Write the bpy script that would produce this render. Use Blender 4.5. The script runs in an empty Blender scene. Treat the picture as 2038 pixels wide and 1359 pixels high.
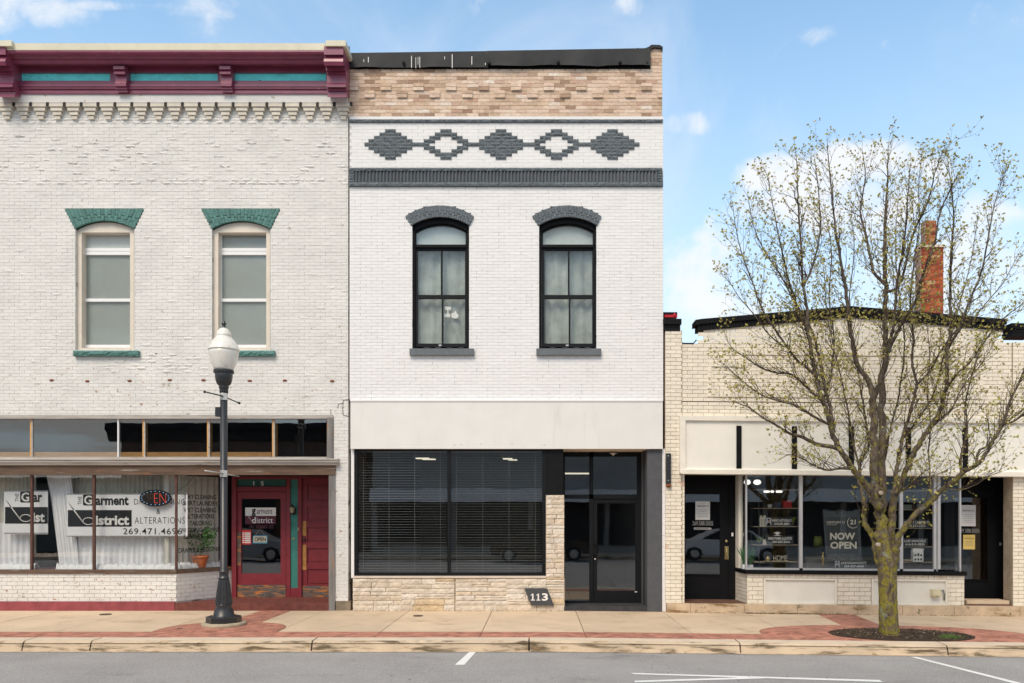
import bpy, math, random
from mathutils import Vector, Matrix, noise as mnoise

random.seed(11)
C = bpy.context.scene.collection
S = bpy.context.scene
R = math.radians
# ------------------------------------------------------------------ camera
cd = bpy.data.cameras.new('camera'); cam = bpy.data.objects.new('camera', cd); C.objects.link(cam)
cam.location = (0, -16, 1.88); cam.rotation_euler = (R(90), 0, 0)
cd.sensor_width = 36; cd.lens = 36*1600/2038; cd.shift_x = -51/2038; cd.shift_y = 347.5/2038
cd.clip_end = 3000; cd.clip_start = .05
S.camera = cam
# ------------------------------------------------------------------ colour management
S.view_settings.view_transform = 'Standard'; S.view_settings.look = 'None'
S.view_settings.exposure = 0.0; S.view_settings.gamma = 1
S.view_settings.use_curve_mapping = False
# ------------------------------------------------------------------ world
SUN_EL, SUN_AZ = 50, 200     # azimuth clockwise from +Y, so behind the camera and to its left
W = bpy.data.worlds.new('World'); S.world = W; W.use_nodes = True
nt = W.node_tree; nt.nodes.clear(); N = nt.nodes.new; Lk = nt.links.new
def nmath(nt, op, a, b=None, c=None, clamp=False):
    n = nt.nodes.new('ShaderNodeMath'); n.operation = op; n.use_clamp = clamp
    for i, v in enumerate((a, b, c)):
        if v is None: continue
        if isinstance(v, (int, float)): n.inputs[i].default_value = v
        else: nt.links.new(v, n.inputs[i])
    return n.outputs[0]
def nmix(nt, f, a, b, mode='MIX'):
    n = nt.nodes.new('ShaderNodeMix'); n.data_type = 'RGBA'; n.blend_type = mode
    if isinstance(f, (int, float)): n.inputs[0].default_value = f
    else: nt.links.new(f, n.inputs[0])
    for i, v in ((6, a), (7, b)):
        if isinstance(v, tuple): n.inputs[i].default_value = v if len(v) == 4 else (*v, 1)
        else: nt.links.new(v, n.inputs[i])
    return n.outputs[2]
def nramp(nt, f, stops):
    n = nt.nodes.new('ShaderNodeValToRGB'); nt.links.new(f, n.inputs[0])
    e = n.color_ramp.elements
    while len(e) < len(stops): e.new(.5)
    for i, (p, c) in enumerate(stops):
        e[i].position = p; e[i].color = c if len(c) == 4 else (*c, 1)
    return n.outputs[0]
def maprange(nt, v, a, b, c=0., d=1., smooth=True):
    n = nt.nodes.new('ShaderNodeMapRange'); n.interpolation_type = 'SMOOTHSTEP' if smooth else 'LINEAR'
    nt.links.new(v, n.inputs[0])
    for i, x in zip((1, 2, 3, 4), (a, b, c, d)): n.inputs[i].default_value = x
    return n.outputs[0]
def nnoise(nt, vec, scale, detail=3, rough=.55, dist=0):
    n = nt.nodes.new('ShaderNodeTexNoise'); n.inputs['Scale'].default_value = scale
    n.inputs['Detail'].default_value = detail; n.inputs['Roughness'].default_value = rough
    n.inputs['Distortion'].default_value = dist
    if vec is not None: nt.links.new(vec, n.inputs['Vector'])
    return n.outputs['Fac']
sky = N('ShaderNodeTexSky'); sky.sky_type = 'NISHITA'; sky.sun_disc = False
sky.sun_elevation = R(SUN_EL); sky.sun_rotation = R(SUN_AZ)
sky.air_density = 1.0; sky.dust_density = .8; sky.ozone_density = 2.0
tc = N('ShaderNodeTexCoord'); sp = N('ShaderNodeSeparateXYZ'); Lk(tc.outputs['Generated'], sp.inputs[0])
x_, y_, z_ = sp.outputs
sk = nmix(nt, 1.0, sky.outputs[0], (2.8, 3.15, 2.85, 1), 'MULTIPLY')
# air whitening towards the horizon
hz = maprange(nt, z_, .0, .66, 1, 0)
hz = nmath(nt, 'POWER', hz, 1.25)
sk = nmix(nt, nmath(nt, 'MULTIPLY', hz, .94), sk, (8.0, 9.0, 10.0, 1))
# clouds: drifting noise over a flat layer, plus the banks that stand behind the roofs
zz = nmath(nt, 'MAXIMUM', nmath(nt, 'ADD', z_, .12), .03)
cu = nmath(nt, 'DIVIDE', x_, zz); cv = nmath(nt, 'DIVIDE', y_, zz)
cb = N('ShaderNodeCombineXYZ'); Lk(cu, cb.inputs[0]); Lk(cv, cb.inputs[1])
n1 = nnoise(nt, cb.outputs[0], 1.1, 7, .55, .2)
front = maprange(nt, y_, -.15, .35, 1, 0)
thr = nmath(nt, 'ADD', n1, nmath(nt, 'MULTIPLY', front, .20))
gen = maprange(nt, thr, .60, .74)
ay = nmath(nt, 'MAXIMUM', nmath(nt, 'ABSOLUTE', y_), .05)
u = nmath(nt, 'DIVIDE', x_, ay); v = nmath(nt, 'DIVIDE', z_, ay)
n2 = nnoise(nt, tc.outputs['Generated'], 11, 8, .58, .35)
acc = None
for (px, py, rx, ry, k) in [(1560, 345, 95, 45, 1.), (1665, 325, 70, 48, 1.), (1760, 330, 85, 52, 1.), (1680, 400, 190, 70, .95), (1850, 345, 60, 40, .8), (1940, 520, 200, 120, .6),
        (1362, 248, 62, 30, .95), (1340, 300, 30, 60, .5), (1640, 78, 44, 24, .42), (1770, 88, 40, 14, .35), (60, 22, 150, 42, .8), (180, 10, 120, 14, .75), (1292, 8, 90, 30, .6), (1985, 35, 70, 34, .5),
        (1395, 520, 90, 70, .75), (1480, 620, 160, 60, .6), (100, 55, 80, 25, .4)]:
    du = nmath(nt, 'DIVIDE', nmath(nt, 'SUBTRACT', u, (px-1070)/1600), rx/1600)
    dv = nmath(nt, 'DIVIDE', nmath(nt, 'SUBTRACT', v, (1027-py)/1600), ry/1600)
    d = nmath(nt, 'ADD', nmath(nt, 'MULTIPLY', du, du), nmath(nt, 'MULTIPLY', dv, dv))
    g = nmath(nt, 'MULTIPLY', maprange(nt, d, 0, 1.9, 1, 0), k)
    acc = g if acc is None else nmath(nt, 'MAXIMUM', acc, g)
yp = nmath(nt, 'GREATER_THAN', y_, .05)
bank = maprange(nt, nmath(nt, 'ADD', acc, nmath(nt, 'MULTIPLY', nmath(nt, 'SUBTRACT', n2, .5), 3.6)), .30, 1.25)
bank = nmath(nt, 'MULTIPLY', bank, yp)
cl = nmath(nt, 'MAXIMUM', nmath(nt, 'MULTIPLY', gen, nmath(nt, 'MULTIPLY', front, .9)), bank, clamp=True)
n3 = nnoise(nt, tc.outputs['Generated'], 3.2, 7, .6, .6)          # thin veil of high cloud
veil = nmath(nt, 'MULTIPLY', maprange(nt, n3, .42, .78), .42)
sk = nmix(nt, veil, sk, (9.0, 9.5, 10.2, 1))
ccol = nmix(nt, front, (9.7, 9.9, 10.2, 1), (7.6, 7.3, 6.9, 1))
sk = nmix(nt, nmath(nt, 'MULTIPLY', cl, .95), sk, ccol)
bg = N('ShaderNodeBackground'); bg.inputs[1].default_value = .1; Lk(sk, bg.inputs[0])
wo = N('ShaderNodeOutputWorld'); Lk(bg.outputs[0], wo.inputs[0])
# ------------------------------------------------------------------ sun (soft, through thin cloud)
sd = bpy.data.lights.new('sun', 'SUN'); sd.energy = 2.7; sd.angle = R(26); sd.color = (1, .84, .66)
so = bpy.data.objects.new('sun', sd); C.objects.link(so)
sv = Vector((math.sin(R(SUN_AZ))*math.cos(R(SUN_EL)), math.cos(R(SUN_AZ))*math.cos(R(SUN_EL)), math.sin(R(SUN_EL))))
so.rotation_euler = sv.to_track_quat('Z', 'Y').to_euler()

# ================================================================== helpers
def P(px, py, Y=0.):            # photograph measurement -> point at depth Y (metres behind the shop fronts)
    s = (16+Y)/1600
    return ((px-1070)*s, Y, 1.88+(1027-py)*s)
def PX(px, Y=0.): return (px-1070)*(16+Y)/1600
def PZ(py, Y=0.): return 1.88+(1027-py)*(16+Y)/1600
def gnd(x): return -.011*max(0., x-.3)    # the street falls gently to the right
def GP(px, py, h):              # measurement -> ground point, h = height of that sheet above the pavement
    z = h
    for _ in range(4):
        D = (1.88-z)*1600/(py-1027); x = (px-1070)*D/1600; z = h+gnd(x)
    return (x, D-16, z)
WARP = [False]
def warp(p):
    if WARP[0]: return (p[0], p[1], p[2]-.0085*max(0., p[0]-2.7))
    return p
def mset(o, label=None, cat=None, group=None, kind=None):
    if label: o['label'] = label
    if cat: o['category'] = cat
    if group: o['group'] = group
    if kind: o['kind'] = kind
    return o
def thing(name, loc, label, cat, group=None, kind=None):
    o = bpy.data.objects.new(name, None); C.objects.link(o); o.location = warp(loc); o.empty_display_size = .2
    return mset(o, label, cat, group, kind)
def link(name, me, parent=None, loc=(0, 0, 0), world=True):
    o = bpy.data.objects.new(name, me); C.objects.link(o)
    if parent is not None:
        o.parent = parent
        w = Vector((0, 0, 0)); q = parent
        while q is not None: w += q.location; q = q.parent
        o.location = Vector(loc)-w if world else loc
    else: o.location = loc
    return o
class MB:
    def __init__(s): s.v = []; s.f = []; s.m = []; s.mi = 0; s.sm = []; s.smooth = False
    def face(s, pts):
        n = len(s.v); s.v += [tuple(p) for p in pts]; s.f.append(tuple(range(n, n+len(pts)))); s.m.append(s.mi); s.sm.append(s.smooth); return s
    def box(s, x0, x1, y0, y1, z0, z1, skip=''):
        if x0 > x1: x0, x1 = x1, x0
        if y0 > y1: y0, y1 = y1, y0
        if z0 > z1: z0, z1 = z1, z0
        n = len(s.v)
        s.v += [(x0,y0,z0),(x1,y0,z0),(x1,y1,z0),(x0,y1,z0),(x0,y0,z1),(x1,y0,z1),(x1,y1,z1),(x0,y1,z1)]
        for k, f in (('f',(0,1,5,4)),('r',(1,2,6,5)),('b',(2,3,7,6)),('l',(3,0,4,7)),('t',(4,5,6,7)),('d',(3,2,1,0))):
            if k in skip: continue
            s.f.append(tuple(n+i for i in f)); s.m.append(s.mi); s.sm.append(False)
        return s
    def pbox(s, a, b, c, d, Y0, Y1):      # box whose FRONT face (depth Y0) spans pixels a..b, c..d
        x0, x1 = PX(a, Y0), PX(b, Y0); z1, z0 = PZ(c, Y0), PZ(d, Y0)
        return s.box(x0, x1, Y0, Y1, z0, z1)
    def prism(s, poly, y0, y1):           # poly in (x,z), counter-clockwise seen from -y
        a = sum(poly[i][0]*poly[(i+1)%len(poly)][1]-poly[(i+1)%len(poly)][0]*poly[i][1] for i in range(len(poly)))
        if a < 0: poly = poly[::-1]
        n = len(s.v); k = len(poly)
        s.v += [(p[0], y0, p[1]) for p in poly]+[(p[0], y1, p[1]) for p in poly]
        s.f.append(tuple(range(n, n+k))); s.f.append(tuple(range(n+2*k-1, n+k-1, -1)))
        for i in range(k):
            j = (i+1) % k; s.f.append((n+j, n+i, n+k+i, n+k+j))
        s.m += [s.mi]*(k+2); s.sm += [False]*(k+2); return s
    def extr(s, prof, x0, x1):            # prof in (y,z) closed, extruded along x
        a = sum(prof[i][0]*prof[(i+1)%len(prof)][1]-prof[(i+1)%len(prof)][0]*prof[i][1] for i in range(len(prof)))
        if a < 0: prof = prof[::-1]
        n = len(s.v); k = len(prof)
        s.v += [(x0, p[0], p[1]) for p in prof]+[(x1, p[0], p[1]) for p in prof]
        s.f.append(tuple(range(n+k-1, n-1, -1))); s.f.append(tuple(range(n+k, n+2*k)))
        for i in range(k):
            j = (i+1) % k; s.f.append((n+i, n+j, n+k+j, n+k+i))
        s.m += [s.mi]*(k+2); s.sm += [False]*(k+2); return s
    def zprism(s, poly, z0, z1):          # poly in (x,y)
        a = sum(poly[i][0]*poly[(i+1)%len(poly)][1]-poly[(i+1)%len(poly)][0]*poly[i][1] for i in range(len(poly)))
        if a < 0: poly = poly[::-1]
        n = len(s.v); k = len(poly)
        s.v += [(p[0], p[1], z0) for p in poly]+[(p[0], p[1], z1) for p in poly]
        s.f.append(tuple(range(n+k-1, n-1, -1))); s.f.append(tuple(range(n+k, n+2*k)))
        for i in range(k):
            j = (i+1) % k; s.f.append((n+i, n+j, n+k+j, n+k+i))
        s.m += [s.mi]*(k+2); s.sm += [False]*(k+2); return s
    def tube(s, pts, rad, sides=8, cap=True):
        n0 = len(s.v); pts = [Vector(p) for p in pts]
        up = None
        for i, p in enumerate(pts):
            t = (pts[min(i+1, len(pts)-1)]-pts[max(i-1, 0)])
            if t.length < 1e-9: t = Vector((0, 0, 1))
            t.normalize()
            if up is None:
                up = t.orthogonal().normalized()
            else:
                up = (up-t*up.dot(t))
                up = up.normalized() if up.length > 1e-6 else t.orthogonal().normalized()
            w = t.cross(up); r = rad[i] if isinstance(rad, (list, tuple)) else rad
            for k in range(sides):
                a = 2*math.pi*k/sides
                s.v.append(tuple(p+(up*math.cos(a)+w*math.sin(a))*r))
        for i in range(len(pts)-1):
            for k in range(sides):
                a = n0+i*sides+k; b = n0+i*sides+(k+1) % sides
                s.f.append((a, b, b+sides, a+sides)); s.m.append(s.mi); s.sm.append(True)
        if cap:
            s.f.append(tuple(n0+k for k in range(sides-1, -1, -1))); s.m.append(s.mi); s.sm.append(False)
            e = n0+(len(pts)-1)*sides
            s.f.append(tuple(e+k for k in range(sides))); s.m.append(s.mi); s.sm.append(False)
        return s
    def lathe(s, cx, cy, prof, sides=24, flute=0., smooth=True, phase=0.):   # prof: (r,z) bottom to top
        n0 = len(s.v)
        for (r, z) in prof:
            for k in range(sides):
                a = 2*math.pi*(k+phase)/sides; rr = r*(1-(flute if k % 2 else 0))
                s.v.append((cx+rr*math.cos(a), cy+rr*math.sin(a), z))
        for i in range(len(prof)-1):
            for k in range(sides):
                a = n0+i*sides+k; b = n0+i*sides+(k+1) % sides
                s.f.append((a, b, b+sides, a+sides)); s.m.append(s.mi); s.sm.append(smooth)
        s.f.append(tuple(n0+k for k in range(sides-1, -1, -1))); e = n0+(len(prof)-1)*sides
        s.f.append(tuple(e+k for k in range(sides))); s.m += [s.mi]*2; s.sm += [False]*2
        return s
    def mesh(s, name, mats):
        me = bpy.data.meshes.new(name)
        me.from_pydata([warp(p) for p in s.v] if WARP[0] else s.v, [], s.f)
        if not isinstance(mats, (list, tuple)): mats = [mats]
        for m in mats: me.materials.append(m)
        me.polygons.foreach_set('material_index', s.m); me.polygons.foreach_set('use_smooth', s.sm)
        me.update(); return me
    def build(s, name, mats, parent=None, **kw):
        o = link(name, s.mesh(name, mats), parent); return mset(o, **kw) if kw else o
# ================================================================== materials
def new_mat(name):
    m = bpy.data.materials.new(name); m.use_nodes = True; nt = m.node_tree
    return m, nt, nt.nodes['Principled BSDF']
def pos(nt):
    g = nt.nodes.new('ShaderNodeNewGeometry'); return g
def M(name, col, rough=.75, var=.12, scale=3., bump=0., bscale=60., rnd=0., ramp=None, metal=0., spots=None, spots2=None, stretch=None, spec=.35, coat=0., bdist=.01, ranges=None):
    m, nt, b = new_mat(name)
    g = pos(nt); P_ = g.outputs['Position']
    if stretch:
        mp = nt.nodes.new('ShaderNodeMapping'); mp.inputs['Scale'].default_value = stretch
        nt.links.new(P_, mp.inputs[0]); V = mp.outputs[0]
    else: V = P_
    n = nnoise(nt, V, scale, 5, .6)
    c = nmix(nt, 1., (*col, 1), (0, 0, 0, 1), 'ADD')
    if ramp or rnd:
        oi = nt.nodes.new('ShaderNodeObjectInfo')
        r = nmath(nt, 'FRACT', nmath(nt, 'ADD', g.outputs['Random Per Island'], oi.outputs['Random']))
        if ramp: c = nramp(nt, r, ramp)
        if rnd:
            k = maprange(nt, r, 0, 1, 1-rnd, 1+rnd, False)
            cc = nt.nodes.new('ShaderNodeCombineXYZ')
            for i in range(3): nt.links.new(k, cc.inputs[i])
            c = nmix(nt, 1., c, cc.outputs[0], 'MULTIPLY')
    k = maprange(nt, n, .3, .7, 1-var, 1+var, False)
    cc = nt.nodes.new('ShaderNodeCombineXYZ')
    for i in range(3): nt.links.new(k, cc.inputs[i])
    c = nmix(nt, 1., c, cc.outputs[0], 'MULTIPLY')
    for sp_ in (spots, spots2):
        if sp_:
            scol, t0, t1, sc = sp_[:4]
            vv = V
            if len(sp_) > 4:
                mp = nt.nodes.new('ShaderNodeMapping'); mp.inputs['Scale'].default_value = sp_[4]; mp.inputs['Location'].default_value = (3.1, 7.7, 1.3)
                nt.links.new(P_, mp.inputs[0]); vv = mp.outputs[0]
            f = maprange(nt, nnoise(nt, vv, sc, 6, .65, .3), t0, t1)
            if len(sp_) > 5:      # limit to a height band of the thing (zmin fade, zmax fade)
                s2 = nt.nodes.new('ShaderNodeSeparateXYZ'); nt.links.new(P_, s2.inputs[0])
                f = nmath(nt, 'MULTIPLY', f, maprange(nt, s2.outputs[2], *sp_[5]))
            c = nmix(nt, f, c, (*scol, 1))
    nt.links.new(c, b.inputs['Base Color'])
    b.inputs['Roughness'].default_value = rough; b.inputs['Metallic'].default_value = metal
    b.inputs['Specular IOR Level'].default_value = spec
    if coat: b.inputs['Coat Weight'].default_value = coat
    if bump:
        bn = nnoise(nt, V, bscale, 4, .6); bp = nt.nodes.new('ShaderNodeBump')
        bp.inputs['Strength'].default_value = bump; bp.inputs['Distance'].default_value = bdist
        nt.links.new(bn, bp.inputs['Height']); nt.links.new(bp.outputs[0], b.inputs['Normal'])
    return m
def glass(name, tint=(.86, .9, .9), base=.055, k=1.0, rough=0., dirt=.0):
    m, nt, b = new_mat(name); nt.nodes.remove(b)
    out = nt.nodes['Material Output']
    tr = nt.nodes.new('ShaderNodeBsdfTransparent'); tr.inputs[0].default_value = (*[t**.5 for t in tint], 1)
    gl = nt.nodes.new('ShaderNodeBsdfGlossy'); gl.inputs['Roughness'].default_value = rough
    # old panes are never quite flat
    g = pos(nt); bn = nnoise(nt, g.outputs['Position'], 1.4, 2, .5); bp = nt.nodes.new('ShaderNodeBump')
    bp.inputs['Strength'].default_value = .25; bp.inputs['Distance'].default_value = .003
    nt.links.new(bn, bp.inputs['Height']); nt.links.new(bp.outputs[0], gl.inputs['Normal'])
    lw = nt.nodes.new('ShaderNodeLayerWeight'); lw.inputs['Blend'].default_value = .5
    f = nmath(nt, 'ADD', nmath(nt, 'MULTIPLY', nmath(nt, 'POWER', lw.outputs['Facing'], 4.), .6*k), base, clamp=True)
    mx = nt.nodes.new('ShaderNodeMixShader'); nt.links.new(f, mx.inputs[0]); nt.links.new(tr.outputs[0], mx.inputs[1]); nt.links.new(gl.outputs[0], mx.inputs[2])
    sh = mx.outputs[0]
    if dirt:
        df = nt.nodes.new('ShaderNodeBsdfDiffuse'); df.inputs[0].default_value = (.6, .62, .62, 1)
        mx2 = nt.nodes.new('ShaderNodeMixShader'); ff = nmath(nt, 'MULTIPLY', maprange(nt, nnoise(nt, g.outputs['Position'], 3.5, 6, .7), .4, .75), dirt)
        nt.links.new(ff, mx2.inputs[0]); nt.links.new(sh, mx2.inputs[1]); nt.links.new(df.outputs[0], mx2.inputs[2]); sh = mx2.outputs[0]
    nt.links.new(sh, out.inputs[0]); return m
def emit(name, col, st):
    m, nt, b = new_mat(name); b.inputs['Base Color'].default_value = (*col, 1)
    b.inputs['Emission Color'].default_value = (*col, 1); b.inputs['Emission Strength'].default_value = st; return m
m_leftbrick = M('cream_painted_brick', (.735, .725, .706), .8, .07, 1.2, .9, 45, rnd=.035, bdist=.012, spots=((.42, .36, .29), .64, .70, 7), spots2=((.40, .25, .18), .60, .67, 7, (1, 1, 2.2), (4.2, 5.4, 1, 0)))
m_leftback = M('cream_painted_joint', (.64, .615, .575), .9, .1, 1.5, .6, 50, spots=((.10, .08, .06), .54, .64, 4))
m_midbrick = M('white_painted_brick', (.79, .785, .79), .7, .025, 1.5, .35, 60, rnd=.02, bdist=.006, spots=((.73, .715, .70), .54, .85, 1.6, (1.6, 1, .3)), spots2=((.45, .42, .38), .70, .76, 9))
m_midback = M('white_painted_joint', (.62, .61, .60), .9, .1, 2, .3, 60, spots=((.03, .03, .025), .53, .60, 3.6))
m_corb = M('grubby_cream_paint', (.66, .61, .53), .8, .10, 6, .6, 50, rnd=.05)
m_tan = M('tan_brick', (.5, .4, .3), .85, .22, 14, .7, 70, stretch=(1, 1, 2.2), rnd=.06, ramp=[(0, (.38, .24, .17)), (.14, (.56, .41, .30)), (.4, (.68, .51, .38)), (.62, (.70, .53, .42)), (.8, (.74, .60, .49)), (.92, (.50, .32, .24)), (1, (.76, .68, .60))])
m_tanback = M('sand_mortar', (.70, .61, .50), .95, .1, 6)
m_dark = M('slate_grey_painted_brick', (.115, .14, .16), .55, .35, 30, 1., 40, rnd=.10, spec=.45, bdist=.02)
m_darkflat = M('slate_grey_paint', (.13, .145, .16), .55, .12, 8, .2, 40)
m_pier = M('charcoal_render', (.085, .087, .098), .7, .12, 8, .2, 80)
m_green = M('teal_painted_brick', (.09, .22, .20), .6, .3, 26, 1., 45, rnd=.12, spec=.4, bdist=.02)
m_cream = M('cream_glazed_brick', (.80, .735, .62), .6, .06, 6, .4, 60, rnd=.05, spec=.45, bdist=.006, spots2=((.66, .48, .36), .58, .7, 2.2, (1, 1, 1), (3.6, 4.3, 1, 0)))
m_creamback = M('brown_joint', (.40, .33, .25), .95, .2, 8)
m_maroon = M('maroon_paint', (.23, .052, .10), .3, .14, 4, .15, 30, spots=((.42, .22, .25), .64, .76, 5, (1, 1, 2)), spec=.5)
m_teal = M('turquoise_paint', (.16, .82, .86), .6, .16, 5, spots=((.04, .10, .12), .64, .68, 9), stretch=(1, 1, 2))
m_creamtrim = M('pale_yellow_metal', (.66, .63, .50), .6, .08, 3, spots=((.45, .38, .25), .66, .74, 6))
m_beige = M('beige_trim_paint', (.70, .635, .55), .65, .06, 5)
m_white = M('white_vinyl', (.82, .83, .84), .4, .03, 3)
m_black = M('black_paint', (.006, .0065, .008), .6, .2, 5, spec=.15)
m_blackframe = M('black_aluminium', (.007, .008, .010), .5, .15, 5, spec=.2)
m_flash = M('black_membrane', (.028, .030, .034), .6, .2, 3, .2, 4, spec=.25, spots=((.5, .52, .53), .74, .76, 22, (1, 1, .12)), bdist=.03)
m_fascia = M('white_stucco', (.74, .735, .72), .85, .03, 2.5, .5, 220, bdist=.002, spots=((.65, .63, .59), .55, .85, 2, (2.5, 1, .4)))
m_red = M('burgundy_paint', (.20, .021, .031), .45, .16, 6, .2, 40, spec=.45, spots=((.05, .02, .02), .66, .76, 6))
m_redstep = M('worn_burgundy_paint', (.15, .045, .035), .7, .3, 7, .4, 40, spots=((.25, .20, .16), .62, .72, 9))
m_wood = M('weathered_wood', (.13, .085, .06), .8, .35, 3, .5, 30, stretch=(.6, 2, 5), spots=((.30, .13, .05), .58, .68, 3, (.5, 1, 3)), spots2=((.30, .29, .27), .60, .72, 4, (.4, 1, 6)))
m_post = M('weathered_post', (.20, .19, .185), .8, .3, 3, .5, 30, stretch=(5, 2, .6), spots=((.34, .16, .07), .56, .68, 3, (3, 1, .7)))
m_greywood = M('grey_weathered_moulding', (.42, .39, .36), .75, .22, 3, .5, 30, stretch=(.5, 2, 5), spots=((.22, .15, .10), .6, .7, 4, (.5, 1, 4)))
m_kick = M('peeling_kick_board', (.10, .085, .08), .7, .4, 8, .5, 40, stretch=(1, 1, 3), spots=((.50, .18, .04), .47, .66, 7, (.6, 1, 3.5)))
m_orangewood = M('varnished_pine', (.62, .34, .13), .5, .15, 6, stretch=(1, 1, 4))
m_pole = M('black_cast_iron', (.02, .022, .026), .35, .2, 10, .25, 50, spec=.6)
m_galv = M('galvanised_steel', (.5, .5, .49), .4, .15, 8, metal=.5)
m_stone = M('limestone', (.6, .5, .4), .85, .18, 9, 1., 26, bdist=.02, rnd=.05, ramp=[(0, (.62, .52, .41)), (.25, (.70, .62, .52)), (.5, (.66, .55, .43)), (.72, (.72, .65, .57)), (.86, (.60, .46, .29)), (.9, (.68, .60, .50)), (1, (.62, .56, .50))])
m_stoneback = M('stone_mortar', (.50, .43, .34), .95, .25, 6, spots=((.12, .09, .06), .58, .68, 5))
m_stonesill = M('cut_limestone', (.62, .53, .46), .8, .1, 4)
m_plinth = M('stained_limestone_plinth', (.56, .43, .30), .85, .22, 3, .8, 30, spots=((.24, .14, .06), .52, .68, 2.2, (.6, 1, 3)), spots2=((.10, .09, .04), .60, .70, 7), bdist=.01)
m_conc = M('pavement_concrete', (.60, .47, .335), .85, .09, 1.3, .35, 120, rnd=.05, spots=((.45, .33, .22), .52, .75, 1.6), spots2=((.16, .12, .08), .73, .76, 10), bdist=.004)
m_redconc = M('stamped_red_concrete', (.41, .185, .13), .8, .42, 5, .8, 30, rnd=.05, spots=((.16, .055, .05), .55, .72, 6), spots2=((.55, .40, .36), .66, .72, 14), bdist=.01)
m_kerb = M('kerb_concrete', (.57, .45, .32), .85, .14, 2, .6, 60, spots=((.13, .095, .055), .47, .64, 3, (.5, 1, 4)), spots2=((.30, .19, .09), .56, .7, 5, (.6, 1, 2)), bdist=.008)
m_kerbtop = M('kerb_top_concrete', (.63, .52, .40), .85, .1, 3, .5, 80)
m_asph = M('asphalt', (.32, .31, .305), .9, .12, .8, 1., 110, spots=((.17, .165, .165), .55, .80, .9, (.5, 1.6, 1)), spots2=((.60, .58, .56), .53, .66, 75), bdist=.012)
m_line = M('road_paint', (.78, .78, .76), .7, .06, 6, .2, 100, spots=((.35, .35, .36), .70, .76, 18))
m_soil = M('dark_mulch', (.055, .036, .024), .95, .5, 30, 1., 60)
m_chip = M('wood_chip', (.12, .08, .05), .9, .3, 20, ramp=[(0, (.04, .026, .018)), (.6, (.09, .06, .04)), (.9, (.16, .11, .07)), (1, (.42, .36, .28))])
m_grass = M('fresh_grass', (.09, .20, .03), .7, .3, 20)
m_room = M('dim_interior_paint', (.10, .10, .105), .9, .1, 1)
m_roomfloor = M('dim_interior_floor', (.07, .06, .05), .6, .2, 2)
m_roof = M('roof_membrane', (.09, .09, .095), .85, .1, 1)
m_side = M('party_wall_brick', (.34, .16, .11), .9, .25, 8, .5, 40)
m_gl_up = glass('upper_window_glass', (.95, .97, .96), .04, .9, .0, .04)
m_gl_shop = glass('shop_window_glass', (.93, .95, .95), .105, 1.1)
m_gl_dark = glass('dark_transom_glass', (.75, .78, .80), .13, 1.3, 0., .0)
m_blindgrey = M('grey_roller_blind', (.30, .325, .315), .9, .05, 1)
m_curtgrey = M('grey_green_curtain', (.34, .375, .36), .95, .30, 2.2, spots=((.22, .25, .24), .5, .75, 3, (1.6, 1, .5)), spots2=((.44, .50, .44), .56, .72, 2.6, (1.4, 1, .5)))
m_blind_sky = M('white_blind_and_sky_sheen', (.58, .63, .62), .9, .06, 1.5)
m_slat = M('white_blind_slat', (.25, .26, .25), .5, .05, 3)
m_cloth = M('white_net_curtain', (.88, .88, .90), .95, .06, 3)
m_drape = M('beige_sheer_drape', (.72, .70, .61), .95, .12, 3)
m_banner = M('white_banner_vinyl', (.86, .86, .88), .5, .02, 2)
m_ink = M('black_ink', (.012, .012, .013), .6, .05, 2)
m_plum = M('plum_ink', (.10, .022, .045), .6, .05, 2)
m_whiteink = M('white_ink', (.80, .79, .77), .6, .02, 2)
m_creamink = M('cream_ink', (.72, .68, .58), .6, .02, 2)
m_charc = M('charcoal_sign_board', (.05, .056, .06), .5, .1, 3)
m_terra = M('terracotta', (.50, .15, .055), .7, .15, 10)
m_leafd = M('dark_green_leaf', (.035, .12, .02), .5, .4, 20, rnd=.3)
m_bark = None
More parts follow.
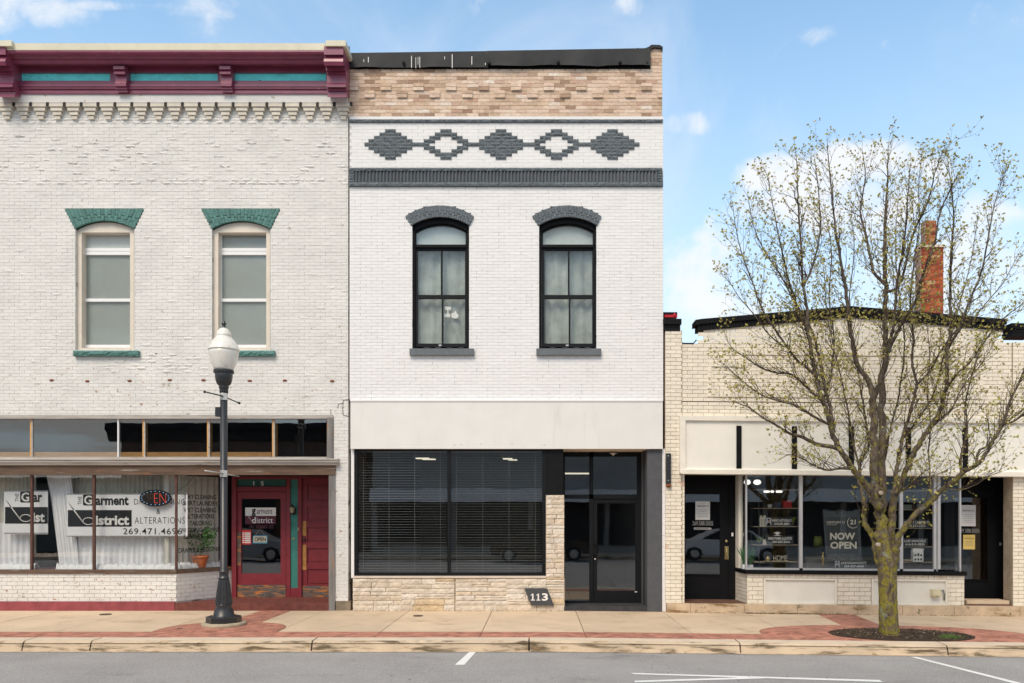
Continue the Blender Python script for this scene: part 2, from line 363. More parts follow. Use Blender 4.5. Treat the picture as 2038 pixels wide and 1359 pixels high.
# ================================================================== brickwork
def brick_verts(w, h, yf, yb, rough=0., tl=None, tr=None, rng=random, ch=0.):
    """one brick centred on 0 in x, from 0 to h in z; five faces, the front one broken up when rough"""
    m = MB()
    if rough <= 0:
        tl = h if tl is None else tl; tr = h if tr is None else tr
        x0, x1 = -w/2, w/2
        j = [rng.uniform(-1, 1)*.0012 for _ in range(4)]
        m.v = [(x0, yf+j[0], 0), (x1, yf+j[1], 0), (x1, yb, 0), (x0, yb, 0), (x0, yf+j[2], tl), (x1, yf+j[3], tr), (x1, yb, tr), (x0, yb, tl)]
        m.f = [(0, 1, 5, 4), (1, 2, 6, 5), (3, 0, 4, 7), (4, 5, 6, 7), (3, 2, 1, 0)]
        m.m = [0]*5; m.sm = [False]*5
    else:
        nx, nz = 5, 2; G = {}
        for i in range(nx+1):
            for k in range(nz+1):
                edge = i in (0, nx) or k in (0, nz)
                x = -w/2+w*i/nx; z = h*k/nz
                y = yf+(rng.uniform(0, .35)*rough if edge else -rng.uniform(.1, 1.)*rough)
                if not edge: x += rng.uniform(-.3, .3)*w/nx; z += rng.uniform(-.3, .3)*h/nz
                G[i, k] = len(m.v); m.v.append((x, y, z))
        for i in range(nx):
            for k in range(nz):
                a, b, c, d = G[i, k], G[i+1, k], G[i+1, k+1], G[i, k+1]
                m.f += [(a, b, c), (a, c, d)] if rng.random() < .5 else [(a, b, d), (b, c, d)]
        nb = len(m.v); m.v += [(-w/2, yb, 0), (w/2, yb, 0), (w/2, yb, h), (-w/2, yb, h)]
        bot = [G[i, 0] for i in range(nx+1)]; top = [G[i, nz] for i in range(nx+1)]
        lef = [G[0, k] for k in range(nz+1)]; rig = [G[nx, k] for k in range(nz+1)]
        m.f += [tuple([nb, nb+1]+bot[::-1]), tuple(top+[nb+2, nb+3]), tuple([nb]+lef+[nb+3]), tuple([nb+1, nb+2]+rig[::-1])]
        m.m = [0]*len(m.f); m.sm = [False]*len(m.f)
    return m
def add_at(mb, m, x, y, z, smooth=False):
    n = len(mb.v); mb.v += [(p[0]+x, p[1]+y, p[2]+z) for p in m.v]
    mb.f += [tuple(i+n for i in f) for f in m.f]; mb.m += [mb.mi]*len(m.f); mb.sm += [smooth]*len(m.f)
SH = {}
def shared_brick(w, h, rough, mat, yf=0., yb=.012, nvar=5, name='brick'):
    key = (round(w, 4), round(h, 4), round(rough, 4), mat.name, round(yf, 4), round(yb, 4))
    if key not in SH:
        sv_, WARP[0] = WARP[0], False
        SH[key] = [brick_verts(w, h, yf, yb, rough).mesh(name, mat) for _ in range(nvar)]
        WARP[0] = sv_
    return random.choice(SH[key])
def place_piece(name, me, parent, loc):
    loc = warp(loc); return link(name, me, parent, loc)
def brickwall(root, x0, x1, z0, z1, L, H, Y, solid, mat, back, nparts=0, pname='brick', gap=.006, deep=.009, rough=None, jit=.0015, topf=None,
              wname='wall', bgrow=.3, mats_skip=None, stuffname='brickwork', wparent=None, dj=None, phase=0., offf=None):
    n = max(1, round((z1-z0)/H)); H = (z1-z0)/n
    st = MB(); parts = []; strips = []
    for c in range(n):
        za = z0+c*H; zm = za+H/2
        for (a, b) in solid(zm):
            a = max(a, x0); b = min(b, x1)
            if b-a < .01: continue
            if strips and strips[-1][0] == a and strips[-1][1] == b and abs(strips[-1][3]-za) < 1e-6: strips[-1][3] = za+H
            else:
                q = [s for s in strips if s[0] == a and s[1] == b and abs(s[3]-za) < 1e-6]
                if q: q[0][3] = za+H
                else: strips.append([a, b, za, za+H])
            off = (offf(n-1-c)*L if offf else (.5*L if (c % 2) else 0))+phase
            if off > 0: off -= L
            k = math.floor((a-x0-off)/L)
            while True:
                p = x0+off+k*L; q_ = p+L; k += 1
                if p > b-.004: break
                pa, pb = max(p, a), min(q_, b)
                if pb-pa < .018: continue
                w = pb-pa-gap; xc = (pa+pb)/2; h = H-gap
                if mats_skip and mats_skip(xc, zm): continue
                yy = Y+random.uniform(-1, 1)*jit-(dj(xc, zm) if dj else 0)
                r = rough(xc, zm) if rough else 0
                full = abs(pb-pa-L) < 1e-4
                if topf:
                    ta, tb = topf(pa), topf(pb)
                    if za+.01 > min(ta, tb): continue
                    tl, tr = min(h, ta-za), min(h, tb-za)
                    if tl < h or tr < h:
                        add_at(st, brick_verts(w, h, 0, deep+.012, 0, tl, tr), xc, yy, za+gap/2); continue
                if full and r == 0 and nparts: parts.append((xc, yy, za+gap/2, w, h, r))
                else: add_at(st, brick_verts(w, h, 0, deep+.012, r), xc, yy, za+gap/2)
    parts.sort(key=lambda t: t[0]**2+(t[2]-1.88)**2)
    for i, (xc, yy, z, w, h, r) in enumerate(parts):
        if i < nparts: place_piece(pname, shared_brick(w, h, r, mat, 0, deep+.012, name=pname), wparent or root, (xc, yy, z))
        else: add_at(st, brick_verts(w, h, 0, deep+.012, r), xc, yy, z)
    if st.v: st.build(stuffname, mat, wparent or root, kind='stuff')
    if back:
        bk = MB()
        for (a, b, za, zb) in strips:
            if topf: bk.prism([(a, za), (b, za), (b, max(za, min(zb, topf(b)-.004))), (a, max(za, min(zb, topf(a)-.004)))], Y+deep, Y+bgrow)
            else: bk.box(a, b, Y+deep, Y+bgrow, za, zb)
        bk.build(wname, back, wparent or root)
def full(z): return [(-99, 99)]
def holes(x0, x1, hs):           # hs: list of (za, zb, fa(z), fb(z))
    def f(z):
        cuts = sorted((a(z) if callable(a) else a, b(z) if callable(b) else b) for (za, zb, a, b) in hs if za < z < zb)
        out = []; p = x0
        for a, b in cuts:
            if a > p: out.append((p, a))
            p = max(p, b)
        if p < x1: out.append((p, x1))
        return out
    return f
def voussoirs(parent, n, inner, outer, Y, mat, rows=2, proud=.03, gap=.008, rough=.012, name='arch_brick', groupmesh=None):
    """wedge bricks between an inner and outer curve, both functions of u in 0..1"""
    for i in range(n):
        u0, u1 = i/n, (i+1)/n
        ts = [0, (.5 if rows == 2 else .33), 1] if i % 2 else [0, (.3 if rows == 2 else .62), 1]
        if rows == 3: ts = [0, .34, .68, 1] if i % 2 else [0, .18, .52, .84, 1]
        for j in range(len(ts)-1):
            def pt(u, t):
                a, b = inner(u), outer(u); return Vector((a[0]+(b[0]-a[0])*t, a[1]+(b[1]-a[1])*t))
            q = [pt(u0, ts[j]), pt(u1, ts[j]), pt(u1, ts[j+1]), pt(u0, ts[j+1])]
            c = sum(q, Vector((0, 0)))/4
            q = [c+(p-c)*(1-gap/max((p-c).length, .02)) for p in q]
            m = MB(); yf = Y-proud-random.uniform(0, .01)
            # front face with raised rough centre
            F = [(p[0], yf+random.uniform(0, .5)*rough, p[1]) for p in q]; B = [(p[0], Y+.03, p[1]) for p in q]
            mid1 = (q[0]+q[1])*.5*.7+(c)*.3; mid2 = (q[2]+q[3])*.5*.7+c*.3
            m.v = F+B+[(mid1[0], yf-rough*random.uniform(.3, 1), mid1[1]), (mid2[0], yf-rough*random.uniform(.3, 1), mid2[1])]
            m.f = [(0, 1, 8), (1, 2, 9), (1, 9, 8), (2, 3, 9), (3, 0, 8), (3, 8, 9), (1, 0, 4, 5), (2, 1, 5, 6), (3, 2, 6, 7), (0, 3, 7, 4)]
            m.m = [0]*10; m.sm = [False]*10
            # keep outward faces whichever way the quad runs
            m.build(name, mat, parent)
def arc(xa, za, xm, zm, xb, zb):
    """circle through three points -> function of u (equal angle)"""
    ax, ay, bx, by, cx, cy = xa, za, xm, zm, xb, zb
    d = 2*(ax*(by-cy)+bx*(cy-ay)+cx*(ay-by))
    ux = ((ax*ax+ay*ay)*(by-cy)+(bx*bx+by*by)*(cy-ay)+(cx*cx+cy*cy)*(ay-by))/d
    uy = ((ax*ax+ay*ay)*(cx-bx)+(bx*bx+by*by)*(ax-cx)+(cx*cx+cy*cy)*(bx-ax))/d
    r = math.hypot(ax-ux, ay-uy); a0 = math.atan2(ay-uy, ax-ux); a1 = math.atan2(cy-uy, cx-ux)
    f = lambda u: (ux+r*math.cos(a0+(a1-a0)*u), uy+r*math.sin(a0+(a1-a0)*u))
    f.top = lambda x: uy+math.sqrt(max(0, r*r-(x-ux)**2))
    return f
# ------------------------------------------------------------------ text
def text_mesh(s, bold=0., space=1., shear=0.):
    cu = bpy.data.curves.new('t', 'FONT'); cu.body = s; cu.size = 1; cu.offset = bold; cu.space_character = space; cu.shear = shear; cu.resolution_u = 3
    cu.align_x = 'LEFT'
    ob = bpy.data.objects.new('t', cu); C.objects.link(ob)
    bpy.context.view_layer.update()
    me = bpy.data.meshes.new_from_object(ob.evaluated_get(bpy.context.evaluated_depsgraph_get()))
    V = [tuple(v.co) for v in me.vertices]; F = [tuple(p.vertices) for p in me.polygons]
    bpy.data.objects.remove(ob); bpy.data.curves.remove(cu); bpy.data.meshes.remove(me)
    return V, F
def text(s, a, b, c, d, Y, mat, parent, bold=0., space=1., shear=0., mapf=None, name='lettering', rot=0, keep=False):
    """fit the words into the measured rectangle a..b, c..d at depth Y"""
    V, F = text_mesh(s, bold, space, shear)
    if rot: V = [(-v[1], v[0], 0) for v in V]
    if not V: return
    xs = [v[0] for v in V]; ys = [v[1] for v in V]
    x0, x1, y0, y1 = min(xs), max(xs), min(ys), max(ys)
    m = MB()
    for v in V:
        fu = (v[0]-x0)/(x1-x0); fv = (v[1]-y0)/(y1-y0)
        if mapf: m.v.append(mapf(fu, fv))
        else:
            X0, X1 = PX(a, Y), PX(b, Y); Z1, Z0 = PZ(c, Y), PZ(d, Y)
            m.v.append((X0+fu*(X1-X0), Y, Z0+fv*(Z1-Z0)))
    m.f = F; m.m = [0]*len(F); m.sm = [False]*len(F)
    return m.build(name, mat, parent)
def rect(a, b, c, d, Y, mat, parent, name, th=.004, **kw):
    m = MB(); m.pbox(a, b, c, d, Y, Y+th); return m.build(name, mat, parent, **kw)

# ================================================================== THE STREET
def strip(name, x0, x1, y0, y1, z, mat, kind='structure', nx=60, **kw):
    m = MB(); xs = [x0+(x1-x0)*i/nx for i in range(nx+1)]
    if x0 < .3 < x1: xs = sorted(xs+[.3])
    for a, b in zip(xs[:-1], xs[1:]):
        m.face([(a, y0, z+gnd(a)), (b, y0, z+gnd(b)), (b, y1, z+gnd(b)), (a, y1, z+gnd(a))])
    o = m.build(name, mat, None, kind=kind, **kw); return o
gm = MB(); gm.face([(-600, -600, -1.4), (600, -600, -1.4), (600, 600, -1.4), (-600, 600, -1.4)])
gm.build('ground', M('distant_ground', (.12, .13, .08), .95, .2, .05), None, kind='structure', label='flat ground reaching away under and behind the street')
YK0, YK1 = -3.86, -3.98
strip('road', -70, 60, -21.0, -3.95, -.152, m_asph, nx=120, label='grey asphalt road in front of the kerb')
strip('far_pavement', -70, 60, -25.2, -21.0, 0, m_conc, nx=60, label='pavement on the other side of the road')
m = MB()
for i in range(60):
    a = -70+i*2.17; b = a+2.17; m.box(a, b, -21.1, -20.95, -.3+gnd(a), .005+gnd(a))
m.build('far_kerb', m_kerb, None, kind='structure', label='kerb on the other side of the road')
# pavement: every slab its own piece
sw = thing('sidewalk', (0, -1.5, 0), 'concrete sidewalk of jointed slabs in front of the three shops', None, None, 'structure')
del sw['label']; sw['label'] = 'concrete sidewalk of jointed slabs in front of the three shops'
jx = [-70, -60, -50, -40, -30, -24, -18, -14.5, -12.8, -11.15, -9.5, -7.88, -6.2, -4.23, -2.55, -.905, .755, 2.5, 4.13, 5.85, 7.6, 9.3, 11, 12.7, 15, 20, 26, 34, 44, 60]
def slab(parent, poly, ztop, mat, name='slab', th=.06):
    m = MB(); a = sum(poly[i][0]*poly[(i+1)%len(poly)][1]-poly[(i+1)%len(poly)][0]*poly[i][1] for i in range(len(poly)))
    if a < 0: poly = poly[::-1]
    k = len(poly); m.v = [(x, y, ztop+gnd(x)) for x, y in poly]+[(x, y, ztop-th+gnd(x)) for x, y in poly]
    m.f = [tuple(range(k))]+[(k+i, k+(i+1)%k, (i+1)%k, i) for i in range(k)]
    m.m = [0]*(k+1); m.sm = [False]*(k+1)
    return m.build(name, mat, parent)
for i, (a, b) in enumerate(zip(jx[:-1], jx[1:])):
    g = .006
    z = random.uniform(-.0012, .0012)
    if a > 2.4:
        ym = -1.45
        slab(sw, [(a+g, ym+g), (b-g, ym+g), (b-g, .06), (a+g, .06)], z, m_conc)
        slab(sw, [(a+g, -2.915), (b-g, -2.915), (b-g, ym-g), (a+g, ym-g)], -z, m_conc)
    else: slab(sw, [(a+g, -2.915), (b-g, -2.915), (b-g, .06), (a+g, .06)], z, m_conc)
bed = MB()
for a, b in zip(jx[:-1], jx[1:]):
    bed.v += [(a, -3.9, -.035+gnd(a)), (b, -3.9, -.035+gnd(b)), (b, 1.9, -.035+gnd(b)), (a, 1.9, -.035+gnd(a))]
    n = len(bed.v)-4; bed.f.append((n, n+1, n+2, n+3)); bed.m.append(0); bed.sm.append(False)
bed.build('joint_bed', M('dark_joint', (.05, .04, .03), .95), sw)
rp = thing('red_paving', (0, -3.2, 0), 'stamped red concrete band along the kerb with crossing strips', None, None, 'structure'); 
for a, b in zip(jx[:-1], jx[1:]):
    slab(rp, [(a+.004, -3.56), (b-.004, -3.56), (b-.004, -2.925), (a+.004, -2.925)], 0, m_redconc, 'red_slab')
def ell(cx, cy, rx, ry, n=40, p=2., a0=0, a1=2*math.pi):
    out = []
    for i in range(n):
        a = a0+(a1-a0)*i/n; c, s_ = math.cos(a), math.sin(a)
        out.append((cx+rx*math.copysign(abs(c)**(2/p), c), cy+ry*math.copysign(abs(s_)**(2/p), s_)))
    return out
def gclip(poly, ymin): return [(x, max(y, ymin)) for x, y in poly]
# crossing strips run from the shop fronts to the kerb band
slab(rp, [(-5.5, .05), (-4.9, .05), (-4.9, -2.3), (-5.5, -2.3)], .004, m_redconc, 'red_slab')
slab(rp, gclip(ell(-5.25, -2.75, 1.02, .95, 44, 2.6), -2.93), .008, m_redconc, 'red_slab')
slab(rp, [(5.52, -.13), (6.25, -.13), (6.05, -2.3), (5.35, -2.3)], .004, m_redconc, 'red_slab')
slab(rp, gclip(ell(5.9, -2.9, 2.25, 1.15, 60, 2.3), -2.93), .008, m_redconc, 'red_slab')
# kerb
kb = thing('kerb', (0, -3.75, 0), 'stained concrete kerb between the sidewalk and the road', None, None, 'structure')
kx = [-70, -58, -46, -34, -26, -20, -16.7, -13.4, -10.1, -7.75, -6.73, -3.4, -.13, 3.05, 6.17, 9.4, 12.7, 16, 20, 26, 34, 46, 60]
for a, b in zip(kx[:-1], kx[1:]):
    m = MB(); a += .011; b -= .011; K = 8
    prof = [(-3.565, .004), (-3.84, -.002), (-3.865, -.012), (-3.885, -.03), (-3.93, -.158), (-3.93, -.25), (-3.565, -.25)]
    n = len(m.v)
    for i in range(K+1):
        x = a+(b-a)*i/K
        m.v += [(x, y, z+gnd(x)) for y, z in prof]
    k = len(prof)
    for i in range(K):
        for j in range(k):
            q = (j+1) % k
            m.f.append((n+i*k+j, n+i*k+q, n+(i+1)*k+q, n+(i+1)*k+j)); m.m.append(1 if j == 0 else 0); m.sm.append(False)
    m.f += [tuple(n+i for i in range(k-1, -1, -1)), tuple(n+K*k+i for i in range(k))]; m.m += [0, 0]; m.sm += [False, False]
    m.build('kerb_stone', [m_kerb, m_kerbtop], kb)
# gutter edge strip of the kerb at road level
strip('gutter', -70, 60, -4.02, -3.9, -.147, m_kerb, nx=60, label='narrow concrete gutter edge below the kerb')
# painted markings
def marking(pts, label):
    q = [GP(px, py, -.148) for px, py in pts]; m = MB()
    c = sum((Vector(p) for p in q), Vector())/len(q)
    n_ = (Vector(q[1])-Vector(q[0])).cross(Vector(q[2])-Vector(q[0]))
    if n_.z < 0: q = q[::-1]
    m.face(q); o = m.build('road_marking', m_line, None, kind='structure'); o['label'] = label
marking([(935, 1296.5), (948, 1296.5), (924, 1323), (905, 1323)], 'short broad white parking tick starting at the kerb')
marking([(1255, 1339), (1262, 1341.5), (1758, 1357), (1750, 1353)], 'long thin white line meeting another at a narrow angle')
marking([(1262, 1354.5), (1470, 1348), (1540, 1349.5), (1264, 1357.5)], 'thin white line under the longer one')
marking([(1812, 1307), (1824, 1307), (2060, 1366), (2042, 1366)], 'slanting white parking bay line right of the tree')
m = MB(); 
# small iron covers
for px, py, rx, lab in ((832, 1226, .095, 'small round iron cover in the slab before the stone base'), (210, 1223, .11, 'small round iron cover in the slab before the burgundy base'), (358, 1252, .05, 'tiny round cover on the red paving left of the lamp')):
    x, y, z = GP(px, py, 0); m = MB(); m.lathe(x, y, [(rx, -.01+gnd(x)), (rx, .009+gnd(x)), (rx*.9, .012+gnd(x)), (rx*.86, .009+gnd(x))], 20)
    o = m.build('utility_cover', M('rusty_iron', (.07, .05, .04), .7, .3, 20), None, label=lab, cat='cover')
# dirt, stains and litter on the ground
lit = MB()
for _ in range(260):
    px = random.uniform(-100, 2100); py = random.choice([random.uniform(1216, 1262), random.uniform(1297, 1303), random.uniform(1297, 1359)])
    h = 0 if py < 1290 else -.15
    x, y, z = GP(px, py, h)
    if h == 0 and y < -3.5: continue
    s = random.uniform(.005, .022); a = random.uniform(0, 6.28)
    pts = [(x+s*math.cos(a+k*2.1)*random.uniform(.6, 1.4), y+s*math.sin(a+k*2.1), z+.012+random.uniform(0, .004)) for k in range(3)]
    lit.face(pts)
lit.build('leaf_litter', M('dry_leaf', (.10, .065, .035), .9, .3, 30, ramp=[(0, (.05, .035, .02)), (1, (.2, .13, .06))]), None, kind='stuff', label='tiny dry leaves and grit scattered on the sidewalk and road')
# planting pit
pit = MB(); pe = gclip(ell(5.93, -2.87, 1.16, .70, 48, 2.0), -3.53)
slab(None, pe, .012, m_soil, 'planting_bed').update({'kind': 'structure'}) if False else None
o = slab(None, pe, .014, m_soil, 'planting_bed'); o['kind'] = 'structure'; o['label'] = 'oval bed of dark mulch round the tree'
ch = MB()
for _ in range(2600):
    a = random.uniform(0, 6.283); r = math.sqrt(random.random())
    x = 5.93+1.12*r*math.cos(a); y = -2.87+.67*r*math.sin(a)
    if y < -3.5: continue
    z = .014+gnd(x)+.035*(1-r)+random.uniform(0, .012); s = random.uniform(.006, .022); t = random.uniform(0, 6.28)
    d1 = Vector((math.cos(t), math.sin(t), random.uniform(-.3, .3)))*s; d2 = Vector((-math.sin(t), math.cos(t), random.uniform(-.4, .4)))*s*.4
    p = Vector((x, y, z+.006)); ch.face([p-d1-d2, p+d1-d2, p+d1+d2, p-d1+d2])
ch.build('mulch', m_chip, None, kind='stuff', label='loose bark mulch heaped in the tree bed')
gr = MB(); gx, gy, gz = GP(1890, 1271, 0)
for _ in range(420):
    x = gx+random.gauss(0, .09); y = gy+random.gauss(0, .05); t = random.uniform(0, 6.28); h = random.uniform(.02, .07)
    w = .004; dx, dy = math.cos(t)*.03, math.sin(t)*.03
    gr.face([(x-w, y, gnd(x)+.01), (x+w, y, gnd(x)+.01), (x+dx, y+dy, gnd(x)+h)])
gr.build('grass', m_grass, None, kind='stuff', label='small tuft of fresh green grass in the mulch')
# weeds and dirt where walls meet the pavement
wd = MB()
for _ in range(900):
    px = random.choice([random.uniform(1340, 2010), random.uniform(703, 1122), random.uniform(1480, 1680)]); x = PX(px, 0)
    y = -.135 if px > 1325 else -.075
    y -= random.uniform(0, .03); h = random.uniform(.003, .018)*(1.6 if 1480 < px < 1680 else 1); t = random.uniform(-.01, .01)
    wd.face([(x-.008, y, gnd(x)), (x+.008, y, gnd(x)), (x+t, y, gnd(x)+h)])
wd.build('moss', M('dark_moss', (.03, .035, .015), .95, .4, 20), None, kind='stuff', label='dark moss and dirt along the foot of the shop walls')
# ================================================================== LEFT BUILDING (painted cream brick, burgundy cornice)
LB = thing('brick_shop_building', (-7.6, 0, 0), 'two-storey cream painted brick building with burgundy cornice and teal window arches', 'building')
XL, XR = -12.2, PX(693)
wz = [(150, 267), (422, 538)]
def lhole(i):
    a, b = wz[i]; za, zs, zt = PZ(697), PZ(457), PZ(414)
    fa = lambda z: PX(a) if z < zs else PX(a)-(z-zs)/(zt-zs)*.22
    fb = lambda z: PX(b) if z < zs else PX(b)+(z-zs)/(zt-zs)*.205
    return (za, zt, fa, fb)
def lrough(x, z):
    px = 1070+x*100; py = 1215-z*100
    if 232 < py < 250: return random.choice([.014, .02])
    if 352 < py < 366: return random.choice([0, .014, .02])
    if 268 < py < 345:       # zigzag courses of projecting rock-faced bricks
        t = (px/76.) % 1; zig = 275+66*abs(2*t-1)
        if abs(py-zig) < 8: return random.choice([.014, .022, .026, .006])
    if 706 < py < 745 and 210 < px < 410: return random.choice([0, 0, .012, .02])
    if random.random() < .035: return .010
    return 0
brickwall(LB, XL, XR, PZ(830), PZ(187), .21, .067, 0, holes(XL, XR, [lhole(0), lhole(1)]), m_leftbrick, m_leftback, 300, 'brick', gap=.0048, deep=.006, rough=lrough, jit=.0028, wname='wall')
brickwall(LB, PX(664), XR, PZ(1196), PZ(830), .21, .067, 0, full, m_leftbrick, m_leftback, 0, gap=.0035, deep=.0055, rough=lambda x, z: .008 if random.random() < .05 else 0, wname='pier', bgrow=1.6)
m = MB(); m.box(PX(668.5), XR+.05, -.012, .3, gnd(0)-.05, PZ(1196)); m.build('pier_base', M('bare_stone_base', (.22, .18, .13), .9, .3, 6, .8, 30), LB)
# projecting top band and corbel table
m = MB(); m.box(XL, XR, -.105, 0, PZ(203.8, -.11), PZ(186, -.11)); m.build('corbel_band', m_leftbrick, LB)
bw = [29, 23, 17, 11]; bh = 7.4
def corbel_mesh(k):
    m = MB(); w = bw[k]/100*.97; d = .105-.020*k
    m.box(-w/2, w/2, -d, .0, -.063, 0); return m.mesh('brick', m_corb)
cm = [corbel_mesh(k) for k in range(4)]
for i in range(-4, 21):
    cx = 10+33.6*i; px = cx
    if PX(px) < XL+.3: continue
    e = thing('corbel', (PX(px, -.1), 0, PZ(205, -.1)), None, None); e.parent = LB; e.location = Vector((PX(px, -.1), 0, PZ(205, -.1)))-LB.location
    for k in range(4):
        o = bpy.data.objects.new('brick', cm[k]); C.objects.link(o); o.parent = e; o.location = (0, 0, -.0735*k-.003)
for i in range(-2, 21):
    m = MB(); cx = 27+33.6*i; m.pbox(cx-2.6, cx+2.6, 203, 210.5, -.112, -.10); m.build('corbel_gap_shade', m_ink, LB)  # solid black blocks put in the shade of the gaps between corbels
# cornice
Yc = -.5
def cz(py, Y): return PZ(py, Y)
prof = [(0.3, cz(80, -.5)), (-.5, cz(80, -.5)), (-.5, cz(91, -.5)), (.3, cz(91, -.5))]
m = MB(); m.extr([(.3, 10.98), (-.53, 10.98), (-.53, 10.85), (.3, 10.85)], XL, PX(648, -.5)); m.build('cornice_cap', m_creamtrim, LB)
crown = []
zt = 10.848
for (py, Y) in [(93, -.50), (95, -.505), (98, -.52), (102, -.525), (106, -.51), (109, -.47), (110, -.42), (114, -.40), (117, -.385), (117.6, -.36), (121, -.35), (124, -.335), (127, -.325), (127.5, -.29), (129.5, -.285), (130, -.16)]:
    crown.append((Y, PZ(py, Y)))
prof = [(.3, crown[0][1])]+crown+[(.3, crown[-1][1])]
m = MB(); m.extr(prof, XL, PX(650, -.5)); m.build('cornice_moulding', m_maroon, LB)
low = [(-.16, PZ(130, -.16)-.002)]
m = MB()
# frieze frame: rails round three sunk panels
fy = -.13
def fr(a, b, c, d, Y0=fy, Y1=.0): m.pbox(a, b, c, d, Y0, Y1)
fr(-140, 655, 132, 143.5); fr(-140, 655, 160.5, 167)
for a, b in ((-12, 30), (219, 249), (433, 460), (649, 655), (-140, -120)): fr(a, b, 143.6, 160.4)
fr(-140, 655, 167.1, 172, -.155); fr(-140, 655, 172.1, 186, -.135)
fr(-140, 655, 174, 176, -.165)
m.build('frieze_frame', m_maroon, LB)
for a, b in ((29, 220), (248, 434), (459, 650), (-121, -11)):
    m = MB(); m.pbox(a, b, 143.5, 160.5, -.075, .0); m.build('frieze_panel', m_teal, LB)
def bracket(a, b, big=False):
    m = MB()
    if big:
        pr = [(0, 92), (-.56, 92), (-.56, 108.5), (-.50, 110), (-.50, 114), (-.56, 117), (-.575, 122), (-.55, 130), (-.42, 131), (-.42, 140), (-.35, 141), (-.35, 147), (-.33, 148), (-.33, 165), (-.36, 168), (-.36, 173), (-.30, 174), (-.30, 180), (-.27, 181), (-.27, 189), (-.30, 190), (-.30, 193), (0, 193)]
    else:
        pr = [(0, 131), (-.32, 131), (-.32, 137.5), (-.27, 138.5), (-.30, 143), (-.30, 147), (-.235, 149), (-.235, 160), (-.255, 165), (-.255, 171), (-.22, 172.5), (-.22, 177), (-.19, 179), (-.19, 183.5), (0, 183.5)]
    pts = [(Y, PZ(py, Y)) for Y, py in pr]
    m.extr(pts, PX(a, -.4), PX(b, -.4)); o = m.build('cornice_bracket', m_maroon, LB)
    if big:
        m = MB(); m.pbox(a-1, b+1, 80, 91, -.6, .3); m.build('cap_block', m_creamtrim, o)
bracket(221, 243); bracket(433, 455); bracket(649, 687, True); bracket(-16, 22, True)
# upper windows
def left_window(a, b, top_sky):
    w = thing('window', (PX((a+b)/2), 0, PZ(697)), None, None); w.parent = LB; w.location -= LB.location
    def ab(x): return a+(x-150)*(b-a)/117
    m = MB()                                    # timber box frame standing in the reveal
    m.pbox(ab(150.6), ab(162.5), 456, 697, .07, .26)
    m.pbox(ab(258.8), ab(266.6), 456, 697, .07, .26)
    m.pbox(ab(162.6), ab(258.7), 692.5, 697, .05, .26)
    # segmental head board
    A = arc(PX(ab(150.6)), PZ(456), PX(ab(208)), PZ(441), PX(ab(266.6)), PZ(456))
    pts = [A(i/14) for i in range(15)]
    m.prism([(p[0], p[1]+.03) for p in pts]+[(PX(ab(266.6)), PZ(460)), (PX(ab(150.6)), PZ(460))], .066, .25)
    m.build('outer_frame', m_beige, w)
    Y = .2
    m = MB()
    for r in ((164.5, 169, 461, 690), (262, 266, 461, 690), (169.1, 261.9, 493.5, 499.5), (169.1, 261.9, 500.2, 507), (169.1, 261.9, 594, 600), (169.1, 261.9, 686, 692)):
        m.pbox(ab(r[0]), ab(r[1]), r[2], r[3], Y, Y+.06)
    m.build('sash', m_white, w)
    for (c, d, dark) in ((460, 493.5, 0), (507, 594, 1), (600, 686, 1)):
        g = MB(); g.pbox(ab(169), ab(262), c, d, Y+.02, Y+.026); p = g.build('pane', m_gl_up, w)
        g = MB(); g.pbox(ab(168), ab(263), c, d, Y+.05, Y+.055); g.build('blind', m_blind_sky if (top_sky and not dark) else m_blindgrey, w)  # the paler sheet under top_sky paints reflected sky into the top pane
    # arch of radiating painted bricks
    ar = thing('window_arch', (PX((a+b)/2), 0, PZ(457)), None, None); ar.parent = LB; ar.location -= LB.location
    bm_ = MB(); inn = arc(PX(a), PZ(456), PX((a+b)/2), PZ(440), PX(b), PZ(456))
    out = lambda u: (PX(a-21)+(PX(b+19.5)-PX(a-21))*u, PZ(415.5))
    pts = [inn(i/14) for i in range(15)]
    bm_.prism(pts+[out(1), out(0)], .02, .25); bm_.build('arch_core', bpy.data.materials.get('dark_teal_joint') or M('dark_teal_joint', (.015, .05, .045), .9), ar)
    voussoirs(ar, 20, inn, out, .02, m_green, 2, .035, .006, .006)
    s = MB(); W_ = 9
    x0, x1 = PX(a-5.5, -.09), PX(b+7.5, -.09); z0, z1 = PZ(708, -.09), PZ(697.3, -.09)
    random.seed(int(a)); nx = 22; grid = {}
    for i in range(nx+1):
        for k in range(4):
            e = i in (0, nx) or k in (0, 3)
            grid[i, k] = len(s.v); s.v.append((x0+(x1-x0)*i/nx, -.075-(0 if e else random.uniform(0, .035)), z0+(z1-z0)*k/3))
    for i in range(nx):
        for k in range(3):
            q = (grid[i, k], grid[i+1, k], grid[i+1, k+1], grid[i, k+1]); s.f += [(q[0], q[1], q[2]), (q[0], q[2], q[3])]; s.m += [0, 0]; s.sm += [False]*2
    s.box(x0, x1, -.074, .2, z0, z1, 'f'); s.build('sill', m_green, w)
left_window(150, 267, True); left_window(422, 538, False)
for pl in ([(697, 795), (683, 796.5), (683, 802), (673, 804), (672.5, 812)], [(658.5, 814), (658.5, 826)], [(683, 797), (682, 812), (683, 826), (697, 829)]):
    m = MB()
    for (a, b), (c, d) in zip(pl[:-1], pl[1:]):
        m.tube([P(a, b, -.004), P(c, d, -.004)], .0055, 4)
    m.build('crack', m_ink, LB)
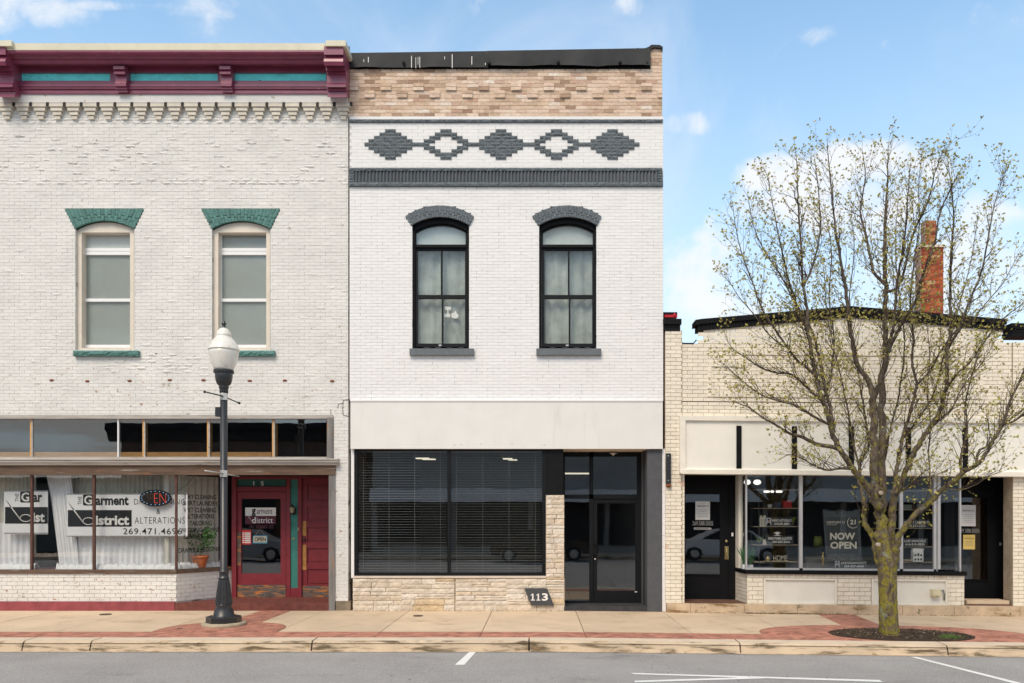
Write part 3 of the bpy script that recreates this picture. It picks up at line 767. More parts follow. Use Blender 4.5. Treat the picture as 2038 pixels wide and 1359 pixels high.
# rusty anchor ends in a row
for px in (103, 174, 258, 338, 405, 497, 567, 661):
    m = MB(); x, y, z = P(px, 757+random.uniform(-1, 2)); m.lathe(x, 0, [(.02, z-.02), (.045, z-.012), (.045, z+.01), (.018, z+.02)], 7, smooth=False)
    m.v = [(p[0], -.004+(p[1])*.35, p[2]) for p in m.v]
    m.build('anchor_plate', M('rust', (.20, .075, .03), .95, .4, 30), LB) if px == 103 else m.build('anchor_plate', bpy.data.materials['rust'], LB)
NB = thing('red_brick_neighbour', (-17.5, 0, 0), 'plain red brick building beyond the left end of the cream one', 'building')
m = MB(); m.box(-24, XL-.03, .02, 9, -.2, 9.2); m.build('wall', M('red_brick_wall', (.26, .10, .07), .9, .2, 4, .5, 30), NB)
for k in range(3):
    m = MB(); m.box(-15.5-k*3, -14.3-k*3, .0, .015, 5.2, 7.4); m.build('window', m_ink, NB)
# hollow room behind everything
def shell(root, x0, x1, y0, y1, z0, z1, mat, name, open_front=True, floor=None):
    m = MB(); m.box(x0, x1, y0, y1, z0, z1, 'f' if open_front else ''); 
    m.f = [f[::-1] for f in m.f]
    return m.build(name, mat, root)
def outer(root, x0, x1, y0, y1, z0, z1, mat, name='side_walls'):
    m = MB(); m.box(x0, x1, y0, y1, z0, z1, 'fdt'); m.box(x0, x1, y0, y1, z1-.02, z1, ''); return m.build(name, mat, root)
outer(LB, XL, XR-.02, .27, 9, gnd(0)-.1, 10.5, m_side)
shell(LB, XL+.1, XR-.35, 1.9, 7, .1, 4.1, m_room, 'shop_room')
# transom strip
m = MB(); m.pbox(-160, 663, 825.5, 833, -.02, .15); m.pbox(-160, 655, 909, 913.5, -.02, .2); m.build('transom_frame', m_greywood, LB)
m = MB(); m.pbox(650.5, 662.5, 831, 913, -.03, .25); m.build('transom_post', m_post, LB)
tw = thing('transom_window', (PX(300), 0, PZ(910)), None, None); tw.parent = LB; tw.location -= LB.location
for a, b in ((-160, -60), (-60, 65), (65, 235), (235, 288), (288, 415), (415, 545), (545, 650.5)):
    m = MB(); m.pbox(a+1.2, b-1.2, 833, 909, .05, .056); m.build('pane', m_gl_dark, tw)
m = MB(); m.pbox(233.6, 236, 833, 909, .02, .06); m.build('white_mullion', m_white, tw)
for a in (63.6, 287.5, 416, 545.5):
    m = MB(); m.pbox(a-1.3, a+1.3, 833, 909, .035, .075); m.build('mullion', m_greywood, tw)
    m = MB(); m.pbox(a-4, a-1.4, 834, 908.5, .045, .075); m.build('pine_mullion', m_orangewood, tw)
m = MB()
for a in (289, 418, 549):
    m.pbox(a-3, a+1.5, 834, 909, .12, .2)
m.pbox(-160, 540, 899.5, 909, .075, .09); m.build('pine_framing', m_orangewood, tw)
m = MB(); m.box(XL+.1, XR-.3, .9, .92, 2.8, 3.9); m.build('back_board', M('dark_cardboard', (.03, .03, .033), .9, .3, 3), tw)
m = MB(); m.box(XL+.1, XR-.3, .1, 1.95, 3.845, 3.86); m.box(XL+.1, XR-.3, .1, 1.95, 2.82, 2.83); m.build('soffit_board', m_room, LB)
# weathered ledge and beam
pr = [(0.05, 3.03), (-.14, 3.015), (-.155, 2.995), (-.13, 2.98), (-.13, 2.945), (-.10, 2.925), (-.10, 2.90), (-.05, 2.885), (.05, 2.885)]
m = MB(); m.extr(pr, XL, PX(672, -.13)); m.build('ledge_moulding', m_greywood, LB)
m = MB(); m.box(XL, PX(667, -.04), -.045, .14, 2.70, 2.884); m.build('storefront_beam', m_wood, LB)
m = MB(); m.box(PX(655), PX(667.5), -.03, .2, -.02, 2.699); m.build('corner_post', m_post, LB)
# bulkhead of painted brick
bx1 = PX(350)
zs0, zs1 = PZ(1197), PZ(1141.5)
brickwall(LB, XL, bx1, zs0, zs1, .205, .079, 0, full, m_leftbrick, m_leftback, 0, gap=.007, deep=.010, wname='bulkhead', bgrow=.15)
m = MB(); m.box(XL, bx1-.01, -.035, .12, -.03, zs0); m.build('red_base', M('burgundy_base_paint', (.30, .07, .08), .8, .22, 4, .4, 40, spots=((.16, .05, .05), .6, .75, 5)), LB)
# the slanting return of the shop window into the entry
A0 = Vector((bx1, 0)); A1 = Vector((PX(462, 1.12), 1.12)); dr = (A1-A0); AL = dr.length; du_ = dr/AL; nn = Vector((du_.y, -du_.x))
def AP(t, z, off=0.): q = A0+du_*t+nn*off; return (q.x, q.y, z)
def abox(m, t0, t1, z0, z1, o0, o1):
    n = len(m.v); m.v += [AP(t0, z0, o1), AP(t1, z0, o1), AP(t1, z0, o0), AP(t0, z0, o0), AP(t0, z1, o1), AP(t1, z1, o1), AP(t1, z1, o0), AP(t0, z1, o0)]
    for f in ((0,1,5,4),(1,2,6,5),(2,3,7,6),(3,0,4,7),(4,5,6,7),(3,2,1,0)): m.f.append(tuple(n+i for i in f)); m.m.append(m.mi); m.sm.append(False)
m = MB(); n = 7; H = (zs1-zs0)/n
for c in range(n):
    p = -.1 if c % 2 else 0
    while p < AL:
        q = min(p+.205, AL)
        if q-max(p, 0) > .03: abox(m, max(p, 0)+.0035, q-.0035, zs0+c*H+.0035, zs0+(c+1)*H-.0035, -.02, random.uniform(.008, .011))
        p += .205
m.build('brickwork', m_leftbrick, LB, kind='stuff')
m = MB(); abox(m, 0, AL, zs0-.05, zs1, -.12, 0); m.build('slanting_bulkhead', m_leftback, LB)
# toothed corner
m = MB()
for c in range(0, 7, 1):
    z = zs0+c*H; m.box(bx1-.035, bx1+.012, -.02 if c % 2 else -.004, .03, z+.004, z+H-.004)
m.build('toothed_corner', m_leftbrick, LB)
# display window
dw = thing('display_window', (PX(200), 0, PZ(1141)), None, None); dw.parent = LB; dw.location -= LB.location
m = MB(); m.pbox(-160, 351, 1134, 1141.5, -.03, .12); abox(m, .02, AL, PZ(1141.4), PZ(1134.5), -.1, .03); m.build('sill', m_wood, dw)
for a, b in ((-160, -62), (-62, 62), (62, 186), (186, 350)):
    m = MB(); m.pbox(a+2, b-2, 945, 1134, .03, .036); m.build('pane', m_gl_shop, dw)
m_mul = M('brown_mullion', (.10, .045, .035), .6, .3, 8)
for a in (-62, 62, 186):
    m = MB(); m.pbox(a-2.2, a+2.2, 945, 1134, .005, .06); m.build('mullion', m_mul, dw)
m = MB(); m.pbox(348, 352, 945, 1141, .0, .04); m.build('corner_mullion', m_mul, dw)
m = MB(); abox(m, .03, AL-.04, PZ(1134.5), 2.70, -.04, -.034); m.build('slanting_pane', m_gl_shop, dw)
m = MB(); m.box(XL+.1, XR-.4, .12, 1.9, .70, .74); m.v = [(p[0], p[1], p[2]) for p in m.v]
m = MB(); m.zprism([(XL+.1, .12), (bx1-.05, .12), (A1.x-.12, 1.12), (A1.x-.12, 1.85), (XL+.1, 1.85)], .775, .812); m.build('display_shelf', M('maroon_cloth', (.12, .03, .04), .9, .2, 5), dw)
# entry: floor, ceiling, doors
m = MB(); m.zprism([(bx1, -.03), (PX(655), -.03), (PX(655), 1.6), (A1.x, 1.6), (A1.x+.02, 1.12)], -.05, .155); m.build('entry_step', m_redstep, LB)
m = MB(); m.zprism([(bx1, .14), (XR-.3, .14), (XR-.3, 1.5), (A1.x-.3, 1.5), (bx1-.2, .14)], 2.72, 2.76); m.build('entry_ceiling', m_black, LB)
YD = 1.1
m = MB()
m.pbox(461, 470, 935, 1193, YD-.05, YD+.15); m.pbox(461, 470, 935, 1193, YD-.08, YD+.1) if False else None
m.pbox(470, 572, 935, 953.5, YD-.02, YD+.12); m.pbox(470, 572, 968.5, 978, YD-.02, YD+.12)
m.pbox(569.5, 577.5, 935, 1191, YD-.03, YD+.15); m.pbox(592.5, 600, 935, 1191, YD-.03, YD+.15)
m.pbox(577.6, 592.4, 935, 954, YD-.02, YD+.12); m.pbox(577.6, 592.4, 1170, 1191, YD-.02, YD+.12)
m.pbox(600.1, 700, 935, 951, YD-.02, YD+.12)
m.build('door_surround', m_red, LB)
m = MB(); m.pbox(470.5, 569, 953.5, 968.5, YD+.02, YD+.1); m.build('header_panel', M('dark_teal_paint', (.02, .095, .08), .5, .2, 4), LB)
m = MB(); m.pbox(577.5, 592.5, 954, 1170, YD+.0, YD+.1); m.build('teal_strip', M('teal_door_paint', (.04, .20, .17), .5, .2, 4), LB)
text('1', 504, 506, 958, 966, YD+.018, m_whiteink, LB); text('1', 512, 514, 958, 966, YD+.018, m_ink, LB); text('5', 519, 525, 958, 966.5, YD+.018, m_whiteink, LB, .01)
m = MB(); m.pbox(580.5, 586.5, 1070.5, 1073, YD-.01, YD+.02); m.pbox(592.5, 594.5, 1050, 1056, YD-.045, YD); m.build('bell_plate', M('brass', (.5, .4, .2), .35, .1, 5, metal=.8), LB)
d1 = thing('door', (PX(520, YD), YD, .15), None, None); d1.parent = LB; d1.location -= LB.location; d1['label'] = 'burgundy door with a large glass pane and worn kick board'
m = MB()
for r in ((470.5, 480.5, 979, 1163), (558.5, 569, 979, 1163), (480.6, 558.4, 979, 992.5), (480.6, 558.4, 1141, 1163), (470.5, 569, 1163.1, 1190)): m.pbox(*r, YD+.01, YD+.06)
m.build('stiles_and_rails', m_red, d1)
m = MB(); m.pbox(471, 568.6, 1164, 1189, YD-.002, YD+.01); m.build('kick_board', m_kick, d1)
m = MB(); m.pbox(471.3, 479.5, 1060, 1125, YD+.0, YD+.01); m.build('worn_strip', m_kick, d1)
m = MB(); m.pbox(480.5, 558.5, 992.5, 1141, YD+.035, YD+.041); m.build('glass_pane', glass('door_glass', (.6, .6, .6), .14, 1.6), d1)
d2 = thing('door', (PX(640, YD), YD, .15), None, None); d2.parent = LB; d2.location -= LB.location; d2['label'] = 'burgundy six-panel wooden door beside the glazed one'
m = MB(); m.pbox(601, 700, 952, 1190, YD+.045, YD+.08); m.build('door_leaf', m_red, d2)
m = MB(); m.pbox(601, 611.5, 952, 1190, YD+.02, YD+.044); m.pbox(684, 700, 952, 1190, YD+.02, YD+.044)
for c, d in ((952, 963), (996.5, 1008), (1037.5, 1049), (1079, 1091), (1120.5, 1132.5), (1164, 1190)): m.pbox(611.6, 683.9, c, d, YD+.02, YD+.044)
m.build('rails', m_red, d2)
for c, d in ((963, 996.5), (1008, 1037.5), (1049, 1079), (1091, 1120.5), (1132.5, 1164)):
    m = MB(); m.pbox(616, 680, c+3.5, d-3.5, YD+.033, YD+.045); m.build('door_panel', m_red, d2)
m = MB(); m.pbox(602, 690, 1166, 1189, YD+.008, YD+.02); m.build('kick_board', m_kick, d2)
for c, d in ((1037, 1066), (1084, 1134)):
    m = MB(); m.pbox(602, 609.5, c, d, YD+.01, YD+.02); m.build('push_plate', M('worn_orange_plate', (.42, .20, .06), .6, .3, 12, spots=((.12, .08, .05), .6, .7, 14)) if c == 1037 else bpy.data.materials['worn_orange_plate'], d2)
m = MB(); x, y, z = P(605.5, 1073, YD); m.lathe(0, 0, [(.012, 0), (.012, .02), (.03, .025), (.034, .045), (.028, .06), (.01, .065)], 14); m.v = [(x+p[0], YD+.02-p[2], z+p[1]) for p in m.v]; m.build('door_knob', m_pole, d2)
m = MB(); m.box(A1.x-.05, XR-.36, YD+.22, YD+.25, .1, 2.75, ''); m.build('dark_lining', m_black, LB) if False else None
# ---------- things in and on this shop
def pleats(a, b, c, d, Y, amp, wave, mat, name, label, cat, bottom=0., parent=None, seed=1, bulge=None):
    rnd = random.Random(seed); m = MB(); x0, x1 = PX(a, Y), PX(b, Y); z1, z0 = PZ(c, Y), PZ(d, Y)
    n = max(8, int((x1-x0)/wave*8)); ph = 0; G = []
    nz = 6
    for i in range(n+1):
        ph += 2*math.pi/8*rnd.uniform(.55, 1.5); x = x0+(x1-x0)*i/n
        col = []
        for k in range(nz+1):
            f = k/nz; xx = x if not bulge else bulge(i/n, f, x)
            col.append(len(m.v)); m.v.append((xx, Y+amp*math.sin(ph)*(1-.35*f)+amp*.3*math.sin(ph*.37+f*2), z0+(z1-z0)*f+(rnd.uniform(-1, 1)*bottom if k == 0 else 0)))
        G.append(col)
    for i in range(n):
        for k in range(nz): m.f.append((G[i][k], G[i+1][k], G[i+1][k+1], G[i][k+1])); m.m.append(0); m.sm.append(True)
    o = m.build(name, mat, parent); return mset(o, label, cat)
m_sheer = m_drape
pleats(130, 372, 938, 1080, .55, .022, .09, m_drape, 'drape', 'beige sheer drape hanging behind the top of the large shop banner', 'curtain', seed=3)
pleats(-30, 72, 938, 1100, .55, .022, .09, m_drape, 'drape', 'beige sheer drape behind the cut-off banner at the far left', 'curtain', seed=4)
def sw_b(u, f, x): return x-(1-f)*0+(-.38*(f**2.2))*(1-u) if False else x
pleats(140, 352, 1062, 1130, .42, .03, .12, m_cloth, 'net_curtain', 'white pleated net curtain hanging below the large shop banner', 'curtain', .01, seed=5)
pleats(-20, 66, 1040, 1128, .42, .03, .12, m_cloth, 'net_curtain', 'white net curtain at the far left below the cut-off banner', 'curtain', .01, seed=6)
pleats(105, 150, 946, 1130, .36, .025, .06, m_cloth, 'tied_curtain', 'white curtain swept aside left of the large banner', 'curtain', .01, seed=7, bulge=lambda u, f, x: x-.0+(.27*(1-f)**.8-.14)*(1-u*.35))
# curtain following the slanted pane
def slanted_curtain():
    rnd = random.Random(9); m = MB(); n = 60; G = []
    ph = 0
    for i in range(n+1):
        ph += rnd.uniform(.5, 1.4); t = .02+(AL-.06)*i/n; col = []
        for k in range(7):
            col.append(len(m.v)); m.v.append(AP(t, .815+1.9*k/6, -.42-.022*math.sin(ph)))
        G.append(col)
    for i in range(n):
        for k in range(6): m.f.append((G[i][k], G[i+1][k], G[i+1][k+1], G[i][k+1])); m.m.append(0); m.sm.append(True)
    return m
slanted_curtain().build('drape', M('cream_drape', (.86, .83, .75), .95, .1, 3), None, label='beige drape behind the slanting pane and potted plant', cat='curtain')
# ruffled white fabric on the display shelf
m = MB(); rnd = random.Random(5); G = []
n = 150
for i in range(n+1):
    px = 110+i*(242/n); col = []
    for k, (yy, base) in enumerate(((.10, 0), (.12, .055), (.19, .075), (.27, .03), (.3, 0))):
        X = PX(px, .1); col.append(len(m.v)); m.v.append((X+rnd.uniform(-.01, .01), yy+rnd.uniform(-.015, .015), .814+base*rnd.uniform(.9, 1.9)))
    G.append(col)
for i in range(n):
    for k in range(4): m.f.append((G[i][k], G[i+1][k], G[i+1][k+1], G[i][k+1])); m.m.append(0); m.sm.append(True)
m.build('ruffled_fabric', m_cloth, None, label='crumpled white fabric along the window ledge below the large banner', cat='fabric')
m = MB(); G = []
for i in range(61):
    t = .05+(AL-.2)*i/60; col = []
    for k, (oo, base) in enumerate(((-.07, 0), (-.09, .06), (-.16, .08), (-.24, .03), (-.27, 0))):
        col.append(len(m.v)); m.v.append(AP(t, .814+base*rnd.uniform(.8, 1.8), oo+rnd.uniform(-.015, .015)))
    G.append(col)
for i in range(60):
    for k in range(4): m.f.append((G[i][k], G[i+1][k], G[i+1][k+1], G[i][k+1])); m.m.append(0); m.sm.append(True)
m.build('ruffled_fabric', m_cloth, None, label='crumpled white fabric round the foot of the terracotta pot', cat='fabric')
m = MB(); G = []
for i in range(41):
    px = -30+i*(98/40); col = []
    for k, (yy, base) in enumerate(((.10, 0), (.12, .055), (.19, .075), (.27, .03), (.3, 0))):
        X = PX(px, .1); col.append(len(m.v)); m.v.append((X, yy+rnd.uniform(-.015, .015), .814+base*rnd.uniform(.9, 1.9)))
    G.append(col)
for i in range(40):
    for k in range(4): m.f.append((G[i][k], G[i+1][k], G[i+1][k+1], G[i][k+1])); m.m.append(0); m.sm.append(True)
m.build('ruffled_fabric', m_cloth, None, label='crumpled white fabric along the ledge at the far left', cat='fabric')
# banners
def banner(a, b, c, d, Y, label, full_text, clip=None):
    e = thing('shop_banner', P((a+b)/2, d, Y), label, 'banner')
    rect(a, b, c, d, Y, m_banner, e, 'board', .012)
    f = lambda x: a+(x-133) ; g = lambda y: c+(y-982); Z = Y-.003; Z2 = Y-.006
    for r in ((133, 373 if full_text else 133+(b-a), 982, 984.2), (133, 373 if full_text else 133+(b-a), 1066, 1068)):
        rect(f(r[0]), min(f(r[1]), b), g(r[2]), g(r[3]), Z, M('banner_edge', (.3, .3, .31), .6) if 'banner_edge' not in bpy.data.materials else bpy.data.materials['banner_edge'], e, 'edge_strip', .002)
    lim = 1e9 if full_text else b
    rect(f(135), min(f(262), b), g(1015), g(1048), Z, m_ink, e, 'black_band', .002)
    # squared capital patch with the letter
    m = MB(); m.prism([(PX(f(165)+dx, Z), PZ(g(984)+dy, Z)) for dx, dy in ((2, 0), (20, 0), (20, 22), (2, 22), (0, 20), (0, 2))], Z, Z+.002); m.build('letter_patch', m_ink, e)
    text('G', f(167.5), f(183), g(986), g(1004), Z2, m_whiteink, e, .02)
    text('THE', f(155), f(162.5), g(988), g(1004), Z, m_ink, e, 0, rot=1)
    if full_text:
        text('arment', f(190), f(256), g(988), g(1005.5), Z, m_ink, e, .035)
        text('istrict', f(190), f(257), g(1026), g(1045), Z2, m_whiteink, e, .035)
        text('DRY CLEANING', f(267), f(368), g(993), g(1004), Z, m_ink, e, -.01, 1.1)
        text('&', f(311.5), f(319), g(1012), g(1023), Z, m_ink, e)
        text('ALTERATIONS', f(268), f(368), g(1029), g(1042), Z, m_ink, e, -.01, 1.15)
        text('269.471.4696', f(245), f(362), g(1051), g(1063.5), Z, m_ink, e, .005, 1.1)
    else:
        text('ar', f(190), f(209), g(990.5), g(1005.5), Z, m_ink, e, .035)
        text('ist', f(190), f(214), g(1026), g(1045), Z2, m_whiteink, e, .035)
    # needle and thread loop
    m = MB(); q = [P(f(136), g(1000), Z-.004), P(f(149), g(1019), Z-.004), P(f(166), g(1040), Z-.004)]
    m.tube([q[0], P(f(147), g(1015), Z-.004)], [.002, .009], 6); m.build('needle_tip', m_ink, e)
    m = MB(); m.tube([P(f(147), g(1015), Z-.004), q[2]], [.010, .012], 6)
    m.tube([P(f(176)+11*math.cos(t*.4488), g(1037)+7*math.sin(t*.4488), Z-.004) for t in range(15)], .009, 6, cap=False); m.build('needle_eye', m_whiteink, e)
    return e
banner(133, 373, 982, 1068, .22, 'long white shop banner with black lettering behind the window', True)
banner(8, 95, 976, 1063, .24, 'white shop banner cut off at the far left with only half its words', False)
# oval neon sign
e = thing('open_sign', P(309, 1007, .12), 'black oval neon open sign hanging by cords in front of the banner', 'neon sign')
m = MB(); m.prism([(PX(309+31.5*math.cos(t*math.pi/20), .13), PZ(991+17*math.sin(t*math.pi/20), .13)) for t in range(40)], .13, .16); m.build('backing', m_ink, e)
m_neon = emit('red_neon', (1., .10, .05), .5); m_dim = M('unlit_tube', (.10, .045, .02), .3)
text('OP', 284, 305, 982, 1001, .125, m_dim, e, -.015); text('EN', 307, 330, 982, 1001, .125, m_neon, e, -.032)
m = MB()
for t in range(20):
    a = t*math.pi/10; x, y, z = P(309+27.5*math.cos(a), 991+13.5*math.sin(a), .125); m.box(x-.008, x+.008, y-.002, y+.002, z-.006, z+.006)
m.build('blue_dots', emit('blue_dots', (.3, .6, 1.), .6), e)
m = MB(); m.tube([P(291, 976, .14), P(304, 950, .14)], .003, 4); m.tube([P(322, 975, .14), P(309, 950, .14)], .003, 4); m.build('cord', M('cord', (.4, .36, .25), .8), e)
m = MB(); m.tube([P(340, 985, .2), P(352, 978, .2), P(372, 965, .25), P(385, 948, .3)], .004, 5); mset(m.build('power_cord', m_ink), 'thin black cord running from the oval neon sign to the ceiling', 'cord')
# lettering on the slanting glass
e = thing('window_lettering', AP(AL*.5, .8, 0.), 'black service list lettered on the slanting shop pane', 'lettering')
for s_, cy, x0p, x1p in (('DRY CLEANING', 989, 370, 432), ('SHIRT LAUNDRY', 1001.5, 366, 435), ('WET CLEANING', 1015, 367, 432), ('ALTERATIONS', 1027.5, 371, 428), ('TAILORING', 1041, 379, 423), ('WEDDING GOWNS', 1054.5, 361, 438), ('LEATHER CARE', 1067.5, 369, 431), ('DRAPES & BEDDING', 1094, 357, 440)):
    def tx(px):    # pixel column -> distance along the slanting pane
        k = (px-1070)/1600; # (A0.x+du.x*t) = k*(16+du.y*t)
        return (k*16-A0.x)/(du_.x-k*du_.y)
    t0, t1 = tx(x0p), tx(x1p); Ym = du_.y*(t0+t1)/2; zc = PZ(cy, Ym); hh = .048
    text(s_, 0, 0, 0, 0, 0, m_ink, e, .012, mapf=lambda u, v: AP(t0+(t1-t0)*u, zc-hh+2*hh*v, -.026))
# potted plant
Yp = .62; x, y, z = P(398, 1126, Yp)
e = thing('potted_plant', (x, y, .814), 'leafy green houseplant in an orange terracotta pot behind the slanting pane', 'plant')
zb = .814
m = MB(); m.lathe(x, Yp, [(.105, zb), (.115, zb+.02), (.150, zb+.19), (.152, zb+.20), (.172, zb+.205), (.174, zb+.25), (.160, zb+.252), (.155, zb+.21)], 28); m.build('pot', m_terra, e)
m = MB(); m.tube([(x, Yp, zb+.2), (x+.01, Yp, zb+.45), (x-.02, Yp, zb+.65)], [.012, .01, .006], 6)
tips = []
rnd = random.Random(3)
for i in range(26):
    t = rnd.uniform(.35, .72); a = rnd.uniform(0, 6.28); L_ = rnd.uniform(.1, .33)
    p0 = Vector((x, Yp, zb+t)); p1 = p0+Vector((math.cos(a)*L_, math.sin(a)*L_*.35, rnd.uniform(-.06, .16)*1.2)); m.tube([p0, (p0+p1)/2+Vector((0, 0, .03)), p1], [.005, .004, .003], 4); tips.append((p0, p1))
m.build('stem', M('stem', (.06, .05, .02), .8), e)
m = MB()
for p0, p1 in tips:
    for _ in range(18):
        c = p0.lerp(p1, rnd.uniform(.35, 1.1))+Vector((rnd.gauss(0, .03), rnd.gauss(0, .02), rnd.gauss(0, .03)))
        d = Vector((rnd.uniform(-1, 1), rnd.uniform(-.5, .2), rnd.uniform(-1, .6))).normalized()*rnd.uniform(.035, .06); w = Vector((0, 1, 0)).cross(d).normalized()*.014+Vector((0, rnd.uniform(-.01, .01), 0))
        m.face([c, c+d*.5+w, c+d, c+d*.5-w])
m.build('foliage', m_leafd, e, kind='stuff')
# dark planter between the curtains
x, y, z = P(98, 1105, .9)
e = thing('planter', (x, y, .814), 'dark round planter in the gap left of the large banner', 'planter')
m = MB(); m.lathe(x, .9, [(.16, .815), (.24, .84), (.27, .95), (.26, 1.02), (.23, 1.03)], 20); m.build('bowl', m_ink, e)
m = MB(); 
for _ in range(60):
    a = rnd.uniform(0, 6.28); r = rnd.uniform(0, .2); c = Vector((x+r*math.cos(a), .9+r*.5*math.sin(a), 1.03)); d = Vector((rnd.uniform(-.04, .04), 0, rnd.uniform(.03, .10))); m.face([c, c+Vector((.02, 0, .0)), c+d])
m.build('sprigs', M('pale_sprig', (.45, .42, .3), .8), e)
# signs on the glazed door
Yg = YD+.032
e = thing('door_sign', P(517, 1043, Yg), 'white over plum shop sign on the glazed burgundy door', 'sign')
rect(488, 549, 1010, 1026.5, Yg, m_whiteink, e, 'white_half'); rect(488, 549, 1026.5, 1043, Yg, m_plum, e, 'plum_half')
text('g', 501, 509, 1012.5, 1027.5, Yg-.003, m_ink, e, .04); text('arment', 511, 542, 1013.5, 1023, Yg-.003, m_ink, e, .0)
text('istrict', 511, 543, 1030.5, 1040.5, Yg-.003, m_whiteink, e, .0); text('d', 501.5, 509, 1029, 1041, Yg-.003, m_whiteink, e, .01)
m = MB(); m.tube([P(488, 1019, Yg-.004), P(502, 1038, Yg-.004)], .004, 5); m.build('needle', m_whiteink, e)
e = thing('hours_sign', P(491, 1083, Yg), 'small red and white opening hours card on the glazed burgundy door', 'sign')
m_rs = M('red_card', (.6, .04, .035), .5); rect(481, 500, 1054.5, 1083.5, Yg, m_rs, e, 'card')
for i in range(6): rect(487.5, 498.5, 1059.5+3.7*i, 1062+3.7*i, Yg-.003, m_whiteink, e, 'hours_row', .002)
for i in range(6): rect(482.5, 486.5, 1059.8+3.7*i, 1061.8+3.7*i, Yg-.003, m_whiteink, e, 'day_mark', .002)
e = thing('open_card', P(517, 1081, Yg), 'small hanging card lettered open on the glazed burgundy door', 'sign')
rect(503, 532, 1065.5, 1081.5, Yg, M('blue_card', (.08, .28, .42), .5), e, 'blue_card'); rect(504.5, 530.5, 1067.5, 1079, Yg-.003, M('cream_card', (.6, .55, .4), .6), e, 'cream_panel', .002)
text('OPEN', 506.5, 529, 1069, 1077.5, Yg-.006, m_ink, e, .03)
m = MB(); m.tube([P(508, 1065, Yg), P(517, 1053, Yg), P(527, 1065, Yg)], .0015, 4); m.build('string', m_whiteink, e)
e = thing('glass_notice', P(517, 1110, Yg), 'faint plum address lettering on the glazed burgundy door', 'lettering')
m_faint = M('faint_plum_ink', (.16, .06, .08), .7)
text('W. FERRY ST.', 496, 546, 1045.5, 1052, Yg+.001, m_faint, e); text('269.471.4696', 498, 544, 1054.5, 1061, Yg+.001, m_faint, e) if False else None
text('WE ARE CLOSED', 500, 540, 1085, 1088.5, Yg+.001, m_faint, e) if False else None
# lantern on the teal strip
x, y, z = P(581, 1015, YD-.12)
e = thing('wall_lantern', (x, YD, z), 'small bronze wall lantern on the teal strip between the burgundy doors', 'lantern')
m = MB(); Yl = YD-.11
m.tube([(x+.02, YD-.01, z-.09), (x+.02, YD-.06, z-.1), (x+.01, Yl, z-.07)], .008, 6); m.box(x+.0, x+.05, YD-.03, YD, z-.09, z+.05); m.lathe(x, Yl, [(.012, z+.07), (.055, z+.055), (.02, z+.10), (.012, z+.12), (.004, z+.135)], 12); m.lathe(x, Yl, [(.008, z-.10), (.025, z-.075), (.03, z-.06)], 12)
m.build('bracket_and_cap', m_pole, e); m = MB(); m.lathe(x, Yl, [(.028, z-.06), (.05, z+.0), (.052, z+.055)], 6, smooth=False); m.build('lantern_glass', M('amber_glass', (.35, .33, .2), .2, .2, 9), e)
# ================================================================== MIDDLE BUILDING (white painted brick, number 113)
MBD = thing('white_brick_building', (1.0, 0, 0), 'narrow two-storey white painted brick building with slate grey diamonds and black windows', 'building')
ML, MR = PX(695.5), PX(1320)
def dia_dark(px, py):
    """which part of the brick field is picked out in slate grey: returns True inside the diamond figures"""
    row = (py-256.2)/6.62
    if row < 0 or row >= 9: return False
    r = int(row); hw = [1, 2, 3, 4, 4, 4, 3, 2, 1][r]*11
    for k, cx in enumerate((776.5, 887, 996.5, 1107, 1218.5)):
        if abs(px-cx) < hw:
            if k in (1, 3):
                inner = [0, 0, 1, 2, 3, 2, 1, 0, 0][r]*11
                if abs(px-cx) < inner: return False
            return True
    if r == 4 and 725 < px < 1272: return True
    return False
mw = [(820.5, 933.5), (1073, 1187)]
def mhole(i):
    a, b = mw[i]; za, zs, zt = PZ(693), PZ(450), PZ(409); A_o = arc(PX(a-14), PZ(430), PX((a+b)/2), PZ(409), PX(b+9.5), PZ(430))
    def fa(z):
        if z < zs: return PX(a)
        py = 1215-z*100
        if py > 430: return PX(a-14*(450-py)/20)
        t = (430-py)/21; return PX((a+b)/2-2-((b-a)/2+11)*math.sqrt(max(0, 1-t**1.0)))
    def fb(z):
        if z < zs: return PX(b)
        py = 1215-z*100
        if py > 430: return PX(b+9.5*(450-py)/20)
        t = (430-py)/21; return PX((a+b)/2-2+((b-a)/2+11)*math.sqrt(max(0, 1-t**1.0)))
    return (za, zt, fa, fb)
m2 = brickwall(MBD, ML, MR, PZ(797), PZ(372), .22, .0645, 0, holes(ML, MR, [mhole(0), mhole(1)]), m_midbrick, m_midback, 300, 'painted_brick', gap=.0042, deep=.0065, jit=.0016, wname='wall', stuffname='painted_brickwork', rough=lambda x, z: .005 if random.random() < .03 else 0)
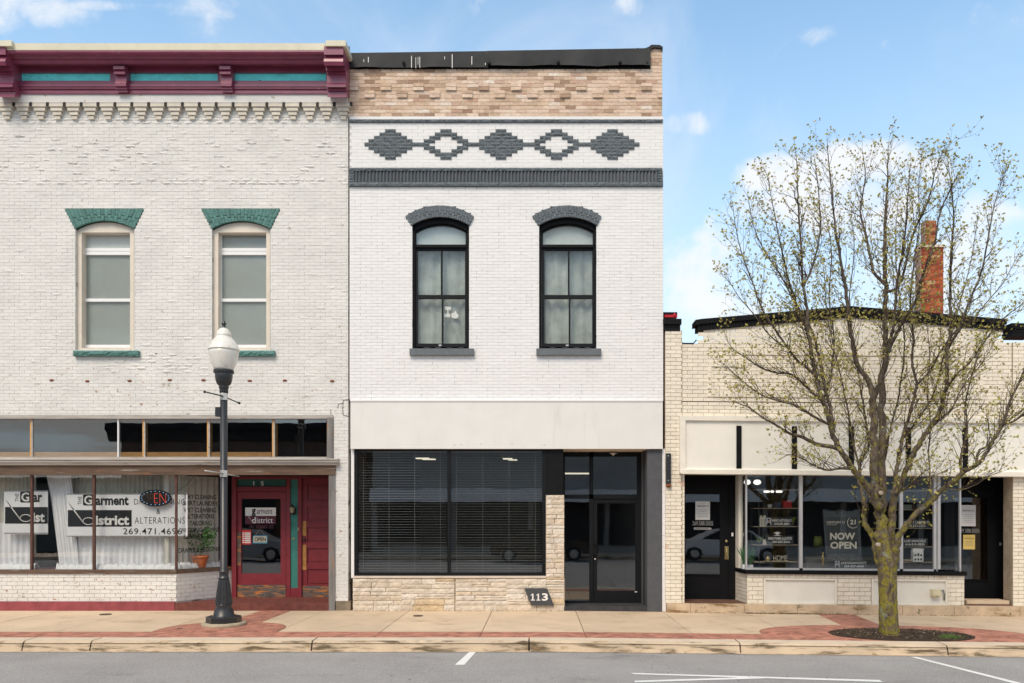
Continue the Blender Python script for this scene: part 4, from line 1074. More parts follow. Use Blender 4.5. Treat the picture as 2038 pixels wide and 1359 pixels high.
# diamond field: snap bricks to an 11 px grid so that the figures step as laid
H9 = .0662; zt9 = PZ(244.3); rows = 14
wst = MB()
for r in range(rows):
    z1 = zt9-r*H9; z0 = z1-H9; pyc = 1215-(z0+z1)/2*100
    px = 695.5
    cols = []; p = 688.5+(11 if r % 2 else 0)
    while p < 1320:
        q = p+22; a, b = max(p, 695.5), min(q, 1320)
        # split a brick where the colour changes inside it
        cuts = [a]
        prev = dia_dark(a+.6, pyc); x = a
        while x < b-1:
            x += 1
            cur = dia_dark(x, pyc)
            if cur != prev and x-cuts[-1] > 3 and b-x > 3: cuts.append(x); prev = cur
            elif cur != prev: prev = cur
        cuts.append(b)
        for u0, u1 in zip(cuts[:-1], cuts[1:]):
            if u1-u0 < 1.5: continue
            dk = dia_dark((u0+u1)/2, pyc); w = (u1-u0)/100-.004
            if dk: place_piece('dark_brick', shared_brick(round(w, 3), round(H9-.004, 4), .016, m_dark, 0, .05, 6, 'dark_brick'), MBD, (PX((u0+u1)/2), -.024, z0+.002))
            else: add_at(wst, brick_verts(w, H9-.003, 0, .02), PX((u0+u1)/2), random.uniform(-.001, .001), z0+.0015)
        p = q
wst.build('painted_brickwork', m_midbrick, MBD, kind='stuff')
m = MB(); m.box(ML, MR, .0055, .3, PZ(372), PZ(232)); m.build('frieze_backing', m_midback, MBD)
m = MB(); m.box(ML, MR, -.008, .02, PZ(238.3), PZ(232)); m.build('painted_course', m_midbrick, MBD)
# slim rock-faced string course and the two courses round the fluted band
def course(py0, py1, name='dark_brick', proud=.035, a0=695.5, a1=1318.5, w=21.6, rough=.016):
    p = a0-random.uniform(0, 10)
    while p < a1:
        q = p+w*random.uniform(.97, 1.03); a, b = max(p, a0), min(q, a1)
        if b-a > 4: place_piece(name, shared_brick(round((b-a)/100-.004, 2), round((py1-py0)/100-.004, 4), rough, m_dark, 0, .06, 6, name), MBD, (PX((a+b)/2), -proud, PZ(py1)+.002))
        p = q
course(238.5, 244.3); course(335.3, 341.8, proud=.05); course(364.3, 371.8, proud=.05)
for k in range(4): course(342+k*5.55, 342+(k+1)*5.55, a0=695.5, a1=705.5, w=30, proud=.04); course(342+k*5.55, 342+(k+1)*5.55, a0=1308, a1=1318.5, w=30, proud=.04)
m = MB(); pw = 6.85/100
me_ = MB(); me_.v = [(-pw/2, 0, 0), (.010, -.046, 0), (pw/2, 0, 0), (-pw/2, 0, .221), (.010, -.046, .221), (pw/2, 0, .221)]
me_.f = [(0, 1, 4, 3), (1, 2, 5, 4), (3, 4, 5), (2, 1, 0)]; me_.m = [0]*4; me_.sm = [False]*4
flute = me_.mesh('fluted_brick', m_darkflat)
for i in range(88):
    px = 706+6.85*(i+.5)
    if px > 1306.5: break
    o = place_piece('fluted_brick', flute, MBD, (PX(px), -.004+random.uniform(-.003, .003), PZ(364.1)))
# tan brick parapet
def tan_dj(x, z):
    px = 1070+100*x; py = 1215-100*z; r = int((py-137.2)/7.3); t = (px-692.5)/64.8; t = (t-math.floor(t))*64.8
    if r in (4, 5) and t < 21.6: return .03
    if r in (6, 7) and 32.4 < t < 54: return .03
    if r == 6: return -.004
    return 0
brickwall(MBD, PX(692.5), PX(1318), PZ(232), PZ(137.2), .216, .073, -.002, full, m_tan, m_tanback, 300, 'brick', gap=.010, deep=.008, jit=.002, dj=tan_dj, offf=lambda r: {4: 0, 5: 0, 6: .5, 7: .5}.get(r, .5 if r % 2 else 0), wname='parapet', bgrow=.3, stuffname='tan_brickwork')
brickwall(MBD, PX(1294.5), PX(1318), PZ(137.2), PZ(96), .117, .073, -.002, full, m_tan, m_tanback, 0, gap=.010, deep=.008, wname='parapet_stub', bgrow=.3, stuffname='tan_brickwork')
m = MB(); rnd = random.Random(2)
pts = [(1268, 98), (1279, 100), (1290, 96), (1296, 91.5), (1312, 92), (1318.5, 95.5), (1318, 105), (1316, 98), (1300, 97), (1294, 101), (1280, 103)]
m.prism([(PX(a), PZ(b)) for a, b in pts], -.05, .3); m.build('crumpled_flashing', m_flash, MBD)
# membrane over the parapet: two sheets, the right one rippling
def sheet(a, b, topl, topr, botf, Y):
    m = MB(); n = 50; G = []
    for i in range(n+1):
        px = a+(b-a)*i/n; t = topl+(topr-topl)*i/n; bt = botf(px)
        col = []
        for k in range(5):
            f = k/4; yy = Y-.028*max(0, math.sin(px*.045)*f)-.012*mnoise.noise(Vector((px*.06, f*2, 3)))*f
            col.append(len(m.v)); m.v.append((PX(px), yy, PZ(t+(bt-t)*f)))
        G.append(col)
    for i in range(n):
        m.f.append((G[i][0], G[i+1][0], G[i+1][0]+0, G[i][0])) if False else None
        for k in range(4): m.f.append((G[i][k+1], G[i+1][k+1], G[i+1][k], G[i][k])); m.m.append(0); m.sm.append(True)
    # turned over the top
    n0 = len(m.v); m.v += [(PX(a), .3, PZ(topl)), (PX(b), .3, PZ(topr))]; m.f.append((G[0][0], G[n][0], n0+1, n0)); m.m.append(0); m.sm.append(False)
    return m
sheet(692.5, 972, 108.3, 104.5, lambda x: 137.6-.9*(x-692)/280, -.055).build('roof_membrane', m_flash, MBD)
sheet(969, 1293.5, 105.0, 99.5, lambda x: 134.8+1.6*math.sin((x-985)*.042)-.6, -.07).build('roof_membrane', m_flash, MBD)
for px, py in ((805, 130), (974, 131), (1111, 129), (1233, 129), (1287, 131)):
    m = MB(); x, y, z = P(px, py); m.lathe(0, 0, [(.035, 0), (.033, .008), (.012, .012)], 14); m.v = [(x+p[0], -.085-p[2], z+p[1]) for p in m.v]; m.build('fixing_disc', m_black, MBD)
rnd = random.Random(12)
for px, c0, c1 in ((724, 118, 123), (733, 113, 124), (819, 111, 134), (827.5, 114, 135), (832, 113, 128), (835.5, 113, 134), (885, 112, 118), (900, 108, 134), (939, 112, 128), (966, 125, 129)):
    m = MB(); w = rnd.uniform(.35, .8); m.pbox(px-w, px+w, c0, c1, -.078, -.05); m.build('bird_lime_streak', m_whiteink, MBD)
m = MB(); m.box(ML-.02, MR-.26, .0, .3, PZ(140), PZ(106)); m.build('parapet_core', m_black, MBD)
outer(MBD, ML+.01, MR-.003, .28, 11, gnd(1)-.1, PZ(104)-.1, m_side)
# arched upper windows
def mid_window(a, b, k):
    w = thing('window', (PX((a+b)/2), 0, PZ(693)), None, None); w.parent = MBD; w.location -= MBD.location
    q = lambda x: a+(x-820.5)*(b-a)/113.
    Y = .06
    A = arc(PX(q(820.5)), PZ(450), PX(q(877)), PZ(433.5), PX(q(933.5)), PZ(450)); Bn = arc(PX(q(825)), PZ(457.5), PX(q(877)), PZ(441.8), PX(q(929)), PZ(457.5))
    m = MB(); pa = [A(i/16) for i in range(17)]; pb = [Bn(i/16) for i in range(17)]
    for i in range(16): m.prism([pb[i], pb[i+1], (pa[i+1][0], pa[i+1][1]+.02), (pa[i][0], pa[i][1]+.02)], Y, .24)
    m.box(PX(q(820.5)), PX(q(825)), Y, .24, PZ(692.5), PZ(452)); m.box(PX(q(929)), PX(q(934.5)), Y, .24, PZ(692.5), PZ(452))
    m.pbox(q(824), q(930.5), 486.5, 491.8, Y+.0, .24)
    m.build('outer_frame', m_black, w)
    Y = .11
    m = MB(); pc = [(p[0], p[1]-.012) for p in pb]
    for i in range(16): m.prism([(p[0], p[1]) for p in (( pc[i][0], pc[i][1]-.014), (pc[i+1][0], pc[i+1][1]-.014), pc[i+1], pc[i])], Y, Y+.06)
    for r in ((825, 828, 458, 486), (926.5, 929.5, 458, 486)): m.pbox(q(r[0]), q(r[1]), r[2], r[3], Y, Y+.06)
    for r in ((826, 831, 492, 690), (925.5, 931, 492, 690), (831, 925.5, 492, 497.8), (831, 925.5, 586.8, 594), (831, 925.5, 683.5, 690), (877.3, 880.6, 497.8, 586.8), (879, 882.2, 594, 683.5)):
        m.pbox(q(r[0]), q(r[1]), r[2], r[3], Y, Y+.06)
    m.build('sash', m_blackframe, w)
    m = MB(); m.pbox(q(873), q(878.5), 685.5, 688.5, Y-.006, Y); m.build('sash_lift', m_galv, w)
    m = MB(); m.prism(pc+[(PX(q(929)), PZ(487)), (PX(q(825)), PZ(487))], Y+.03, Y+.036); m.build('transom_pane', m_gl_up, w)
    for r in ((830, 878.5, 497, 588), (879.5, 927, 497, 588), (830, 880, 593, 684), (881, 927, 593, 684)):
        m = MB(); m.pbox(q(r[0]), q(r[1]), r[2], r[3], Y+.03, Y+.036); m.build('pane', m_gl_up, w)
    m = MB(); m.pbox(q(823), q(931), 436, 489, Y+.10, Y+.105); m.build('blind', m_blind_sky, w)
    # gathered curtain
    rnd = random.Random(k+40); m = MB(); G = []; ph = 0; n = 40
    for i in range(n+1):
        ph += rnd.uniform(.4, 1.1); col = []
        for j in range(5): col.append(len(m.v)); m.v.append((PX(q(822+111*i/n), Y+.14), Y+.16+.02*math.sin(ph+j*.3), PZ(690-j*50, .2)))
        G.append(col)
    for i in range(n):
        for j in range(4): m.f.append((G[i][j], G[i+1][j], G[i+1][j+1], G[i][j+1])); m.m.append(0); m.sm.append(True)
    m.build('curtain', m_curtgrey, w)
    ar = thing('window_arch', (PX((a+b)/2), 0, PZ(450)), None, None); ar.parent = MBD; ar.location -= MBD.location
    inn = arc(PX(q(820)), PZ(449.5), PX(q(877)), PZ(433), PX(q(934)), PZ(449.5)); out = arc(PX(q(806.5)), PZ(431), PX(q(875)), PZ(409.3), PX(q(943.5)), PZ(431))
    m = MB(); m.prism([inn(i/16) for i in range(17)]+[out(1-i/16) for i in range(17)], .004, .25); m.build('arch_core', m_blackframe, ar)
    voussoirs(ar, 25, inn, out, .004, m_dark, 2, .035, .0045, .006)
    m = MB(); m.pbox(q(815), q(943), 693.2, 706.3, -.075, .2); m.build('sill', m_darkflat, w)
    if k == 0:
        m = MB(); m.pbox(885.5, 897.5, 610, 616.5, Y+.085, Y+.088); m.pbox(890, 892.5, 616.6, 624, Y+.085, Y+.088); m.pbox(884, 896, 624.1, 631, Y+.085, Y+.088)
        m.prism([P(px_, py_, Y+.085)[::2] for px_, py_ in ((898, 624), (903, 622), (907, 618), (910, 625), (913, 626), (911, 633), (904, 634), (899, 631))], Y+.085, Y+.088)
        m.build('paper_cutout', m_whiteink, w)
mid_window(*mw[0], 0); mid_window(*mw[1], 1)
# small dark vent dots in the curtain head: none. Stucco fascia
m = MB(); m.box(PX(697.5, -.1), PX(1319, -.1), -.10, .25, PZ(893, -.1), PZ(799, -.1)); m.build('fascia_panel', m_fascia, MBD)
m = MB(); m.box(PX(697, -.11), PX(1319.5, -.11), -.115, .02, PZ(798.8, -.11), PZ(796, -.11)); m.build('fascia_cap', m_midbrick, MBD)
for px in (905, 918, 957, 1019, 1083):
    m = MB(); x, y, z = P(px, 884+random.uniform(-2, 2), -.1); m.box(x-.006, x+.006, -.104, -.1, z-.006, z+.006); m.build('fixing_hole', m_black, MBD)
# side strips
m = MB(); m.box(PX(699), PX(705), -.012, .2, PZ(1150), PZ(892)); m.build('side_strip', m_midbrick, MBD)
brickwall(MBD, PX(1317.5), PX(1325), -.02, PZ(893), .12, .22, -.012, full, m_midbrick, m_midback, 0, gap=.004, deep=.006, bgrow=.4, wname='side_strip', stuffname='painted_brickwork')
# shop window
sw_ = thing('shop_window', (PX(893), 0, PZ(1146)), None, None); sw_.parent = MBD; sw_.location -= MBD.location
m = MB()
for r in ((705, 711.5, 893, 1146), (1079, 1086, 893, 1146), (711.5, 1079, 893, 897.5), (711.5, 1079, 1139.5, 1146), (890.5, 896.5, 897.5, 1139.5)): m.pbox(*r, -.02, .08)
m.build('frame', m_blackframe, sw_)
for a, b in ((711, 891), (896, 1080)):
    m = MB(); m.pbox(a, b, 897, 1140, .03, .036); m.build('pane', m_gl_shop, sw_)
# venetian blinds
def blind(a, b, label):
    e = thing('venetian_blind', P((a+b)/2, 898, .16), label, 'blind')
    x0, x1 = PX(a, .16), PX(b, .16); n = 47
    sl = MB(); sl.v = [(x0, -.009, -.0032), (x1, -.009, -.0032), (x1, .009, .0), (x0, .009, .0), (x0, -.009, .0012), (x1, -.009, .0012), (x1, .009, .0022), (x0, .009, .0022)]
    sl.f = [(0, 1, 5, 4), (1, 2, 6, 5), (2, 3, 7, 6), (3, 0, 4, 7), (4, 5, 6, 7), (3, 2, 1, 0)]; sl.m = [0]*6; sl.sm = [False]*6
    me = sl.mesh('slat', m_slat)
    for i in range(n):
        z = PZ(900+236*i/(n-1), .16); o = link('slat', me, e, (0, .16, z)); o.rotation_euler = (random.uniform(-.05, .05), random.uniform(-.0012, .0012), 0)
    for t in (.06, .35, .64, .93):
        m = MB(); X = x0+(x1-x0)*t; m.box(X-.0025, X+.0025, .142, .145, PZ(1138, .16), PZ(898, .16)); m.build('ladder_cord', m_slat, e)
    m = MB(); m.box(x0, x1, .14, .18, PZ(900, .16), PZ(896, .16)); m.build('head_rail', m_slat, e)
blind(713, 889, 'white venetian blind in the left pane of the wide shop window'); blind(898, 1078, 'white venetian blind in the right pane of the wide shop window')
# interior
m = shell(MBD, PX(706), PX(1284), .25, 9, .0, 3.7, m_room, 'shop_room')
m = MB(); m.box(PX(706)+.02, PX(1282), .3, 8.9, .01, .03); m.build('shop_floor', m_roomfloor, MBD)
m_tube_l = emit('lit_tube', (1., .93, .72), 1.0)
for (px, py, Y, w, d, lab) in ((843, 914, 1.6, .28, .5, 'lit ceiling fixture seen in the left pane of the wide shop window'), (1011, 915, 1.9, .20, .6, 'lit ceiling fixture seen in the right pane of the wide shop window'), (1146, 943, 4.2, .8, .4, 'lit ceiling fixture seen through the narrow sidelight pane')):
    x = PX(px, Y); z = PZ(py, Y); e = thing('ceiling_light', (x, Y, z), lab, 'light')
    m = MB(); m.box(x-w/2-.04, x+w/2+.04, Y-d/2-.04, Y+d/2+.04, z+.02, z+.08); m.build('housing', m_room, e)
    for s_ in (-1, 1):
        m = MB(); m.box(x-w/2, x+w/2, Y+s_*d*.28-.05, Y+s_*d*.28+.05, z, z+.019) if px > 1100 else m.box(x-w/2+(.1 if s_ > 0 else 0), x+w/2+(.1 if s_ > 0 else 0), Y+s_*d*.3-.09, Y+s_*d*.3+.09, z, z+.019); m.build('tube', m_tube_l, e)
m = MB(); m.box(PX(716, 3), PX(830, 3), 3, 3.6, .03, 1.25); m.box(PX(940, 3.4), PX(1050, 3.4), 3.4, 4, .03, .8); m.build('counter', m_room, MBD)
# stone base and pier, every stone its own piece
m = MB(); m.pbox(703, 1086.5, 1146.2, 1150.5, -.065, .1); m.build('stone_sill', m_stonesill, MBD)
m = MB(); m.box(PX(703), PX(1124), -.02, .22, gnd(.5)-.04, PZ(1150.5)); m.box(PX(1086.5), PX(1122), -.02, .22, PZ(1150.5), PZ(985)); m.build('stone_backing', m_stoneback, MBD)
def stone(a, b, c, d, proud):
    m = MB(); w = (b-a)/100-.008; h = (d-c)/100-.008; nx = max(2, int(w/.05)); nz = 2; G = {}
    for i in range(nx+1):
        for k in range(nz+1):
            e = i in (0, nx) or k in (0, nz); j = random.uniform
            G[i, k] = len(m.v); m.v.append((PX((a+b)/2)-w/2+w*i/nx+(0 if i in (0, nx) and 0 else j(-.004, .004)), -proud-(j(-.003, .003) if e else j(.0, .011)), PZ(d)+.004+h*k/nz+j(-.003, .003)))
    for i in range(nx):
        for k in range(nz):
            q = (G[i, k], G[i+1, k], G[i+1, k+1], G[i, k+1]); m.f += [(q[0], q[1], q[2]), (q[0], q[2], q[3])]; m.m += [0, 0]; m.sm += [False]*2
    n = len(m.v); x0, x1 = PX((a+b)/2)-w/2, PX((a+b)/2)+w/2; z0, z1 = PZ(d)+.004, PZ(d)+.004+h
    m.v += [(x0, -.02, z0), (x1, -.02, z0), (x1, -.02, z1), (x0, -.02, z1)]
    bot = [G[i, 0] for i in range(nx+1)]; top = [G[i, nz] for i in range(nx+1)]
    m.f += [tuple([n, n+1]+bot[::-1]), tuple(top+[n+2, n+3]), tuple([n]+[G[0, k] for k in range(nz+1)]+[n+3]), tuple([n+1, n+2]+[G[nx, k] for k in range(nz, -1, -1)])]
    m.m += [0]*4; m.sm += [False]*4; m.build('stone', m_stone, MBD)
random.seed(21)
ylines = [1151, 1162, 1170.5, 1181, 1191.5, 1203, 1215.5]
ylines2 = [1151, 1158, 1168, 1177, 1184.5, 1194.5, 1203.5, 1215.5]
def rowfill(x0, x1, ys, wmin, wmax):
    for c, d in zip(ys[:-1], ys[1:]):
        p = x0
        while p < x1-6:
            q = min(p+random.uniform(wmin, wmax), x1)
            if x1-q < 14: q = x1
            if q-p > 34 and d-c > 9.5 and random.random() < .3: mid = (c+d)/2; stone(p, q, c, mid, .04+random.uniform(0, .012)); stone(p, q, mid, d, .04+random.uniform(0, .012))
            else: stone(p, q, c, d, .04+random.uniform(0, .016))
            p = q
xs_ = [703, 800, 905, 1010, 1087]
for i, (a, b) in enumerate(zip(xs_[:-1], xs_[1:])): rowfill(a+(random.uniform(-3, 3) if i else 0), b, ylines if i % 2 else ylines2, 22, 64)
rowfill(1087, 1123, [985, 993, 1003.5, 1011, 1024, 1032, 1045, 1052, 1063, 1070, 1081, 1093, 1101, 1112, 1119, 1130, 1141, 1148, 1158, 1168, 1179, 1190, 1203, 1216], 11, 26)
m = MB(); m.pbox(1086.2, 1121, 893, 985, -.03, .2); m.build('black_panel', m_black, MBD)
# plaque
e = thing('number_plaque', P(1073, 1206, -.1), 'slanted slate plaque with house number one one three on the stone base', 'plaque')
m = MB(); m.prism([P(px, py, -.1)[::2] for px, py in ((1043.5, 1171), (1089, 1171.5), (1103, 1205.5), (1057, 1204.5))], -.105, -.085); m.build('plate', M('slate_plate', (.06, .066, .075), .6, .15, 8), e)
def one(a, b, c, d):    # serif numeral one
    w = b-a; m = MB(); Y = -.108
    m.pbox(a+w*.36, a+w*.68, c+.5, d-1.6, Y, Y+.002); m.pbox(a+w*.08, b-w*.0, d-1.6, d, Y, Y+.002)
    m.prism([P(px, py, Y)[::2] for px, py in ((a+w*.05, c+4.6), (a+w*.36, c+2.6), (a+w*.36, c+.5), (a+w*.62, c-.6), (a+w*.3, c+1.4), (a, c+3.4))], Y, Y+.002)
    m.build('numeral', m_whiteink, e)
one(1056, 1064.5, 1181, 1195); one(1067, 1075.5, 1181, 1195); text('3', 1078.5, 1090.5, 1180.5, 1195.5, -.108, m_whiteink, e, .03)
# entry
YE = .6
m = MB(); m.box(PX(1123, 0), PX(1287), -.02, 1.2, gnd(1.5)-.03, .085); m.build('entry_step', M('black_stone_step', (.045, .045, .05), .5, .3, 8, .3, 40), MBD)
m = MB(); m.box(PX(1120), PX(1290), -.09, YE+.3, PZ(893.6, -.1), PZ(888)); m.build('entry_soffit', M('tan_soffit', (.8, .66, .5), .8), MBD)
m = MB(); x, y, z = P(1220, 902, .45); m.lathe(x, .42, [(.01, z-.05), (.04, z-.02), (.09, z)], 8); m.build('peeling_patch', m_beige, MBD)
m = MB(); m.box(PX(1288), PX(1317.4), -.025, YE+.4, gnd(2)-.03, PZ(893.6)-.002); m.build('grey_pier', m_pier, MBD)
m = MB(); m.zprism([(PX(1288), -.02), (PX(1288)-.002, -.02), (PX(1277, YE), YE), (PX(1290), YE)], .02, PZ(893.8)); m.build('entry_reveal', m_pier, MBD)
m = MB()
for r in ((1118, 1124.5, 899, 1202), (1173, 1181, 899, 1202), (1268, 1282, 899, 1202), (1124.5, 1268, 899, 908.5), (1124.5, 1268, 984, 992.5), (1124.5, 1173, 1196, 1203)): m.pbox(*r, YE, YE+.1)
m.build('entry_frame', m_blackframe, MBD)
for r in ((1124, 1174, 908, 985), (1180, 1269, 908, 985), (1124, 1174, 992, 1197)):
    m = MB(); m.pbox(*r, YE+.04, YE+.046); m.build('side_pane', m_gl_shop, MBD)
dd = thing('door', P(1228, 1202, YE), None, None); dd.parent = MBD; dd.location -= MBD.location
m = MB()
for r in ((1181.5, 1188.5, 993.5, 1201), (1264.5, 1275, 993.5, 1201), (1188.5, 1264.5, 993.5, 1001.5), (1188.5, 1264.5, 1175.5, 1201)): m.pbox(*r, YE+.02, YE+.07)
m.build('door_frame', m_blackframe, dd); m = MB(); m.pbox(1188, 1265, 1001, 1176, YE+.04, YE+.046); m.build('glass_pane', m_gl_shop, dd)
m = MB(); m.tube([P(1183.5, 1084, YE-.0), P(1187.5, 1084, YE-.07), P(1190, 1088, YE-.08), P(1190, 1101, YE-.08), P(1187, 1105, YE-.07), P(1183, 1105, YE)], .012, 8); m.build('handle', m_black, dd)
m = MB(); x, y, z = P(1184.5, 1112.5, YE); m.lathe(0, 0, [(.016, 0), (.015, .01), (.004, .012)], 12); m.v = [(x+p[0], YE+.015-p[2], z+p[1]) for p in m.v]; m.build('lock', m_whiteink, dd)
m = MB(); m.pbox(1263, 1268, 1177, 1178.5, YE+.015, YE+.02); m.build('door_label', m_whiteink, dd)
# gap and pipe stub between the buildings
m = MB(); m.box(PX(1321), PX(1328), .02, .3, -.05, .18); m.build('rubble_gap', m_side, MBD)

# ================================================================== RIGHT BUILDING (cream glazed brick)
WARP[0] = True
RB = thing('cream_brick_shop', (6.2, 0, 0), 'single-storey cream brick shop with low gabled parapet and black coping', 'building')
RL, RR = PX(1323.5), 12.4
WARP[0] = True
Lr, Hr = .213, .0772
brickwall(RB, RL, PX(1357), PZ(1200), PZ(658), Lr, Hr, -.03, full, m_cream, m_creamback, 0, 'brick', gap=.0085, deep=.010, wname='left_pier', bgrow=.33, stuffname='pier_brickwork')
brickwall(RB, PX(1357.3), PX(1362), PZ(1200), PZ(942), Lr, Hr, -.03, full, m_cream, m_creamback, 0, 'brick', gap=.0085, deep=.010, wname='left_pier', bgrow=.33, stuffname='pier_brickwork')
gx = [(1357, 683), (1384, 683), (1385, 657), (1400, 655), (1690, 628), (1990, 651), (2000, 651), (2001, 684), (2020, 684)]
def gtop(x):
    px = 1070+x*100
    if px < 1383.5: return PZ(683)
    if px > 2001: return PZ(676)
    for (a, za), (b, zb) in zip(gx[2:6], gx[3:7]):
        if a <= px <= b: return PZ(za+(zb-za)*(px-a)/(b-a))
    return PZ(657 if px < 1500 else 651)
fr_ = []
def rb_dj(x, z):
    px = 1070+x*100; py = 1215-z*100
    o = 0
    if px < 1400: o -= .0
    return o
brickwall(RB, PX(1357.3), PX(2014), PZ(798), PZ(622), Lr, Hr, 0, full, m_cream, m_creamback, 300, 'brick', gap=.0085, deep=.010, topf=gtop, wname='wall', bgrow=.3, stuffname='cream_brickwork')
brickwall(RB, PX(1357.3), PX(2014), PZ(828), PZ(799), Lr, Hr, .012, full, m_cream, m_creamback, 0, 'brick', gap=.0085, deep=.010, wname='wall', bgrow=.28, stuffname='cream_brickwork')
# picture-frame of projecting header and soldier bricks on the gable
def soldier(px, py, w=7.6, h=12, proud=.02, nm='soldier_brick'):
    place_piece(nm, shared_brick(w/100-.008, h/100-.008, 0, m_cream, 0, .03, 3, nm), RB, (PX(px+w/2), -proud, PZ(py+h)+.004))
for i in range(53): soldier(1474+7.7*i, 693)
for i in range(8): soldier(1412+7.7*i, 717); soldier(1886+7.7*i, 717)
for k in range(2): soldier(1470, 706+12*k, 8); soldier(1878, 706+12*k, 8)
for k in range(4): soldier(1408, 729+11*k, 8, 11); soldier(1948, 729+11*k, 8, 11)
for i in range(71): soldier(1408+7.7*i, 777, 7.7, 12)
# right pier and wall beyond
brickwall(RB, PX(2014.3), RR, PZ(1200), PZ(676), Lr, Hr, -.03, full, m_cream, m_creamback, 0, gap=.0085, deep=.010, wname='right_pier', bgrow=.33, stuffname='pier_brickwork')
# coping
m = MB()
for (a, za), (b, zb) in (((1383, 637.5), (1395, 635.5)), ((1395, 635.5), (1690, 607.5)), ((1690, 607.5), (2000, 631))):
    m.prism([(PX(a), PZ(za+10)), (PX(b), PZ(zb+10)), (PX(b), PZ(zb)), (PX(a), PZ(za))], -.07, .3)
m.build('coping_slab', m_black, RB)
for (a, za, b, zb) in ((1388, 646.5, 1690, 617.7), (1690, 617.7, 1998, 641.3)):
    n = int((b-a)/7.4)
    for i in range(n):
        x0 = a+(b-a)*i/n; x1 = a+(b-a)*(i+1)/n; zz0 = za+(zb-za)*(x0-a)/(b-a); zz1 = za+(zb-za)*(x1-a)/(b-a)
        m = MB(); m.prism([(PX(x0)+.003, PZ(zz0+11.5)), (PX(x1)-.003, PZ(zz1+11.5)), (PX(x1)-.003, PZ(zz1)), (PX(x0)+.003, PZ(zz0))], -.03-random.uniform(0, .006), .28); m.build('coping_brick', m_black, RB)
m = MB(); m.pbox(1320.5, 1356.5, 634, 644.5, -.08, .35); m.pbox(1321.5, 1354, 645, 651, -.045, .33); m.pbox(1321.5, 1354, 651.5, 658.5, -.04, .33); m.build('pier_cap', m_black, RB)
m = MB(); m.pbox(2013, 2062, 637, 647, -.08, .35); m.pbox(2015, 2058, 647.5, 655, -.045, .33); m.pbox(2015, 2058, 655.5, 663, -.04, .33); m.build('pier_cap', m_black, RB)
m = MB(); m.tube([(PX(1354), .0, PZ(678)), (PX(1359), .0, PZ(683)), (PX(1380), .0, PZ(683)), (PX(1386), 0, PZ(676))], .013, 5); m.build('notch_flashing', m_black, RB)
e = thing('flue_cap', P(1335, 634, .15), 'bright red flue cap behind the black capped left pier', 'flue cap')
m = MB(); x, y, z = P(1334, 633.5, .15); m.box(x-.13, x+.125, .05, .28, z, z+.075); m.lathe(x+.07, .1, [(.05, z+.0), (.06, z+.03), (.065, z+.08)], 12); m.build('red_body', M('bright_red_paint', (.55, .012, .025), .4), e)
m = MB(); m.pbox(1320, 1348, 621, 625, .04, .3); m.build('lid', m_black, e)
outer(RB, RL+.02, RR, .28, 14, gnd(5)-.1, PZ(700), m_side)
# chimney on the roof behind
cb_ = thing('chimney', P(1850, 640, 6), None, None); cb_.parent = RB; cb_.location -= RB.location; cb_['label'] = 'tall mottled orange brick chimney stack behind the gable'
Yh = 6
m_chim = M('orange_chimney_brick', (.4, .12, .05), .9, .3, 14, .6, 50, ramp=[(0, (.15, .03, .02)), (.3, (.36, .08, .03)), (.6, (.44, .14, .05)), (.8, (.24, .05, .03)), (.9, (.5, .24, .10)), (1, (.55, .36, .22))])
WARP[0] = False
def chim(a, b, c, d, dep, lighten=False):
    x0, x1 = PX(a, Yh), PX(b, Yh); z1, z0 = PZ(c, Yh), PZ(d, Yh); H = .1; n = int((z1-z0)/H)
    st = MB()
    for k in range(n):
        z = z0+k*(z1-z0)/n; h = (z1-z0)/n
        p = x0-(.13 if k % 2 else 0)
        while p < x1:
            q = p+.26; aa, bb = max(p, x0), min(q, x1)
            if bb-aa > .03:
                place_piece('brick', shared_brick(round(bb-aa-.012, 2), round(h-.012, 3), 0, m_chim, 0, .03, 2), cb_, ((aa+bb)/2, Yh+random.uniform(-.006, .006), z+.006))
            p = q
        yy = Yh
        while yy < Yh+dep-.02:
            q2 = min(yy+.26, Yh+dep); st.box(x0-.012, x0+.01, yy+.006, q2-.006, z+.006, z+h-.006); yy = q2
    st.build('side_brickwork', M('pale_chimney_brick', (.42, .30, .24), .9, .3, 10) if 'pale_chimney_brick' not in bpy.data.materials else bpy.data.materials['pale_chimney_brick'], cb_, kind='stuff')
    m = MB(); m.box(x0+.008, x1-.008, Yh+.012, Yh+dep, z0, z1); m.build('stack_core', m_tanback, cb_)
chim(1833, 1878, 492, 690, .32); chim(1842, 1864, 438, 489, .26)
m = MB(); m.box(PX(1830, Yh), PX(1880, Yh), Yh-.03, Yh+.34, PZ(492, Yh), PZ(487, Yh)); m.build('shoulder', m_tanback, cb_)
WARP[0] = True
# sign band
m = MB(); m.pbox(1364, RR*100+1070, 834, 933, -.10, .2); m.build('sign_board', M('off_white_board', (.81, .785, .72), .7, .05, 1.5, .2, 60, spots=((.45, .35, .25), .72, .76, 5)), RB)
m = MB(); m.pbox(1353.5, 2200, 827, 836, -.15, .2); m.pbox(1353.5, 1364.5, 836.1, 941, -.15, .2)
m.extr([(-.10, PZ(931, -.1)), (-.17, PZ(934, -.17)), (-.17, PZ(942.5, -.17)), (.2, PZ(942.5, -.17)), (.2, PZ(931, -.1))], PX(1356, -.15), RR); m.build('sign_board_trim', M('cream_trim', (.79, .75, .66), .65, .06, 3, spots=((.34, .22, .12), .69, .74, 7)), RB)
for px in (1466, 1576.5, 1690, 1803.5, 1917):
    m = MB(); m.pbox(px, px+10, 846, 931, -.125, -.1); m.build('black_strip', m_black, RB)
